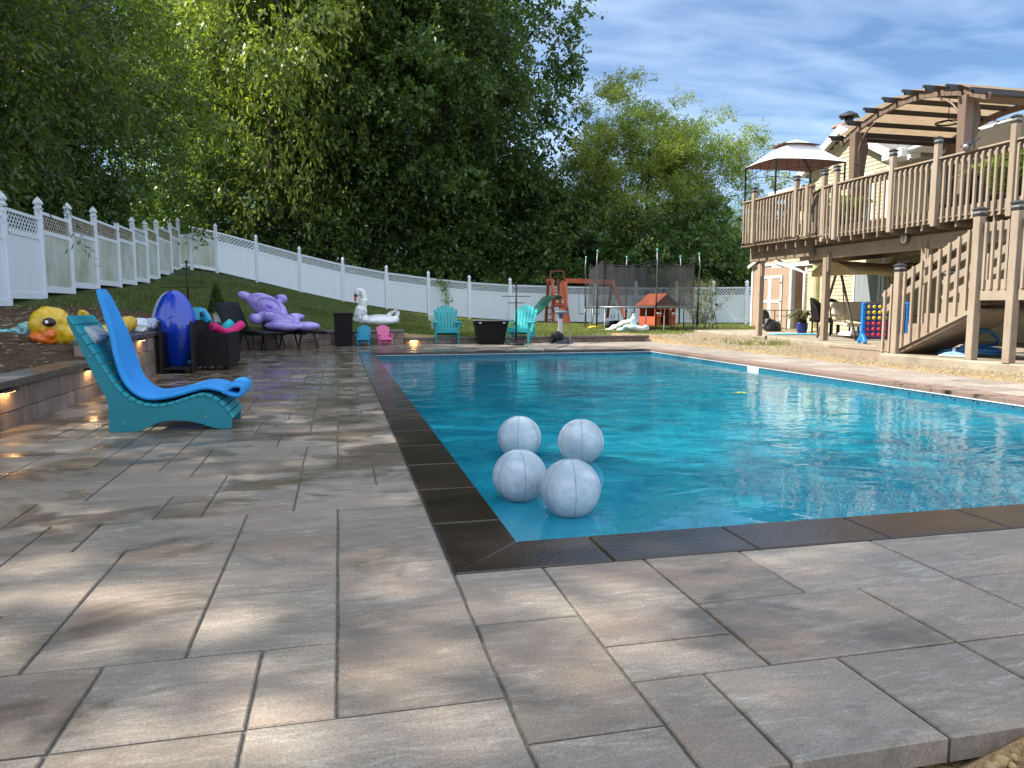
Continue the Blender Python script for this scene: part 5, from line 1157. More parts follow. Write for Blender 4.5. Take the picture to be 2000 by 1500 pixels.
# ---------- towel stands, topiary
def stand(label, x, y, z, h, rz, arms, basew=0.21, light=False):
    o = thing('towel_stand', label, 'towel stand', (x, y, z), rz); m_ = dark_metal
    mb = MB(); mb.lathe([(basew, 0), (basew, 0.03), (basew*.8, 0.06), (0.05, 0.09), (0.03, 0.10)], 20); part(mb, 'base', black_pl, o)
    mb = MB(); mb.cyl((0, 0, 0.08), (0, 0, h), 0.021); part(mb, 'pole', m_, o); mb = MB(); mb.cyl((0, 0, h-0.03), (0, 0, h+0.02), 0.034); part(mb, 'pole_cap', black_pl, o)
    for (zz_, w, a) in arms: mb = MB(); mb.bar((-w/2*math.cos(a), -w/2*math.sin(a), zz_), (w/2*math.cos(a), w/2*math.sin(a), zz_), 0.018, 0.018); part(mb, 'arm', m_, o)
    return o
q = DP(368, 597, 19.0); stand('black towel stand with three crossed bars on the dark lawn behind the blue float', q.x, q.y, gz(q.x, q.y)-0.02, 1.28 if True else 0, R(0), [(0.98, 0.80, R(20)), (1.16, 0.30, R(70)), (0.62, 1.3, R(-6))])
q = G(1008, 674); stand('black towel stand with round base in front of the right turquoise chair', q.x, q.y, 0, 1.52, R(0), [(1.20, 0.70, R(-12)), (1.04, 0.42, R(-30)), (1.38, 0.30, R(60))])
tp_ = thing('topiary', 'cone shaped green topiary in a white pot on the corner of the wall', 'potted plant', (-2.78, 18.7, 0.56))
mb = MB(); mb.lathe([(0.09, 0), (0.12, 0.26), (0.125, 0.28), (0.10, 0.27), (0.0, 0.25)], 4, T=Matrix.Rotation(R(45), 4, 'Z'), smooth=False); part(mb, 'pot', white_pl, tp_, 0.004)
rg = np.random.default_rng(5); N = 2600; hz = 1-rg.random(N)**0.6; a = rg.random(N)*6.283; r_ = (1-hz)*0.175+0.02; base = np.stack([r_*np.cos(a), r_*np.sin(a), 0.24+hz*0.70], 1); dr = np.stack([np.cos(a), np.sin(a), 0.3+0*a], 1)
V_, F_ = leaves_along(base, dr, np.full(N, 0.02), 1, 0.05, rg, 0.2, 0.008, 0.6); np_mesh('foliage', V_, F_, leaf_dark, tp_)

# ---------- loungers, bear float, bin
sling = mat('black_sling_fabric', (0.008, 0.009, 0.014), 0.7, 0.2, 30, spec=0.25)
def lounger(label, x, y, rz, back=True):
    o = thing('sun_lounger', label, 'sun lounger', (x, y, 0), rz, 'black loungers along the back wall')
    mb = MB(); mb.grid(lambda u, v_: (-0.45+u*1.35, -0.31+v_*0.62, 0.37+0.05*math.sin(u*math.pi)*1.0), 12, 2); part(mb, 'seat', sling, o, solid=0.03)
    mb = MB(); mb.grid(lambda u, v_: (-0.47-0.42*u, -0.31+v_*0.62, 0.38+0.66*u), 6, 2); part(mb, 'backrest', sling, o, solid=0.03)
    for sy in (-0.31, 0.31): mb = MB(); mb.bar((-0.9, sy, 0.345), (0.9, sy, 0.345), 0.025, 0.04); part(mb, 'side_rail', dark_metal, o)
    for (x0_, x1_) in ((-0.62, -0.5), (0.10, -0.02), (0.50, 0.62)):
        for sy in (-0.29, 0.29): mb = MB(); mb.bar((x0_, sy, 0.34), (x1_, sy, 0.0), 0.025, 0.03); part(mb, 'leg', dark_metal, o)
    mb = MB(); mb.bar((0.57, -0.29, 0.14), (0.57, 0.29, 0.14), 0.02, 0.02); part(mb, 'stretcher', dark_metal, o)
    return o
lounger('near black lounger with its raised back empty, beside the topiary', -1.93, 17.50, R(-50)); lounger('rear black lounger carrying most of the purple bear float', -1.12, 18.02, R(-45))
purp = mat('lilac_vinyl', (0.17, 0.12, 0.46), 0.16, 0.25, 3, 0.35, 12, coat=0.5, c2=(0.40, 0.34, 0.72)); purp_d = mat('purple_print', (0.07, 0.03, 0.42), 0.3, 0.1)
br = thing('bear_float', 'lilac teddy bear shaped inflatable lounging across the two black loungers', 'pool float', (-1.2, 17.1, 0.42))
bd = 16.75; kb = bd/FPX
def bl(px, py, dd=0.0): return DP(px, py, bd+dd)-br.location
mb = MB()
for (px, py, dd, rx, rz_, ry, rot) in ((522, 598, 0.10, 43, 22, 9, 25), (480, 579, 0.13, 18, 9, 9, 22), (549, 584, 0.22, 13, 10, 9, 0), (545, 622, 0.0, 43, 13, 22, 12), (500, 623, -0.1, 14, 11, 13, 20), (578, 619, 0.2, 18, 8, 13, 0),
                                    (553, 637, -0.28, 36, 9.5, 18, 2), (598, 637, -0.1, 28, 9.5, 18, 0)):
    mb.ell(bl(px, py, dd), (kb*rx, kb*ry*1.0, kb*rz_), 20, 14, rot=(0, R(rot), -YAW))
remesh(mb, 'body', purp, br, 0.022, 7, 0.002, 14)
mb = MB(); mb.ell(bl(526, 598, 0.10-kb*9.5), (kb*19, kb*2.5, kb*11), 20, 10, rot=(0, R(25), -YAW)); part(mb, 'muzzle', mat('lilac_muzzle', (0.38, 0.28, 0.74), 0.2, 0.1, coat=0.4), br)
mb = MB(); T = Matrix.Translation(bl(526, 597, 0.10-kb*12.5)) @ Matrix.Rotation(-YAW, 4, 'Z') @ Matrix.Rotation(R(25), 4, 'Y')
mb.tube(bez([(-kb*6, 0, kb*1), (-kb*3, 0, -kb*3), (0, 0, 0), (kb*3, 0, -kb*3), (kb*6, 0, kb*1)], 4), kb*0.9, 6, T=T); part(mb, 'mouth', purp_d, br)
for rx_, rz_, px, py, dd in ((kb*24, kb*15, 525, 598, 0.10-kb*9.6), (kb*30, kb*9, 545, 622, -kb*20)):
    mb = MB(); T = Matrix.Translation(bl(px, py, dd)) @ Matrix.Rotation(-YAW, 4, 'Z') @ Matrix.Rotation(R(20), 4, 'Y'); mb.tube([(rx_*math.cos(a), 0.0, rz_*math.sin(a)) for a in np.linspace(0, 6.28, 30)[:-1]], kb*0.6, 5, True, T=T); part(mb, 'weld_seam', mat('lilac_seam', (0.10, 0.07, 0.34), 0.3, 0.1), br)
for px, py in ((501, 580), (541, 581)): mb = MB(); mb.ell(bl(px, py, 0.12-kb*7), (kb*3, kb*2.5, kb*2.5), 10, 8); part(mb, 'eye', purp_d, br)
bn = thing('wicker_bin', 'tall black wicker bin at the back of the patio between lounger and swan', 'bin', G(671.5, 675), R(0))
mb = MB(); mb.add([(sx*(0.20+(0.02 if z else 0)), sy*(0.20+(0.02 if z else 0)), z) for z in (0, 0.76) for sy in (-1, 1) for sx in (-1, 1)], [(0, 2, 3, 1), (0, 1, 5, 4), (2, 6, 7, 3), (0, 4, 6, 2), (1, 3, 7, 5), (4, 5, 7, 6)]); part(mb, 'body', wicker, bn, 0.01)
mb = MB(); mb.box((0, 0, 0.785), (0.46, 0.46, 0.045)); part(mb, 'lid', black_pl, bn, 0.012)

# ---------- swan
swv = mat('white_vinyl_float', (0.70, 0.71, 0.72), 0.25, 0.05, 4, 0.25, 14, coat=0.3)
gs = onG(735, 636); sw = thing('swan_float', 'white swan pool float with curved neck and orange bill on the grass behind the bin', 'pool float', gs)
ds = (gs-Vector(EYE)).dot(Vector(FW)); ks = ds/FPX
def sl_(px, py, dd=0.0): return DP(px, py, ds+dd)-gs
mb = MB(); mb.ell(sl_(742, 625, 0.25), (ks*33, ks*30, ks*11.5), 22, 12); mb.ell(sl_(706, 624, 0.1), (ks*17, ks*20, ks*13), 18, 12); mb.ell(sl_(742, 628, 0.1), (ks*32, ks*24, ks*10), 18, 12)
mb.tube(bez([sl_(702, 618), sl_(707, 600), sl_(711, 584), sl_(708, 571), sl_(701, 568.5), sl_(696.5, 575)], 6), [ks*12]*6+[ks*9]*6+[ks*6.4]*6+[ks*6]*6+[ks*6.4]*7, 14)
mb.ell(sl_(696.5, 574), (ks*4.5, ks*5, ks*6.5), 14, 10); mb.ell(sl_(776, 616, .3), (ks*4.5, ks*6, ks*10), 14, 10, rot=(0, R(15), 0)); mb.ell(sl_(765, 611, .5), (ks*12, ks*4, ks*4.5), 14, 10, rot=(0, R(-28), 0)); mb.ell(sl_(771, 625, .25), (ks*9, ks*9, ks*8), 14, 10)
remesh(mb, 'body', swv, sw, 0.02, 4, 0.003, 12)
mb = MB(); mb.tube([sl_(694.5, 578, -0.02), sl_(694, 583, -0.03), sl_(694.5, 590, -0.03)], [ks*3.2, ks*2.8, ks*1.2], 10); part(mb, 'bill', mat('bill_orange', (0.75, 0.13, 0.03), 0.35, 0.1), sw)
mb = MB(); mb.ell(sl_(694.5, 577, -ks*3), (ks*3.2, ks*3.5, ks*3), 10, 8, rot=(0, R(30), 0)); part(mb, 'face_patch', blk, sw)
for pts in ([(689, 615), (693, 622), (698, 618), (703, 624), (708, 619), (706, 612)], [(690, 626), (696, 630), (702, 629), (704, 634)], [(762, 611), (768, 606), (771, 609), (765, 614)], [(711, 606), (714, 612), (709, 617)]):
    mb = MB(); mb.tube(bez([sl_(a, b, -ks*19 if a < 730 else 0.28) for a, b in pts], 4), ks*0.55, 5); part(mb, 'wing_line', blk, sw)

# ---------- adirondack chairs
def adirondack(name, label, cat, loc, rz, s, m, group, solid=False):
    o = thing(name, label, cat, loc, rz, group); L_ = lambda *a: tuple(q*s for q in a)
    def P_(nm, fn, bv=0.004): mb = MB(); fn(mb); return part(mb, nm, m, o, bv)
    # local -Y faces front; seat slopes back
    for sx in (-1, 1):
        P_('front_leg', lambda b: b.box(L_(sx*0.285, -0.27, 0.27), L_(0.03, 0.10, 0.54)))
        P_('rear_leg', lambda b: b.bar(L_(sx*0.25, -0.26, 0.33), L_(sx*0.25, 0.50, 0.03), 0.028*s, 0.11*s))
        P_('arm', lambda b: b.add([L_(x, y, z) for z in (0.54, 0.565) for x, y in ((sx*0.23, -0.36), (sx*0.38, -0.38), (sx*0.40, -0.20), (sx*0.36, 0.28), (sx*0.25, 0.30))], [(4, 3, 2, 1, 0), (5, 6, 7, 8, 9)]+[(i, (i+1) % 5, (i+1) % 5+5, i+5) for i in range(5)]))
        P_('arm_support', lambda b: b.bar(L_(sx*0.31, -0.27, 0.40), L_(sx*0.33, -0.27, 0.54), 0.03*s, 0.06*s))
        P_('back_leg', lambda b: b.bar(L_(sx*0.27, 0.20, 0.02), L_(sx*0.27, 0.26, 0.54), 0.03*s, 0.07*s))
    for i in range(5): P_('seat_slat', lambda b: b.bar(L_(-0.27, -0.26+i*0.095, 0.385-i*0.034), L_(0.27, -0.26+i*0.095, 0.385-i*0.034), 0.085*s, 0.022*s, up=(0, 0.34, 1)))
    P_('apron', lambda b: b.box(L_(0, -0.315, 0.335), L_(0.56, 0.022, 0.10))); P_('stretcher', lambda b: b.box(L_(0, 0.0, 0.16), L_(0.56, 0.022, 0.06)))
    nb = 7
    for i in range(nb):
        u = (i-(nb-1)/2)/((nb-1)/2); xb, xt = u*0.215, u*0.285; zt = 1.0-0.10*u*u*1.15; w0, w1 = 0.030, 0.040; y0_, y1_ = 0.12, 0.40
        P_('back_slat', lambda b: b.add([L_(xb-w0, y0_, 0.22), L_(xb+w0, y0_, 0.22), L_(xt+w1, y1_, zt-(0.012 if u > 0 else 0)), L_(xt-w1, y1_, zt-(0.012 if u < 0 else 0)), L_(xb-w0, y0_+0.022, 0.22), L_(xb+w0, y0_+0.022, 0.22), L_(xt+w1, y1_+0.022, zt-(0.012 if u > 0 else 0)), L_(xt-w1, y1_+0.022, zt-(0.012 if u < 0 else 0))],
            [(0, 1, 2, 3), (7, 6, 5, 4), (0, 4, 5, 1), (1, 5, 6, 2), (2, 6, 7, 3), (3, 7, 4, 0)]))
    for zz_, yy_ in ((0.42, 0.215), (0.78, 0.345)): P_('back_brace', lambda b: b.box(L_(0, yy_+0.012, zz_), L_(0.56 if zz_ > .5 else 0.62, 0.022, 0.055)))
    return o
turq = mat('turquoise_poly', (0.008, 0.30, 0.33), 0.5, 0.10, 4); turq2 = mat('turquoise_poly_pale', (0.03, 0.45, 0.46), 0.5, 0.10, 4)
kb_ = mat('child_blue_plastic', (0.004, 0.30, 0.47), 0.4, 0.06, 4); kp_ = mat('child_pink_plastic', (0.75, 0.16, 0.36), 0.4, 0.06, 4)
q = G(873, 671); adirondack('adirondack_chair', 'turquoise adirondack chair left of the black fire table', 'chair', (q.x, q.y+0.05, 0), R(-4), 0.99, turq, 'adirondack chairs facing the pool')
q = G(1018, 669); adirondack('adirondack_chair', 'turquoise adirondack chair right of the fire table, angled behind the towel stand', 'chair', (q.x-0.02, q.y-0.1, 0), R(-32), 0.99, turq2, 'adirondack chairs facing the pool')
q = G(711.5, 677); adirondack('child_chair', 'small blue plastic child chair left of the pink one', 'chair', (q.x, 18.42, 0), R(-6), 0.50, kb_, 'little adirondack chairs for children')
q = G(754.5, 677); adirondack('child_chair', 'small pink plastic child chair right of the blue one', 'chair', (q.x, 18.42, 0), R(10), 0.50, kp_, 'little adirondack chairs for children')
# ---------- fire table
ft = thing('fire_table', 'black tapered wicker fire table between the two turquoise chairs', 'table', G(958, 672), -R(4))
mb = MB(); mb.add([(sx*(a), sy*(b), z) for z, a, b in ((0.0, 0.31, 0.24), (0.55, 0.415, 0.33)) for sy in (-1, 1) for sx in (-1, 1)], [(0, 2, 3, 1), (0, 1, 5, 4), (2, 6, 7, 3), (0, 4, 6, 2), (1, 3, 7, 5), (4, 5, 7, 6)]); part(mb, 'base', wicker, ft, 0.03, seg=2)
mb = MB(); mb.box((0, 0, 0.565), (0.84, 0.68, 0.03)); part(mb, 'rim', black_pl, ft, 0.004); mb = MB(); mb.box((0, 0, 0.593), (1.02, 0.80, 0.022)); part(mb, 'table_top', mat('glass_top', (0.03, 0.035, 0.04), 0.12, 0.2), ft, 0.004)
for sx in (-0.30, 0.30): mb = MB(); mb.box((sx, -0.338, 0.545), (0.07, 0.012, 0.035)); part(mb, 'latch', bolt_m, ft, 0.004)
# small white sign behind the left chair
q = onG(844, 646); sg = thing('garden_sign', 'small white sign on a thin stake behind the left turquoise chair', 'sign', q)
mb = MB(); mb.box((0.02, 0, 0.40), (0.24, 0.03, 0.20)); bd_ = part(mb, 'board', white_pl, sg, 0.004)
for i in range(4): mb = MB(); mb.box((0.02, -0.017, 0.33+i*0.035), (0.18, 0.003, 0.012)); part(mb, 'stripe', mat('sign_grey', (0.18, 0.2, 0.25), 0.6, 0.1), bd_)
mb = MB(); mb.bar((0.0, 0, -0.05), (0.0, 0, 0.34), 0.02, 0.02); part(mb, 'stake', white_pl, sg)
# ---------- pool robot caddy
q = G(1094, 671); cd = thing('cleaner_caddy', 'grey wheeled pool cleaner caddy with upright post and dark power unit at the pool end', 'pool equipment', q, R(0))
mb = MB(); mb.box((0, 0.0, 0.40), (0.11, 0.06, 0.68)); part(mb, 'column', mat('grey_column', (0.42, 0.43, 0.45), 0.4, 0.05), cd, 0.012)
navy = mat('navy_plastic', (0.02, 0.035, 0.075), 0.4, 0.2, 5)
mb = MB(); mb.box((0.08, -0.02, 0.045), (0.42, 0.36, 0.05)); part(mb, 'base_plate', navy, cd, 0.015, seg=2); mb = MB(); mb.ell((0.03, -0.02, 0.80), (0.19, 0.10, 0.055), 16, 10); part(mb, 'power_unit', mat('slate_plastic', (0.10, 0.13, 0.17), 0.4, 0.1), cd)
mb = MB(); mb.tube(bez([(-0.16, 0, 0.78), (-0.22, 0, 0.90), (-0.16, 0, 0.95), (0.05, 0, 0.95), (0.17, 0, 0.90), (0.2, 0, 0.82)], 5), 0.014, 8); part(mb, 'handle', black_pl, cd)
mb = MB(); mb.box((0.01, -0.01, 0.70), (0.10, 0.10, 0.10)); part(mb, 'bracket', navy, cd, 0.01)
mb = MB(); mb.tube([(-0.10, 0.0, 0.17), (-0.02, 0.12, 0.17)], [0.16, 0.16], 20); part(mb, 'cable_reel', black_pl, cd, 0.01)
for sx in (-0.2, 0.24): mb = MB(); mb.tube([(sx-0.02, 0.05, 0.07), (sx+0.02, 0.05, 0.07)], 0.07, 14); part(mb, 'wheel', black_pl, cd)
p_ = bez([q+Vector((0.15, -0.05, 0.6)), q+Vector((0.22, -0.15, 0.3)), q+Vector((0.15, -0.35, 0.02)), q+Vector((-0.1, -0.9, 0.015)), q+Vector((-0.45, -1.6, 0.015)), Vector((q.x-0.9, 15.80, 0.02)), Vector((q.x-1.2, 15.5, 0.03)), Vector((q.x-1.3, 15.38, -0.1))], 6)
mb = MB(); mb.tube([p-q for p in p_], 0.009, 6); o = mb.build('power_cable', mat('cable_grey', (0.12, 0.14, 0.18), 0.5, 0.1)); o.location = q; tag(o, 'thin grey cable running from the cleaner caddy into the pool', 'cable')
# ---------- moon ball floats
n = NT('moon_ball_vinyl'); v = n.coord('Object'); f = n.noise(v, 3.2, 6, 0.6, 0.6); f2 = n.noise(v, 26, 4, 0.65); vo = n.n('ShaderNodeTexVoronoi'); vo.inputs['Scale'].default_value = 7; n.l(v, vo.inputs['Vector'])
c = n.mix(n.rng(f, 0.42, 0.58), (0.33, 0.41, 0.47), (0.50, 0.58, 0.63)); c = n.mix(n.rng(f2, 0.45, 0.58, 0, 0.45), c, (0.33, 0.40, 0.46)); c = n.mix(n.rng(vo.outputs['Distance'], 0.02, 0.16, 0.5, 0.0), c, (0.30, 0.36, 0.42))
n.l(c, n.b.inputs['Base Color']); n.b.inputs['Roughness'].default_value = 0.6; n.b.inputs['Specular IOR Level'].default_value = 0.3; n.b.inputs['Subsurface Weight'].default_value = 0.0; n.l(n.bump(f2, 0.35, 0.01, n.bump(f, 0.3, 0.02)), n.b.inputs['Normal']); moon = n.m
seamm = mat('ball_seam', (0.20, 0.25, 0.29), 0.5, 0.1)
# each ball: left px, right px, top py, bottom py, seam turn
for i, (xl, xr, yt, yb, rz, lab) in enumerate([(961, 1069, 876, 990, 0.5, 'front left moon patterned ball, overlapping the ball beside it'), (1054, 1174, 894, 1023, 1.45, 'nearest and largest looking moon patterned ball with a vertical seam'),
                                             (971, 1058, 811, 915, 2.3, 'rear left moon patterned ball half hidden by the front left one'), (1089, 1180, 817, 906, 3.4, 'rear right moon patterned ball floating apart')]):
    # distance from where it floats: the ball sinks a little
    r_px = (xr-xl)/2; cx_, cy2 = (xl+xr)/2, (yt+yt+2*r_px)/2
    # the centre lies 0.8 r above the water: solve distance
    best = None
    for d in np.arange(3.0, 7.0, 0.005):
        c_ = EYE+ray(cx_, yt+r_px)*d; rr_ = r_px*d/FPX*0.985
        e = abs((c_[2]-WATER_Z)-(0.84*rr_)); 
        if best is None or e < best[0]: best = (e, d, c_, rr_)
    _, d, c_, rr_ = best
    o = thing('moon_ball', lab, 'ball', c_, rz, 'moon patterned balls floating in the pool')
    prof = [(rr_*math.sin(math.pi*k/20)*(1.0), -rr_*math.cos(math.pi*k/20)*0.985) for k in range(21)]; prof[0] = (0.001, prof[0][1]); prof[-1] = (0.001, prof[-1][1])
    mb = MB(); mb.lathe(prof, 36); part(mb, 'skin', moon, o)
    for s2 in range(3):
        mb = MB(); a = s2*math.pi/3; ring = [(rr_*1.001*math.sin(t)*math.cos(a), rr_*1.001*math.sin(t)*math.sin(a), rr_*0.986*math.cos(t)) for t in np.linspace(0.02, 2*math.pi-0.02, 48)]; mb.tube(ring, 0.0016, 5, True); part(mb, 'seam', seamm, o)
# leaf on the water and a white plate painting a reflection at the pool wall
mb = MB(); q = G(1446, 768, WATER_Z+0.004)
for k in range(5): a = k*1.25; mb.add([(0, 0, 0.004), (0.05*math.cos(a-.35), 0.05*math.sin(a-.35), 0.012), (0.11*math.cos(a), 0.11*math.sin(a), 0.006), (0.05*math.cos(a+.35), 0.05*math.sin(a+.35), 0.012)], [(0, 1, 2, 3)])
o = mb.build('floating_leaf', mat('yellow_leaf', (0.45, 0.48, 0.08), 0.6, 0.2, 8)); o.location = q; tag(o, 'yellow green leaf floating on the pool', 'leaf')
mb = MB(); mb.lohi((-0.012, -0.17, -0.03), (0.0, 0.17, 0.045)); o = mb.build('painted_glint', white_pl, None, 0.004); o.location = (POOL[1]-0.002, 11.2, -0.105); tag(o, 'white plate standing in for a reflection by the far right pool wall', 'painted_glint')

# ================================================================== PLAY AREA
redw = mat('redwood_stain', (0.42, 0.085, 0.035), 0.7, 0.2, 3, 0.3, 30); redl = mat('orange_plastic_panel', (0.52, 0.12, 0.05), 0.5, 0.12, 3); redd = mat('old_dark_redwood', (0.16, 0.05, 0.03), 0.8, 0.2, 4)
grn = mat('green_plastic', (0.01, 0.085, 0.055), 0.35, 0.1, 3); galv = mat('galvanised_tube', (0.16, 0.18, 0.19), 0.45, 0.1, 5, metal=0.8)
dP = 36.0
def px3(px, py, d): return DP(px, py, d)
gp = px3(1090, 632, dP); gp.z = gz(gp.x, gp.y)
ps = thing('swing_set', 'red stained wooden climbing tower with green slide and swing beam by the back fence', 'play set', gp)
def pbar(nm, a, b, w, m, d0=dP, d1=None, h=None, root=ps):
    A = px3(a[0], a[1], d0)-gp; B = px3(b[0], b[1], d1 or d0)-gp; mb = MB(); mb.bar(A, B, w, h or w); return part(mb, nm, m, root, 0.006)
for (a, b, m_, d0) in (((1066, 633), (1071, 546), redd, dP+.5), ((1081, 633), (1078, 545), redw, dP), ((1097, 633), (1090, 546), redd, dP+.9), ((1112, 634), (1098, 548), redw, dP)): pbar('tower_post', a, b, 0.13, m_, d0)
pbar('brace', (1078, 546), (1086, 598), 0.12, redl)
pbar('deck_edge', (1080, 594), (1108, 595), 0.10, redw, h=0.16); pbar('cross_rail', (1066, 548), (1080, 546), 0.10, redw)
for y in (601, 613, 624): pbar('rung', (1068, y), (1082, y+1), 0.05, redd)
mb = MB(); q = [px3(*p, dP-0.05)-gp for p in ((1094, 551), (1108, 549), (1109, 588), (1092, 587))]; mb.add([tuple(p) for p in q]+[tuple(p+vy*0.05) for p in q], [(3, 2, 1, 0), (4, 5, 6, 7)]+[(i, (i+1) % 4, (i+1) % 4+4, i+4) for i in range(4)]); part(mb, 'side_panel', redl, ps, 0.01)
mb = MB(); q = [px3(*p, dP-0.05)-gp for p in ((1092, 600), (1110, 600), (1112, 631), (1094, 631))]; mb.add([tuple(p) for p in q]+[tuple(p+vy*0.05) for p in q], [(3, 2, 1, 0), (4, 5, 6, 7)]+[(i, (i+1) % 4, (i+1) % 4+4, i+4) for i in range(4)]); part(mb, 'climbing_panel', redl, ps, 0.01)
for a, b in (((1075, 546), (1075, 530)), ((1075, 530), (1101, 529)), ((1101, 529), (1102, 546))): pbar('canopy_frame', a, b, 0.07, redd)
pbar('swing_beam', (1104, 548), (1196, 551), 0.10, redw, h=0.22); pbar('swing_leg', (1196, 548), (1221, 622), 0.12, redl, dP, dP-1.4); pbar('swing_leg', (1196, 548), (1186, 620), 0.12, redd, dP, dP+1.2)
for x in (1131, 1142, 1160, 1170): pbar('swing_rope', (x, 554), (x, 612), 0.02, dark_metal)
for x in (1136.5, 1165): mb = MB(); mb.box(px3(x, 613, dP)-gp, (0.32, 0.16, 0.03)); part(mb, 'swing_seat', black_pl, ps, 0.01)
pts = [px3(*p) for p in ((1090, 585, dP-.2), (1081, 582, dP-.5), (1071, 586, dP-0.9), (1062, 596, dP-1.4), (1052, 607, dP-1.9), (1040, 617, dP-2.4), (1030, 622, dP-2.8))]
pp = bez([p-gp for p in pts], 5); mb = MB(); V = []; Fs = []; n_ = 9
for i, p in enumerate(pp):
    a = pp[max(0, i-1)]; b = pp[min(len(pp)-1, i+1)]; d = (b-a).normalized(); s_ = d.cross(Vector((0, 0, 1))).normalized()
    for k in range(n_): t = (k/(n_-1))*2-1; V.append(p+s_*t*0.27+Vector((0, 0, 0.14*t**4)))
for i in range(len(pp)-1):
    for k in range(n_-1): Fs.append((i*n_+k, i*n_+k+1, (i+1)*n_+k+1, (i+1)*n_+k))
mb.add(V, Fs, True); part(mb, 'slide', grn, ps, solid=0.04)

# ---------- trampoline
c = DP(1250, 597, 27.3); tz = gz(c.x, c.y); tm = thing('trampoline', 'round trampoline with grey safety net and teal tipped poles on the sunny lawn', 'trampoline', (c.x, c.y, tz))
RTm = 2.04; ZR = 0.80
mb = MB(); mb.tube([(RTm*math.cos(a), RTm*math.sin(a), ZR) for a in np.linspace(0, 2*math.pi, 49)[:-1]], 0.035, 8, True); part(mb, 'rim', galv, tm)
mb = MB(); mb.grid(lambda u, v_: ((0.02+u*1.94)*math.cos(v_*6.2832), (0.02+u*1.94)*math.sin(v_*6.2832), ZR-0.02), 3, 40); part(mb, 'mat', black_pl, tm)
for k in range(6):
    a = R(22+k*60); pos = []
    for sg_ in (-1, 1):
        b = a+sg_*R(9); pos.append(Vector((RTm*math.cos(b), RTm*math.sin(b), 0)))
    mb = MB(); mb.tube([pos[0]+Vector((0, 0, ZR)), pos[0]+Vector((0, 0, 0.02)), pos[1]+Vector((0, 0, 0.02)), pos[1]+Vector((0, 0, ZR))], 0.024, 8); part(mb, 'leg', galv, tm)
    r2 = RTm+0.07; p = Vector((r2*math.cos(a), r2*math.sin(a), 0)); hgt = 2.72+0.05*math.sin(k*2.3)
    mb = MB(); mb.tube([p+Vector((0, 0, 0.15)), p+Vector((0, 0, 1.9)), p*1.02+Vector((0, 0, 2.2)), p*1.0+Vector((0, 0, hgt))], 0.021, 8); po = part(mb, 'net_pole', galv, tm)
    mb = MB(); mb.tube([p+Vector((0, 0, 0.15)), p+Vector((0, 0, 1.45))], 0.030, 8); part(mb, 'pole_sleeve', black_pl, po)
    mb = MB(); mb.ell(p+Vector((0, 0, hgt)), (0.042, 0.042, 0.05), 10, 8); part(mb, 'pole_tip', mat('teal_tip', (0.08, 0.33, 0.28), 0.4, 0.1), po)
n = NT('safety_net'); v = n.coord('Object'); f = n.noise(v, 1.2, 4, 0.6); tr_ = n.n('ShaderNodeBsdfTransparent'); ms = n.n('ShaderNodeMixShader'); n.b.inputs['Base Color'].default_value = (0.035, 0.035, 0.04, 1); n.b.inputs['Roughness'].default_value = 0.9
n.l(n.rng(f, 0.35, 0.65, 0.38, 0.58), ms.inputs[0]); n.l(tr_.outputs[0], ms.inputs[1]); n.l(n.b.outputs[0], ms.inputs[2]); n.l(ms.outputs[0], n.out.inputs[0]); net_m = n.m
def net(u, v_):
    a = u*2*math.pi; k = (a-R(22))/R(60); fr_ = k-math.floor(k); sag = 4*fr_*(1-fr_)
    r_ = 1.93-0.10*sag*(v_)-0.02*math.sin(a*31)*v_; z = ZR+v_*(1.62-0.20*sag); return (r_*math.cos(a), r_*math.sin(a), z)
mb = MB(); mb.grid(net, 120, 8); part(mb, 'safety_net', net_m, tm)
mb = MB(); mb.tube([net(u, 1.0) for u in np.linspace(0, 1, 121)[:-1]], 0.018, 5, True); part(mb, 'net_hem', black_pl, tm)
q = c+Vector((2.35, -1.0, 0)); q.z = gz(q.x, q.y); ld_ = thing('step_ladder', 'small grey folding step ladder leaning right of the trampoline', 'ladder', q)
for sx in (-0.16, 0.16):
    for sy in (-0.22, 0.2): mb = MB(); mb.bar((sx, sy, 0), (sx*0.8, 0, 0.62), 0.025, 0.03); part(mb, 'leg', galv, ld_)
for z in (0.2, 0.42): mb = MB(); mb.box((0, -0.22*(1-z/0.62), z), (0.30, 0.07, 0.02)); part(mb, 'step', galv, ld_)

# ---------- play house
c = DP(1284, 597, 31.0); tz = gz(c.x, c.y); ph = thing('play_house', 'small orange red wooden play house under the trampoline edge with two windows', 'play house', (c.x, c.y, tz), R(8))
W, D_, Hh, Hp = 0.50, 0.62, 0.92, 1.33
def wall_open(nm, a, b): mb = MB(); mb.lohi(a, b); return part(mb, nm, redw, ph, 0.004)
for a, b in (((-W, -D_, 0), (-W+.28, -D_+.04, .42)), ((W-.30, -D_, 0), (W, -D_+.04, .42)), ((-W, -D_, .72), (W, -D_+.04, Hh)), ((-W, -D_, .42), (-W+.06, -D_+.04, .72)), ((-W+.24, -D_, .42), (-W+.30, -D_+.04, .72)), ((W-.32, -D_, .42), (W-.26, -D_+.04, .72)), ((W-.06, -D_, .42), (W, -D_+.04, .72)),
             ((-W, D_-.04, 0), (W, D_, Hh)), ((-W, -D_+.042, 0), (-W+.04, D_-.042, .42)), ((-W, -D_+.042, .75), (-W+.04, D_-.042, Hh)), ((W-.04, -D_+.042, 0), (W, D_-.042, Hh))): wall_open('wall', a, b)
mb = MB(); mb.prism([(-W, Hh+.002), (W, Hh+.002), (0, Hp-0.03)], 0.04, Matrix.Translation((0, -D_+0.02, 0))); part(mb, 'gable', redd, ph)
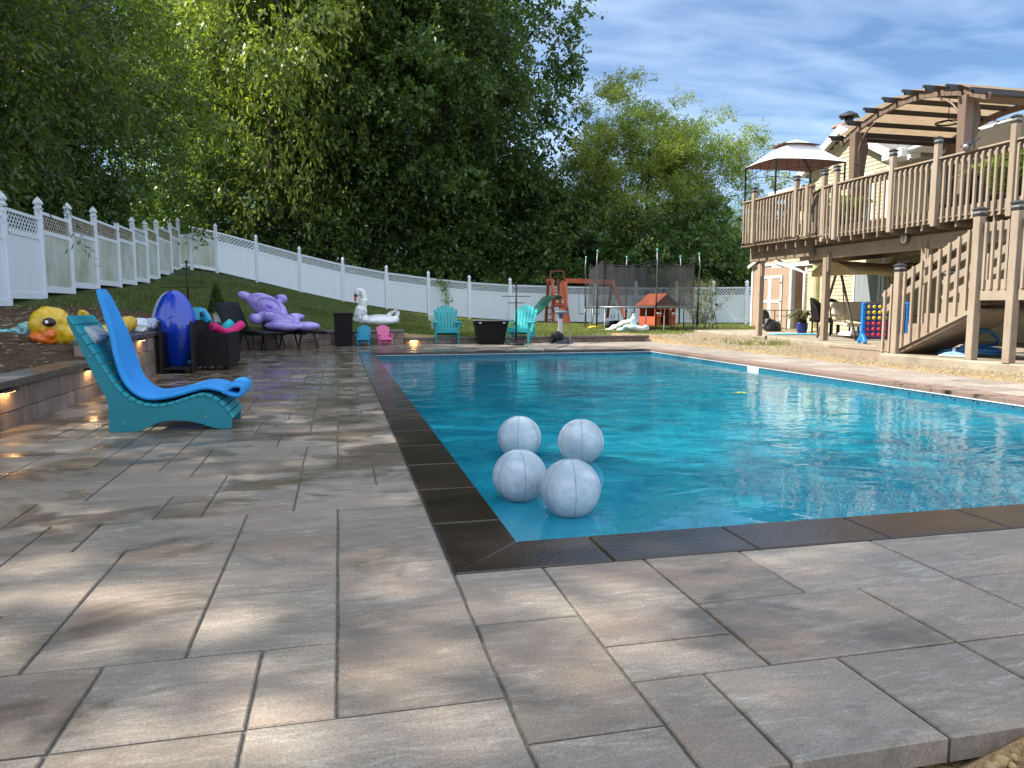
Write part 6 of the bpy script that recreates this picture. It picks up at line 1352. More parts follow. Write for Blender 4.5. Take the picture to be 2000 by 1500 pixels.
for sx, m_ in ((-1, redl), (1, redw)):
    mb = MB(); mb.add([(sx*(W+.10), -D_-.12, Hh-.07), (0.004*sx, -D_-.12, Hp), (0.004*sx, D_+.12, Hp), (sx*(W+.10), D_+.12, Hh-.07), (sx*(W+.10), -D_-.12, Hh-.03), (0.004*sx, -D_-.12, Hp+.04), (0.004*sx, D_+.12, Hp+.04), (sx*(W+.10), D_+.12, Hh-.03)],
        [(0, 1, 2, 3), (7, 6, 5, 4), (0, 4, 5, 1), (1, 5, 6, 2), (2, 6, 7, 3), (3, 7, 4, 0)]); part(mb, 'roof', redl, ph, 0.004)
for x in (-W+.15, W-.16): 
    mb = MB(); mb.box((x, -D_-.05, .46), (.24, .09, .07)); bx = part(mb, 'flower_box', redl, ph, 0.006)
    mb = MB(); [mb.ell((x+random.uniform(-.09, .09), -D_-.06+random.uniform(-.03, .03), .53+random.uniform(-.01, .06)), (.035, .035, .03), 8, 6) for _ in range(6)]; remesh(mb, 'flowers', white_pl, bx, 0.012, 1)

# ---------- floats and toys on the lawn
fw = mat('white_yellow_vinyl', (0.62, 0.68, 0.70), 0.3, 0.15, 2.5, 0.4, 12, coat=0.3, c2=(0.62, 0.62, 0.36)); fbv = mat('sky_white_vinyl', (0.30, 0.52, 0.68), 0.3, 0.2, 2.2, 0.4, 12, coat=0.3, c2=(0.68, 0.72, 0.74))
def heap(label, px, py, dd, ells, m, seed, nm='deflated_float', cat='pool float', vox=0.03, disp=0.025):
    g_1 = onG(px, py); d = (g_1-Vector(EYE)).dot(Vector(FW)); k = d/FPX; mb = MB()
    for (x, y, rx, rz_, rot) in ells: mb.ell(((x-px)*k, 0.12*math.sin(x), max(0.02, (py-y)*k)), (rx*k, rx*k*0.5, rz_*k), 16, 10, rot=(0, R(rot), 0))
    o = remesh(mb, nm, m, None, vox, 4, disp, 5, seed); o.location = g_1; tag(o, label, cat); return o
heap('half deflated white and yellow float slumped on the lawn left of the blue one', 1206, 646, 0, [(1200, 640, 22, 6, -22), (1222, 632, 22, 7, -14), (1190, 643, 10, 4, 0), (1236, 618, 5, 8, 10)], fw, 1)
heap('half deflated sky blue and white float lying in front on the lawn', 1236, 649, 0, [(1236, 641, 24, 7, 8), (1216, 644, 15, 5, 0), (1254, 644, 14, 5, 4), (1238, 628, 8, 10, -10), (1262, 640, 7, 6, 0)], fbv, 2)
heap('small yellow plastic toy on the lawn under the trampoline edge', 1158, 644, 0, [(1158, 640, 9, 3.5, -8), (1165, 639, 4, 3, 0)], mat('toy_yellow', (0.62, 0.42, 0.03), 0.4, 0.1), 3, 'toy', 'toy', 0.02, 0.004)
heap('crumpled dark tarp behind the white float on the lawn', 1196, 640, 0, [(1196, 634, 14, 7, 0), (1207, 632, 12, 6, 5), (1186, 637, 8, 4, 0)], mat('dark_tarp', (0.012, 0.018, 0.035), 0.6, 0.3, 5), 4, 'tarp', 'tarp')
# twiggy bush by the fence
twig = leaf_mat('pale_twig_leaf', (0.10, 0.12, 0.05), (0.26, 0.27, 0.15), 0.3); q = DP(1366, 597, 34.0); q.z = gz(q.x, q.y); bsh = thing('twiggy_bush', 'sparse pale twiggy bush between trampoline and fence', 'bush', q)
rr = random.Random(8); mb = MB(); base = []; drs = []
for i in range(26):
    a = rr.uniform(0, 6.28); p = Vector((rr.uniform(-.3, .3), rr.uniform(-.2, .2), 0)); pts = [p]; dv = Vector((math.cos(a)*0.5, math.sin(a)*0.4, 1)).normalized()
    for s_ in range(5): dv = (dv+Vector((rr.uniform(-.25, .25), rr.uniform(-.25, .25), 0.02))).normalized(); pts.append(pts[-1]+dv*rr.uniform(.3, .5)); base.append(pts[-1]); drs.append(dv)
    mb.tube(pts, [0.014, 0.012, 0.01, 0.008, 0.006, 0.003], 5)
part(mb, 'stems', mat('pale_twig', (0.22, 0.19, 0.14), 0.9, 0.2), bsh)
rg = np.random.default_rng(9); base = np.repeat(np.array(base), 9, 0); drs = np.repeat(np.array(drs), 9, 0)*0.5+unit(len(base), rg); V_, F_ = leaves_along(base, drs, np.full(len(base), 0.25), 4, 0.065, rg, 0.3, 0.05, 0.5); np_mesh('foliage', V_, F_, twig, bsh)
# vine over the fence and sprays at the corner
def sprig(name, label, cat, pts, n_, size, m, seed, spread=0.1):
    rg = np.random.default_rng(seed); pts = bez(pts, 6); o = thing(name, label, cat, pts[0]); P_ = np.array([tuple(p-pts[0]) for p in pts]); idx = rg.integers(0, len(P_), n_); b = P_[idx]+rg.normal(size=(n_, 3))*spread; V_, F_ = leaves_along(b, unit(n_, rg), np.full(n_, 0.06), 1, size, rg, 0.4, 0.02, 0.7)
    mb = MB(); mb.tube([p-pts[0] for p in pts], 0.008, 5); part(mb, 'stem', bark, o); np_mesh('leaves', V_, F_, m, o)
sprig('climbing_vine', 'green vine hanging over the back fence behind the left turquoise chair', 'vine', [atY(860, 548, 37.55), atY(866, 556, 37.45), atY(872, 572, 37.42), atY(874, 590, 37.4)], 150, 0.13, leaf_mid, 3, 0.12)
sprig('hanging_branch', 'leafy branch hanging over the fence corner', 'branch', [DP(345, 420, 33), DP(362, 434, 32.8), DP(378, 448, 32.6), DP(392, 452, 32.5)], 420, 0.14, leaf_mid, 4, 0.30)
for (px, py, d, sd) in ((1100, 545, 38, 5), (985, 548, 38.5, 6), (680, 600, 37.0, 7)):
    q = DP(px, py, d); sprig('fence_weed', ['leafy sprig over the back fence near the red tower', 'leafy sprig over the back fence behind the right chair', 'weeds at the foot of the back fence left of the swan'][sd-5], 'weed', [q, q+Vector((-.6, 0, .1)), q+Vector((-1.3, 0, -.05))], 140, 0.12, leaf_mid, sd, 0.14)

# ================================================================== SHED
shw = mat('shed_pink_beige_panel', (0.36, 0.25, 0.18), 0.8, 0.10, 2, 0.2, 40); sht = mat('shed_white_trim', (0.60, 0.59, 0.57), 0.6, 0.05); shr = mat('shed_red_shingle', (0.33, 0.09, 0.05), 0.9, 0.25, 9, 0.5, 20)
sz_ = 0.10; shd = thing('garden_shed', 'pink beige garden shed with white trim, double doors and red shingle roof beyond the deck', 'shed', (16.0, 25.35, sz_))
LS, DS, HE, HPk = 1.33, 2.4, 2.42, 2.92
mb = MB(); mb.lohi((0, -LS, 0), (DS, LS, HE)); part(mb, 'walls', shw, shd)
mb = MB(); mb.add([(0.0, -LS, HE), (0.0, LS, HE), (0.0, 0, HPk), (0.04, -LS, HE), (0.04, LS, HE), (0.04, 0, HPk)], [(0, 2, 1), (3, 4, 5), (0, 1, 4, 3), (1, 2, 5, 4), (2, 0, 3, 5)]); part(mb, 'gable', shw, shd)
for sy in (-1, 1):
    mb = MB(); mb.add([(-0.12, sy*(LS+.12), HE-.05), (DS+.1, sy*(LS+.12), HE-.05), (DS+.1, sy*.002, HPk+.02), (-0.12, sy*.002, HPk+.02), (-0.12, sy*(LS+.12), HE+.0), (DS+.1, sy*(LS+.12), HE+.0), (DS+.1, sy*.002, HPk+.07), (-0.12, sy*.002, HPk+.07)], [(0, 1, 2, 3), (7, 6, 5, 4), (0, 4, 5, 1), (1, 5, 6, 2), (2, 6, 7, 3), (3, 7, 4, 0)]); part(mb, 'roof', shr, shd)
    mb = MB(); mb.bar((-0.14, sy*(LS+.10), HE-.05), (-0.14, 0, HPk+.0), 0.03, 0.12); part(mb, 'rake_board', sht, shd)
    mb = MB(); mb.box((-0.015, sy*(LS-.05), HE/2), (0.03, 0.11, HE)); part(mb, 'corner_board', sht, shd); mb = MB(); mb.box((0.06, sy*(LS+.012), HE/2), (0.15, 0.025, HE)); part(mb, 'corner_board', sht, shd)
mb = MB(); mb.box((-0.02, 0, HE), (0.03, 2*LS, 0.10)); part(mb, 'band_board', sht, shd)
mb = MB(); mb.box((-0.02, 0.05, HE+.25), (0.03, 0.22, 0.18)); part(mb, 'vent', sht, shd, 0.01)
for y0_, y1_ in ((0.02, 0.84), (-0.78, -0.0)):
    mb = MB(); mb.lohi((-0.022, y0_+.005, 0.12), (-0.004, y1_-.005, 1.98)); dr_ = part(mb, 'door', shw, shd)
    for a, b in (((-.04, y0_, .10), (-.023, y0_+.10, 2.0)), ((-.04, y1_-.10, .10), (-.023, y1_, 2.0)), ((-.04, y0_+.10, 1.89), (-.023, y1_-.10, 2.0)), ((-.04, y0_+.10, .10), (-.023, y1_-.10, .21)), ((-.04, y0_+.10, .98), (-.023, y1_-.10, 1.09))): mb = MB(); mb.lohi(a, b); part(mb, 'door_trim', sht, dr_)
    for z in (1.72, 1.03, 0.3): mb = MB(); mb.box((-0.045, y0_+.06 if y0_ < 0 else y1_-.06, z), (.012, .09, .04)); part(mb, 'hinge', black_pl, dr_)

# ================================================================== UNDER THE DECK
# covered grill like bundle
heap('lumpy black fabric cover over an outdoor seat at the foot of the far deck post', 1506, 650, 0, [(1506, 642, 20, 11, 8), (1492, 620, 10, 15, -8), (1516, 638, 14, 14, 20), (1500, 634, 16, 12, 20)], mat('black_cover_fabric', (0.010, 0.011, 0.014), 0.45, 0.3, 6, 0.7, 9), 7, 'covered_seat', 'furniture cover', 0.03, 0.04)
o = thing('outdoor_table', 'light metal frame table near the shed door', 'table', DP(1524, 645, 24.6)); 
tw, td, th_ = 0.42, 0.3, 0.66
mb = MB(); mb.box((0, 0, th_), (2*tw, 2*td, 0.03)); part(mb, 'table_top', galv, o)
for sx in (-1, 1):
    for sy in (-1, 1): mb = MB(); mb.bar((sx*tw, sy*td, 0), (sx*tw, sy*td, th_-.015), 0.025, 0.025); part(mb, 'leg', galv, o)
mb = MB(); mb.box((0, -td, th_*.72), (2*tw-.03, .02, .02)); part(mb, 'stretcher', galv, o)
def palm(label, loc, pot_m, hp, rp, nf, lf, h0, m_, seed, pz=0):
    o = thing('potted_palm', label, 'potted plant', loc); rr = random.Random(seed)
    mb = MB(); mb.lathe([(rp*.72, 0), (rp*.98, hp*.5), (rp, hp*.92), (rp*1.08, hp), (rp*.9, hp), (rp*.85, hp*.9), (0.001, hp*.9)], 20); part(mb, 'pot', pot_m, o)
    V_, F_ = [], []
    rg = np.random.default_rng(seed)
    mbs = MB()
    for i in range(nf):
        a = rr.uniform(0, 6.28); el = rr.uniform(0.5, 1.35); L_ = lf*rr.uniform(.7, 1.1); pts = []
        for k in range(9): t = k/8; pts.append(Vector((math.cos(a)*math.cos(el)*L_*t, math.sin(a)*math.cos(el)*L_*t, hp*.9+h0*min(1, t*2)+math.sin(el)*L_*t*0.8-0.55*L_*t*t)))
        mbs.tube(pts, [0.008]*9, 4)
        for k in range(1, 9):
            d = (pts[k]-pts[k-1]).normalized(); s_ = d.cross(Vector((0, 0, 1))).normalized()
            for j in range(3):
                p = pts[k-1].lerp(pts[k], j/3)
                for sg_ in (-1, 1):
                    tip = p+s_*sg_*L_*0.26*(1-0.5*k/9)+d*L_*0.13-Vector((0, 0, 0.05)); w = d*0.014*1.6; b = len(V_)
                    V_ += [tuple(p-w), tuple((p+tip)/2+w+Vector((0, 0, .01))), tuple(tip), tuple((p+tip)/2-w)]; F_.append([b, b+1, b+2, b+3])
    part(mbs, 'stems', mat('palm_stem', (0.12, 0.15, 0.05), 0.7, 0.2), o); np_mesh('fronds', np.array(V_), np.array(F_), m_, o)
palm_m = leaf_mat('palm_leaf', (0.10, 0.17, 0.03), (0.28, 0.38, 0.07), 0.4); palm_d = leaf_mat('dusty_palm_leaf', (0.10, 0.09, 0.05), (0.20, 0.18, 0.10), 0.2)
potb = mat('blue_glazed_pot', (0.01, 0.03, 0.22), 0.2, 0.2, 3); potk = mat('dark_pot', (0.02, 0.02, 0.022), 0.5, 0.1)
q = DP(1566, 649, 22.6); q.z = SL; palm('dry brownish palm in a glossy blue pot on the pad near the downspout', q, potb, 0.32, 0.17, 16, 0.62, 0.25, palm_d, 2)
palm('green palm in a dark pot behind the deck rail left of the pergola post', (12.0, 15.95, FL), potk, 0.35, 0.2, 16, 0.85, 0.45, palm_m, 3)
palm('large bushy green palm in a dark pot behind the deck rail at the right', (12.0, 11.55, FL), potk, 0.4, 0.22, 26, 1.0, 0.5, palm_m, 4)
palm('yellowish palm in a dark pot at the right picture edge on the deck', (12.3, 10.9, FL), potk, 0.35, 0.2, 14, 0.7, 0.5, palm_m, 5)
palm('small green palm in a dark pot near the far left deck corner', (11.7, 15.2, FL), potk, 0.35, 0.2, 10, 0.6, 0.4, palm_m, 6)
cream = mat('cream_stone_column', (0.50, 0.46, 0.26), 0.8, 0.15, 3, 0.4, 12)
for (x, y, lab) in ((14.72, 20.8, 'round fluted yellowish column by the house corner'), (14.72, 17.5, 'round fluted yellowish column right of the sliding door')):
    o = thing('round_column', lab, 'column', (x, y, SL)); prof = []
    mb = MB(); mb.lathe([(.20, 0), (.20, .06), (.17, .10), (.165, .12)], 20); part(mb, 'base', cream, o)
    V_ = MB(); N_ = 32; V2 = []; F2 = []
    for z, r_ in ((.12, .12), (1.0, .12), (2.15, .11)):
        for k in range(N_): a = 2*math.pi*k/N_; r2 = r_*(1 if k % 2 else 0.93); V2.append((r2*math.cos(a), r2*math.sin(a), z))
    for i in range(2):
        for k in range(N_): F2.append((i*N_+k, i*N_+(k+1) % N_, (i+1)*N_+(k+1) % N_, (i+1)*N_+k))
    V_.add(V2, F2); part(V_, 'shaft', cream, o); mb = MB(); mb.lathe([(.14, 2.15), (.17, 2.19), (.13, 2.24), (.21, 2.36), (.22, 2.41)], 20); part(mb, 'capital', cream, o)
# garden swing with canopy
beige = mat('beige_canopy_fabric', (0.50, 0.38, 0.20), 0.8, 0.12, 3, 0.3, 12); cush = mat('beige_cushion', (0.60, 0.52, 0.38), 0.85, 0.1, 4); brm = mat('brown_metal', (0.10, 0.075, 0.06), 0.45, 0.15, 5)
gw = thing('garden_swing', 'brown metal garden swing seat with long beige canopy under the deck', 'swing', (12.2, 16.35, SL)); gw.scale = (1, 1, 0.93)
for x in (0, 2.2):
    for sy in (-0.75, 0.75): mb = MB(); mb.bar((x, sy, 0), (x, sy*0.09, 1.82), 0.05, 0.05); part(mb, 'frame_leg', brm, gw, 0.006)
    mb = MB(); mb.bar((x, -0.45, 0.62), (x, 0.45, 0.62), 0.035, 0.035); part(mb, 'cross_bar', brm, gw); mb = MB(); mb.bar((x, 0.10, 0.0), (x, 0.10, 0.02), 0.05, 0.05)
mb = MB(); mb.bar((0, 0, 1.82), (2.2, 0, 1.82), 0.05, 0.05); part(mb, 'top_bar', brm, gw)
def can(u, v_):
    y = -0.72+v_*1.44; z = 1.84+0.22*(1-abs(v_*2-1)**1.5)-0.0; return (-0.25+u*2.75, y, z+0.02*math.sin(u*9))
mb = MB(); mb.grid(can, 12, 10)
mb.grid(lambda u, v_: (-0.25+u*2.75, -0.72, 1.84+0.02*math.sin(u*9)-0.16*v_), 12, 1); part(mb, 'canopy', beige, gw, solid=0.012)
mb = MB(); mb.add([(-0.25, -0.72, 1.69), (-0.25, 0.72, 1.69), (-0.25, 0.72, 1.85), (-0.25, 0.35, 2.02), (-0.25, 0, 2.07), (-0.25, -0.35, 2.02), (-0.25, -0.72, 1.85)], [(0, 1, 2, 3, 4, 5, 6)]); part(mb, 'canopy_end', beige, gw, solid=0.012)
mb = MB(); mb.box((0.85, 0.0, 0.42), (1.5, 0.55, 0.10), rot=(R(8), 0, 0)); part(mb, 'seat_cushion', cush, gw, 0.03, seg=2); mb = MB(); mb.box((0.85, 0.33, 0.74), (1.5, 0.12, 0.55), rot=(R(-18), 0, 0)); part(mb, 'back_cushion', cush, gw, 0.04, seg=2)
for x in (0.1, 1.6): mb = MB(); mb.bar((x, -0.2, 0.45), (x*0.9, 0.0, 1.80), 0.018, 0.018); part(mb, 'hanger', brm, gw); mb = MB(); mb.bar((x, -0.30, 0.62), (x, 0.33, 0.66), 0.04, 0.03); part(mb, 'arm', brm, gw)
# dark wicker lounge chairs behind
def tub_chair(label, x, y, rz, s=1.0, z=SL, grp='dark wicker chairs under the deck'):
    o = thing('wicker_chair', label, 'chair', (x, y, z), rz, grp, s)
    mb = MB(); mb.box((0, 0, 0.36), (0.6, 0.58, 0.10)); part(mb, 'seat', wicker, o, 0.02)
    mb = MB(); mb.grid(lambda u, v_: ((0.34+0.05*v_)*math.sin((u-.5)*2.9), 0.30*math.cos((u-.5)*2.9)-0.02+0.06*v_, 0.30+v_*(0.30+0.30*math.cos((u-.5)*2.9))), 16, 5); part(mb, 'back', wicker, o, solid=0.03)
    for sx in (-.25, .25):
        for sy in (-.24, .22): mb = MB(); mb.bar((sx, sy, 0), (sx, sy, .32), .035, .035); part(mb, 'leg', black_pl, o)
tub_chair('dark wicker armchair between the near deck post and the column', 14.0, 19.3, R(40), 1.2); tub_chair('dark wicker armchair behind the garden swing', 13.6, 17.9, R(75), 1.15)
o = thing('folded_lounger', 'white folded lounger lying on the pad behind the swing', 'lounger', (13.4, 16.9, SL)); mb = MB(); mb.box((0, 0, .09), (1.1, .5, .07)); part(mb, 'frame', white_pl, o, .01); mb = MB(); mb.box((0, 0, .15), (1.0, .42, .04)); part(mb, 'pad', mat('pale_pad', (0.55, .6, .65), .8, .1), o, .01)
mb = MB(); mb.box((0, 0, 0.02), (1.5, 0.5, 0.035)); o = mb.build('foam_mat', mat('pale_blue_foam', (0.12, 0.42, 0.58), 0.6, 0.1), None, 0.012); o.location = (12.9, 19.0, SL); o.rotation_euler = (0, 0, R(-12)); tag(o, 'flat pale blue foam mat on the pad beside the blue pot', 'mat')
# giant connect game
c4 = thing('giant_disc_game', 'giant blue four in a row game with yellow discs above red discs beside the stair', 'game', DP(1722, 657, 16.3)); c4.location.z = SL; c4.rotation_euler = (0, 0, -YAW-R(6))
c4b = mat('game_navy', (0.006, 0.035, 0.17), 0.4, 0.1); c4f = mat('game_blue', (0.004, 0.20, 0.75), 0.4, 0.08); c4y = mat('disc_yellow', (0.60, 0.42, 0.02), 0.45, 0.1); c4r = mat('disc_red', (0.55, 0.02, 0.05), 0.45, 0.1)
mb = MB(); mb.box((0.05, 0, 0.50), (0.86, 0.06, 0.76)); part(mb, 'board', c4b, c4, 0.008)
for sx in (-0.41, 0.51):
    mb = MB(); mb.box((sx, 0, 0.48), (0.07, 0.09, 0.86)); fr_ = part(mb, 'frame_post', c4f, c4, 0.01)
    for k in range(7): mb = MB(); mb.tube([(sx, -0.047, .22+k*.105), (sx, -0.044, .22+k*.105)], 0.014, 10); part(mb, 'peg_hole', black_pl, fr_)
    for sy in (-1, 1): mb = MB(); mb.bar((sx, sy*0.03, 0.20), (sx, sy*0.20, 0.03), 0.07, 0.08); part(mb, 'foot', c4f, c4, 0.01)
for r_ in range(6):
    for k in range(7): mb = MB(); mb.tube([(-0.31+k*0.12, -0.036, 0.81-r_*0.122), (-0.31+k*0.12, -0.029, 0.81-r_*0.122)], 0.043, 18); part(mb, 'disc', c4y if r_ < 3 else c4r, c4)
# hose and vacuum head
hs = thing('pool_hose', 'coiled blue pool vacuum hose under the stair landing', 'hose', (10.35, 10.35, SL)); pts = []
for i in range(90): t = i/89; a = t*6.28*3.2; r_ = 0.36+0.10*math.sin(t*9); pts.append((r_*1.15*math.cos(a), r_*math.sin(a), 0.04+0.07*t+0.02*math.sin(a*2)))
pts += [(0.40, -0.1, 0.2), (0.18, -0.25, 0.36), (-0.08, -0.3, 0.44), (-0.28, -0.28, 0.36), (-0.42, -0.25, 0.16), (-0.5, -0.2, 0.05)]
mb = MB(); mb.tube(bez(pts, 2), 0.027, 8); part(mb, 'tube', mat('hose_blue', (0.02, 0.13, 0.30), 0.5, 0.1), hs)
vh = thing('vacuum_head', 'white and blue pool vacuum head in front of the coiled hose', 'pool equipment', (9.83, 10.18, SL), R(-50))
mb = MB(); mb.prism([(-.19, 0.02), (.19, 0.02), (.15, .06), (.05, .085), (-.05, .085), (-.15, .06)], 0.22); part(mb, 'body', mat('head_blue', (0.25, 0.42, 0.70), 0.4, 0.1), vh, 0.01); mb = MB(); mb.box((0, 0, .02), (.42, .26, .025)); part(mb, 'bumper', white_pl, vh, .008); mb = MB(); mb.cyl((0, 0, .08), (0, 0, .15), .03, .024); part(mb, 'hose_socket', white_pl, vh)
# clock, string lights, rain chains, solar light
ck = thing('wall_clock', 'round outdoor clock with cream face hanging on the deck beam', 'clock', (11.38, 13.24, 2.34), R(-90)); 
mb = MB(); mb.tube([(0, -0.01, 0), (0, 0.03, 0)], 0.125, 24); part(mb, 'case', brm, ck, 0.006); mb = MB(); mb.tube([(0, -0.018, 0), (0, -0.011, 0)], 0.098, 24); part(mb, 'dial', mat('clock_face', (0.62, 0.58, 0.46), 0.5, 0.08), ck)
for a, L_ in ((R(15), .075), (R(160), .05)): mb = MB(); mb.bar((0, -0.021, 0), (L_*math.sin(a), -0.021, L_*math.cos(a)), 0.004, 0.009, up=(0, 1, 0)); part(mb, 'hand', black_pl, ck)
bulb = mat('clear_bulb', (0.55, 0.55, 0.55), 0.15, 0.1, spec=0.8)
sgl = thing('string_lights', 'string of small bulbs looped below the deck beam', 'string lights', (11.7, 14.0, 2.36)); pts = []
for i in range(41): t = i/40; y = 2.4-t*6.0; pts.append((0.0, y, -0.06-0.05*abs(math.sin(t*math.pi*6))))
mb = MB(); mb.tube(pts, 0.005, 5); part(mb, 'wire', black_pl, sgl)
for i in range(0, 41, 4): p = pts[i]; mb = MB(); mb.cyl((p[0], p[1], p[2]), (p[0], p[1], p[2]-.05), .014, n=8); so_ = part(mb, 'socket', black_pl, sgl); mb = MB(); mb.ell((p[0], p[1], p[2]-.075), (.026, .026, .035), 10, 8); part(mb, 'bulb', bulb, so_)
for (px, y1_, y2_, Y, lab) in ((1490, 483, 532, 18.5, 'long twisted wind spiral in front of the far deck post'), (1531, 470, 490, 17.2, 'short twisted wind spiral under the left deck section'), (1556, 476, 560, 16.5, 'long twisted wind spiral in front of the shed side')):
    a = atX(px, y1_, 11.05); b = atX(px, y2_, 11.05); o = thing('wind_spiral', lab, 'ornament', a, 0, 'wind spirals hanging from the deck rim')
    mb = MB(); n_ = int((a.z-b.z)/0.012); mb.tube([(0.022*math.cos(i*.55), 0.022*math.sin(i*.55), -i*.012) for i in range(n_)], 0.0035, 4); part(mb, 'twisted_strip', galv, o)
sp = thing('solar_light', 'small solar panel lamp on a bracket on the deck rail below the pergola post', 'light', (10.98, 11.3, 3.73)); mb = MB(); mb.box((0, 0, 0.12), (0.20, 0.28, 0.015), rot=(0, R(-35), 0)); part(mb, 'panel', mat('solar_panel', (0.02, 0.025, 0.04), 0.1, 0.2), sp, 0.003); mb = MB(); mb.box((0.01, 0, 0.04), (0.05, 0.05, 0.14)); part(mb, 'bracket', wood_c, sp); mb = MB(); mb.ell((-0.06, 0.03, 0.06), (.05, .05, .03), 12, 8); part(mb, 'lamp', white_pl, sp)

# ================================================================== ON THE DECK
pg = thing('pergola', 'brown metal pergola with arched beige canopy and tied curtains on the deck', 'pergola')
brn = mat('brown_pergola_metal', (0.17, 0.115, 0.085), 0.5, 0.12, 3); pdk = mat('dark_purlin', (0.028, 0.026, 0.030), 0.45, 0.15, 4); sail = mat('tan_canopy_fabric', (0.50, 0.33, 0.165), 0.85, 0.12, 5, 0.35, 9, trans=0.0)
n = NT('sunlit_canopy_fabric'); v = n.coord('Object'); f = n.noise(n.coord('Object', (1, 4, 1)), 4, 4, 0.6); cc = n.mix(n.rng(f, .3, .7), (0.34, 0.245, 0.15), (0.46, 0.34, 0.21)); n.l(cc, n.b.inputs['Base Color']); n.b.inputs['Roughness'].default_value = .9
tb = n.n('ShaderNodeBsdfTranslucent'); n.l(cc, tb.inputs['Color']); ms = n.n('ShaderNodeMixShader'); ms.inputs[0].default_value = 0.5; n.l(n.b.outputs[0], ms.inputs[1]); n.l(tb.outputs[0], ms.inputs[2]); n.l(ms.outputs[0], n.out.inputs[0]); n.l(n.bump(f, .5, .03), n.b.inputs['Normal']); sail = n.m
XA, XB, YA, YB = 11.75, 14.55, 12.25, 15.35
YC, HS, ZA, ZT = 13.78, 2.06, 4.80, 5.26
def archz(y): return ZA+(ZT-ZA)*(1-((y-YC)/HS)**2)
for x in (XA, XB):
    mb = MB(); pts = [(x, YC-HS+2*HS*i/24, archz(YC-HS+2*HS*i/24)) for i in range(25)]
    for a, b in zip(pts[:-1], pts[1:]): mb.bar(a, Vector(b)+(Vector(b)-Vector(a))*0.05, 0.06, 0.13, up=(0, 0, 1))
    part(mb, 'arch_beam', brn, pg)
    for y in (YA, YB):
        mb = MB(); zt = archz(y)-0.06; mb.add([(x+sx*w, y+sy*w, z) for z, w in ((FL, .075), (zt, .10)) for sy in (-1, 1) for sx in (-1, 1)], [(0, 2, 3, 1), (0, 1, 5, 4), (2, 6, 7, 3), (0, 4, 6, 2), (1, 3, 7, 5), (4, 5, 7, 6)]); po = part(mb, 'post', brn, pg, 0.006)
        sg_ = 1 if y == YA else -1
        mb = MB(); mb.tube(bez([(x, y+sg_*.10, zt-.75), (x, y+sg_*.13, zt-.35), (x, y+sg_*.35, zt-.05), (x, y+sg_*.62, zt+.10)], 5), 0.022, 6); part(mb, 'bracket', brn, po)
        cx2 = x+(0.17 if x == XA else -0.17); mb = MB(); mb.lathe([(0.05, FL+.35), (0.13, FL+.7), (0.07, FL+1.25), (0.10, FL+1.6), (0.15, FL+2.0), (0.10, zt-.12)], 14, T=Matrix.Translation((cx2, y, 0)), fx=1, fy=.8); q_ = part(mb, 'curtain', mat('curtain_brown', (0.13, 0.095, 0.075), 0.9, 0.3, 30, 0.6, 30, stretch=(1, 1, .05)), pg)
for y in (YA, YB): mb = MB(); mb.bar((XA, y, archz(y)-.10), (XB, y, archz(y)-.10), .05, .12); part(mb, 'side_beam', brn if y == YA else pdk, pg)
ys_ = [YC-HS+0.05+(2*HS-.1)*i/7 for i in range(8)]
for y in ys_: mb = MB(); mb.bar((XA-.33, y, archz(y)+.075), (XB+.33, y, archz(y)+.075), .05, .10); mb.box((XA-.36, y, archz(y)+.10), (.06, .05, .05)); part(mb, 'purlin', pdk, pg)
mb = MB(); mb.grid(lambda u, v_: (XA-.12+u*(XB-XA+.24), ys_[0]+v_*(ys_[-1]-ys_[0]), archz(ys_[0]+v_*(ys_[-1]-ys_[0]))+.150-0.05*abs(math.sin(v_*math.pi*7))), 6, 56); part(mb, 'canopy', sail, pg)
lq = G(1852, 240, 4.85); mb = MB(); mb.tube([(lq.x+.24*math.cos(a), lq.y+.24*math.sin(a), 4.85) for a in np.linspace(0, 6.28, 24)[:-1]], .018, 6, True); [mb.bar((lq.x, lq.y, 4.9), (lq.x+.24*math.cos(a), lq.y+.24*math.sin(a), 4.85), .012, .012) for a in (0, 2.1, 4.2)]; mb.bar((lq.x, lq.y, 4.88), (lq.x, lq.y, 5.4), .012, .012); fx_ = thing('hanging_lamp', 'round black wire lamp hanging under the pergola canopy', 'lamp', (0, 0, 0)); part(mb, 'ring_shade', black_pl, fx_)
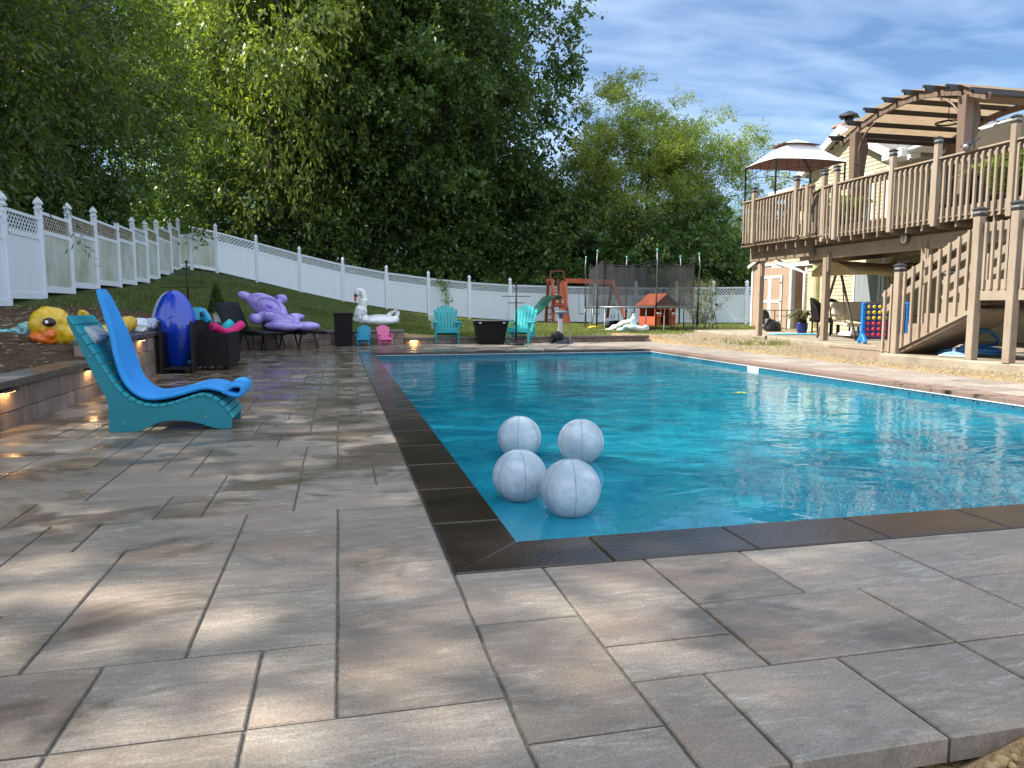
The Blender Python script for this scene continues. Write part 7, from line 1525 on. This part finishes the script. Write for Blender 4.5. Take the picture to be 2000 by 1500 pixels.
# gazebo
gb = thing('canopy_gazebo', 'two tier gazebo with pale top and maroon underside at the far end of the deck', 'gazebo', (12.15, 18.33, FL+.12))
n = NT('gazebo_top_fabric'); gg = n.n('ShaderNodeNewGeometry'); n.l(n.mix(gg.outputs['Backfacing'], (0.66, 0.64, 0.62), (0.22, 0.12, 0.11)), n.b.inputs['Base Color']); n.b.inputs['Roughness'].default_value = 0.8; gzm = n.m
marn = mat('maroon_lining', (0.27, 0.15, 0.14), 0.85, 0.1, 3); gtop = mat('pale_gazebo_fabric', (0.66, 0.64, 0.62), 0.8, 0.05, 3)
ax, ay = 1.08, 0.80; ze = 2.0; zv = 2.52
def tier(nm, ax_, ay_, z0, bx_, by_, z1, m_, off):
    mb = MB()
    def fn(u, v_, side):
        pass
    cs = [(-ax_, -ay_), (ax_, -ay_), (ax_, ay_), (-ax_, ay_)]; ct_ = [(-bx_, -by_), (bx_, -by_), (bx_, by_), (-bx_, by_)]
    for i in range(4):
        a, b = cs[i], cs[(i+1) % 4]; c__, d_ = ct_[(i+1) % 4], ct_[i]; N_ = 8
        def f(u, w, a=a, b=b, c=c__, d=d_):
            p0 = (a[0]+(b[0]-a[0])*u, a[1]+(b[1]-a[1])*u); p1 = (d[0]+(c[0]-d[0])*u, d[1]+(c[1]-d[1])*u); z = z0+(z1-z0)*(w**1.15)+0.03*math.sin(u*math.pi)*(1-w)*1.0; return (p0[0]+(p1[0]-p0[0])*w, p0[1]+(p1[1]-p0[1])*w, z+off)
        mb.grid(f, N_, 6)
    return part(mb, nm, m_, gb)
tier('roof', ax, ay, ze, .36, .27, zv, gtop, 0.012); tier('lining', ax-.01, ay-.01, ze, .36, .27, zv, marn, 0); tier('vent_roof', .52, .40, 2.50, .01, .01, 2.68, gtop, 0.012); tier('vent_lining', .515, .395, 2.50, .01, .01, 2.68, marn, 0)
for sx in (-1, 1):
    for sy in (-1, 1):
        mb = MB(); mb.bar((sx*(ax-.06), sy*(ay-.06), 0), (sx*(ax-.06), sy*(ay-.06), ze+.02), .035, .035); part(mb, 'pole', dark_metal, gb); mb = MB(); mb.bar((sx*(ax-.06), sy*(ay-.06), ze-.0), (sx*.3, sy*.22, zv-.06), .02, .02); part(mb, 'rafter', dark_metal, gb)
for sy in (-1, 1): mb = MB(); mb.tube(bez([(-ax+.08, sy*(ay-.06), ze-.30), (-ax/2, sy*(ay-.06), ze-.20), (0, sy*(ay-.06), ze-.16), (ax/2, sy*(ay-.06), ze-.20), (ax-.08, sy*(ay-.06), ze-.30)], 4), .010, 5); [mb.bar((x, sy*(ay-.06), ze-.19), (x, sy*(ay-.06), ze), .01, .01) for x in (-.7, -.35, 0, .35, .7)]; part(mb, 'trellis', dark_metal, gb)
for sx in (-1, 1): mb = MB(); mb.tube(bez([(sx*(ax-.06), -ay+.08, ze-.30), (sx*(ax-.06), 0, ze-.16), (sx*(ax-.06), ay-.08, ze-.30)], 6), .010, 5); [mb.bar((sx*(ax-.06), y, ze-.19), (sx*(ax-.06), y, ze), .01, .01) for y in (-.4, 0, .4)]; part(mb, 'trellis', dark_metal, gb)
# deck furniture seen between the balusters
for (x, y, rz, lab) in ((12.5, 13.35, 60, 'dark high backed dining chair left of the pergola post on the deck'), (12.4, 12.45, 95, 'dark high backed dining chair right of the pergola post on the deck'), (12.4, 18.2, 30, 'dark chair under the gazebo by the rail'), (12.2, 17.1, 120, 'dark chair at the right of the gazebo by the rail')):
    o = thing('dining_chair', lab, 'chair', (x, y, FL), R(rz), 'dark chairs on the deck'); mb = MB(); mb.box((0, 0, .42), (.5, .5, .05)); part(mb, 'seat', sling, o, .01); mb = MB(); mb.grid(lambda u, v_: (-.25+u*.5, .25+.12*v_, .42+.62*v_), 2, 3); part(mb, 'backrest', sling, o, solid=.02)
    for sx in (-.24, .24): mb = MB(); mb.tube([(sx, -.24, 0), (sx, -.24, .62), (sx, .24, .64), (sx, .38, 1.02)], .015, 6); mb2 = MB(); part(mb, 'side_frame', brm, o); mb2.tube([(sx, .22, 0), (sx, .24, .64)], .015, 6); part(mb2, 'rear_leg', brm, o)
gr_ = thing('gas_grill', 'black grill behind the deck rail near the right picture edge', 'grill', (12.2, 12.0, FL), R(-90)); mb = MB(); mb.box((0, 0, .4), (1.0, .5, .7)); part(mb, 'cabinet', black_pl, gr_, .01); mb = MB(); mb.ell((0, 0, .82), (.42, .27, .22), 18, 10); part(mb, 'lid', black_pl, gr_); mb = MB(); mb.box((0, -.29, .82), (.5, .02, .02)); part(mb, 'handle', bolt_m, gr_)

# ================================================================== NEIGHBOUR HOUSE beyond the trees
c = DP(1375, 597, 78); nh = thing('neighbour_house', 'grey house with pale gable seen through the leaves beyond the fence', 'house', (c.x, c.y, 0), R(-25)); ngm = mat('neighbour_siding', (0.45, 0.44, 0.42), 0.8, 0.1, 2)
mb = MB(); mb.lohi((-5, -4, 0), (5, 4, 7.2)); part(mb, 'walls', ngm, nh); mb = MB(); mb.add([(-5, -4, 7.2), (5, -4, 7.2), (0, -4, 9.6), (-5, 4, 7.2), (5, 4, 7.2), (0, 4, 9.6)], [(0, 1, 2), (5, 4, 3)]); part(mb, 'gable', ngm, nh)
for sx in (-1, 1): mb = MB(); mb.add([(sx*5.4, -4.4, 7.0), (0, -4.4, 9.62), (0, 4.4, 9.62), (sx*5.4, 4.4, 7.0)], [(0, 1, 2, 3)]); part(mb, 'roof', shingle, nh, solid=.12)
for x in (-3, 0, 3):
    for z in (1.6, 4.6): mb = MB(); mb.lohi((x-.55, -4.04, z), (x+.55, -4.0, z+1.5)); w_ = part(mb, 'window', white_trim, nh); mb = MB(); mb.lohi((x-.45, -4.06, z+.1), (x+.45, -4.045, z+1.4)); part(mb, 'pane', glass_m, w_)

# ================================================================== GRASS AND LITTER
rg = np.random.default_rng(21)
def scatter(n_, x0_, x1_, y0_, y1_, thr=0.5, bias=1.0):
    x = rg.uniform(x0_, x1_, n_); y = y0_+(y1_-y0_)*rg.random(n_)**bias; g = grass_amount(x, y)+rg.normal(size=n_)*0.12; k = g > thr; return x[k], y[k]
xs, ys2 = [], []
for a in ((42000, -2.3, 8.4, 19.2, 27, .5, 1.2), (26000, 7.6, 17, 19.5, 33, .5, 1.0), (16000, -6, -2.4, 13, 33, .5, 1.0), (14000, -2.4, 9, 27, 36.5, .5, 1.0), (5000, 9.2, 12, 15.5, 20, .35, 1.0)): q_ = scatter(*a); xs.append(q_[0]); ys2.append(q_[1])
xs = np.concatenate(xs); ys2 = np.concatenate(ys2); N = len(xs); zs = ground_z(xs, ys2)-0.01
inn = (xs > -2.6) & (xs < 8.45) & (ys2 < 19.05); xs, ys2, zs = xs[~inn], ys2[~inn], zs[~inn]; N = len(xs)
h = rg.uniform(0.04, 0.10, N)*(1+0.6*(vnoise(xs, ys2, 1.3, 3) > 0.3)); a = rg.random(N)*6.283; w = rg.uniform(0.006, 0.014, N); ln = rg.normal(size=(N, 2))*0.03
V = np.empty((N, 3, 3)); V[:, 0] = np.stack([xs-w*np.cos(a), ys2-w*np.sin(a), zs], 1); V[:, 1] = np.stack([xs+w*np.cos(a), ys2+w*np.sin(a), zs], 1); V[:, 2] = np.stack([xs+ln[:, 0], ys2+ln[:, 1], zs+h], 1)
grass_m = leaf_mat('grass_blade', (0.045, 0.085, 0.018), (0.16, 0.20, 0.05), 0.35)
t_ = grass_m.node_tree; q_ = t_.nodes['Principled BSDF'].inputs['Base Color'].links[0].from_socket; m_ = t_.nodes.new('ShaderNodeMixRGB'); g_2 = t_.nodes.new('ShaderNodeNewGeometry'); s_2 = t_.nodes.new('ShaderNodeSeparateXYZ'); r_2 = t_.nodes.new('ShaderNodeMapRange'); r_2.inputs['From Min'].default_value = 1.0; r_2.inputs['From Max'].default_value = 6.0; r_2.inputs['To Max'].default_value = 0.6  # blades get the same painted sunlight and drier yellow towards the right
t_.links.new(g_2.outputs['Position'], s_2.inputs[0]); t_.links.new(s_2.outputs[0], r_2.inputs['Value']); t_.links.new(r_2.outputs[0], m_.inputs[0]); t_.links.new(q_, m_.inputs[1]); m_.inputs[2].default_value = (0.27, 0.29, 0.09, 1); t_.links.new(m_.outputs[0], t_.nodes['Principled BSDF'].inputs['Base Color']); tag(np_mesh('grass', V.reshape(-1, 3), np.arange(N*3).reshape(-1, 3), grass_m), 'short green lawn grass behind the low back wall', 'grass', kind='stuff')
N = 3800; x = rg.uniform(-6.2, -2.9, N); y = rg.uniform(4.5, 17, N); z = ground_z(x, y)+0.006; k = np.where(rg.random(N) < .35, 1, 0); a = rg.random(N)*6.283; s1 = rg.uniform(.012, .035, N)*(1+2.2*k); s2 = rg.uniform(.006, .018, N)*(1-0.6*k)
dx, dy = np.cos(a), np.sin(a); V = np.empty((N, 4, 3)); 
V[:, 0] = np.stack([x-dx*s1, y-dy*s1, z], 1); V[:, 1] = np.stack([x-dy*s2, y+dx*s2, z+.012], 1); V[:, 2] = np.stack([x+dx*s1, y+dy*s1, z+.004], 1); V[:, 3] = np.stack([x+dy*s2, y-dx*s2, z+.002], 1)
n = NT('leaf_litter'); gg = n.n('ShaderNodeNewGeometry'); n.l(n.mix(gg.outputs['Random Per Island'], (0.07, 0.045, 0.025), (0.34, 0.25, 0.14)), n.b.inputs['Base Color']); n.b.inputs['Roughness'].default_value = .9
tag(np_mesh('leaf_litter', V.reshape(-1, 3), np.arange(N*4).reshape(-1, 4), n.m), 'dry leaves and twigs scattered over the bare left bank', 'leaf litter', kind='stuff')

# straw, pebbles and crumbs on the bare strip right of the pool
N = 9000; x = rg.uniform(8.42, 11.2, N); y = rg.uniform(3.0, 21.0, N); k = (x < 9.1+np.where(y > 12.8, (y-12.8)*0.33+0.3, 0)+0.35) ; x, y = x[k], y[k]; N = len(x); z = ground_z(x, y); h = rg.uniform(0.015, 0.05, N); a = rg.random(N)*6.283; w = rg.uniform(0.003, 0.008, N); ln = rg.normal(size=(N, 2))*0.05
V = np.empty((N, 3, 3)); V[:, 0] = np.stack([x-w*np.cos(a), y-w*np.sin(a), z], 1); V[:, 1] = np.stack([x+w*np.cos(a), y+w*np.sin(a), z], 1); V[:, 2] = np.stack([x+ln[:, 0], y+ln[:, 1], z+h], 1)
tag(np_mesh('dry_grass', V.reshape(-1, 3), np.arange(N*3).reshape(-1, 3), mat('straw', (0.42, 0.33, 0.16), 0.9, 0.35, 2)), 'dry straw coloured grass on the bare strip right of the pool', 'dry grass', kind='stuff')
mb = MB(); rr = random.Random(12)
for i in range(1500):
    x = 8.42+abs(rr.gauss(0, 0.45)); y = rr.uniform(4, 20); 
    if x > 9.4: continue
    r_ = rr.uniform(0.005, 0.019); mb.ell((x, y, gz(x, y)+r_*.2), (r_, r_*rr.uniform(.6, 1), r_*.6), 5, 4, rot=(0, 0, rr.random()*3), fn=lambda q: q*rr.uniform(.75, 1.15))
tag(mb.build('soil_crumbs', mat('tan_crumb', (0.38, 0.27, 0.15), 0.95, 0.35, 3)), 'tan soil crumbs and pebbles along the far right paver edge', 'pebbles', kind='stuff')
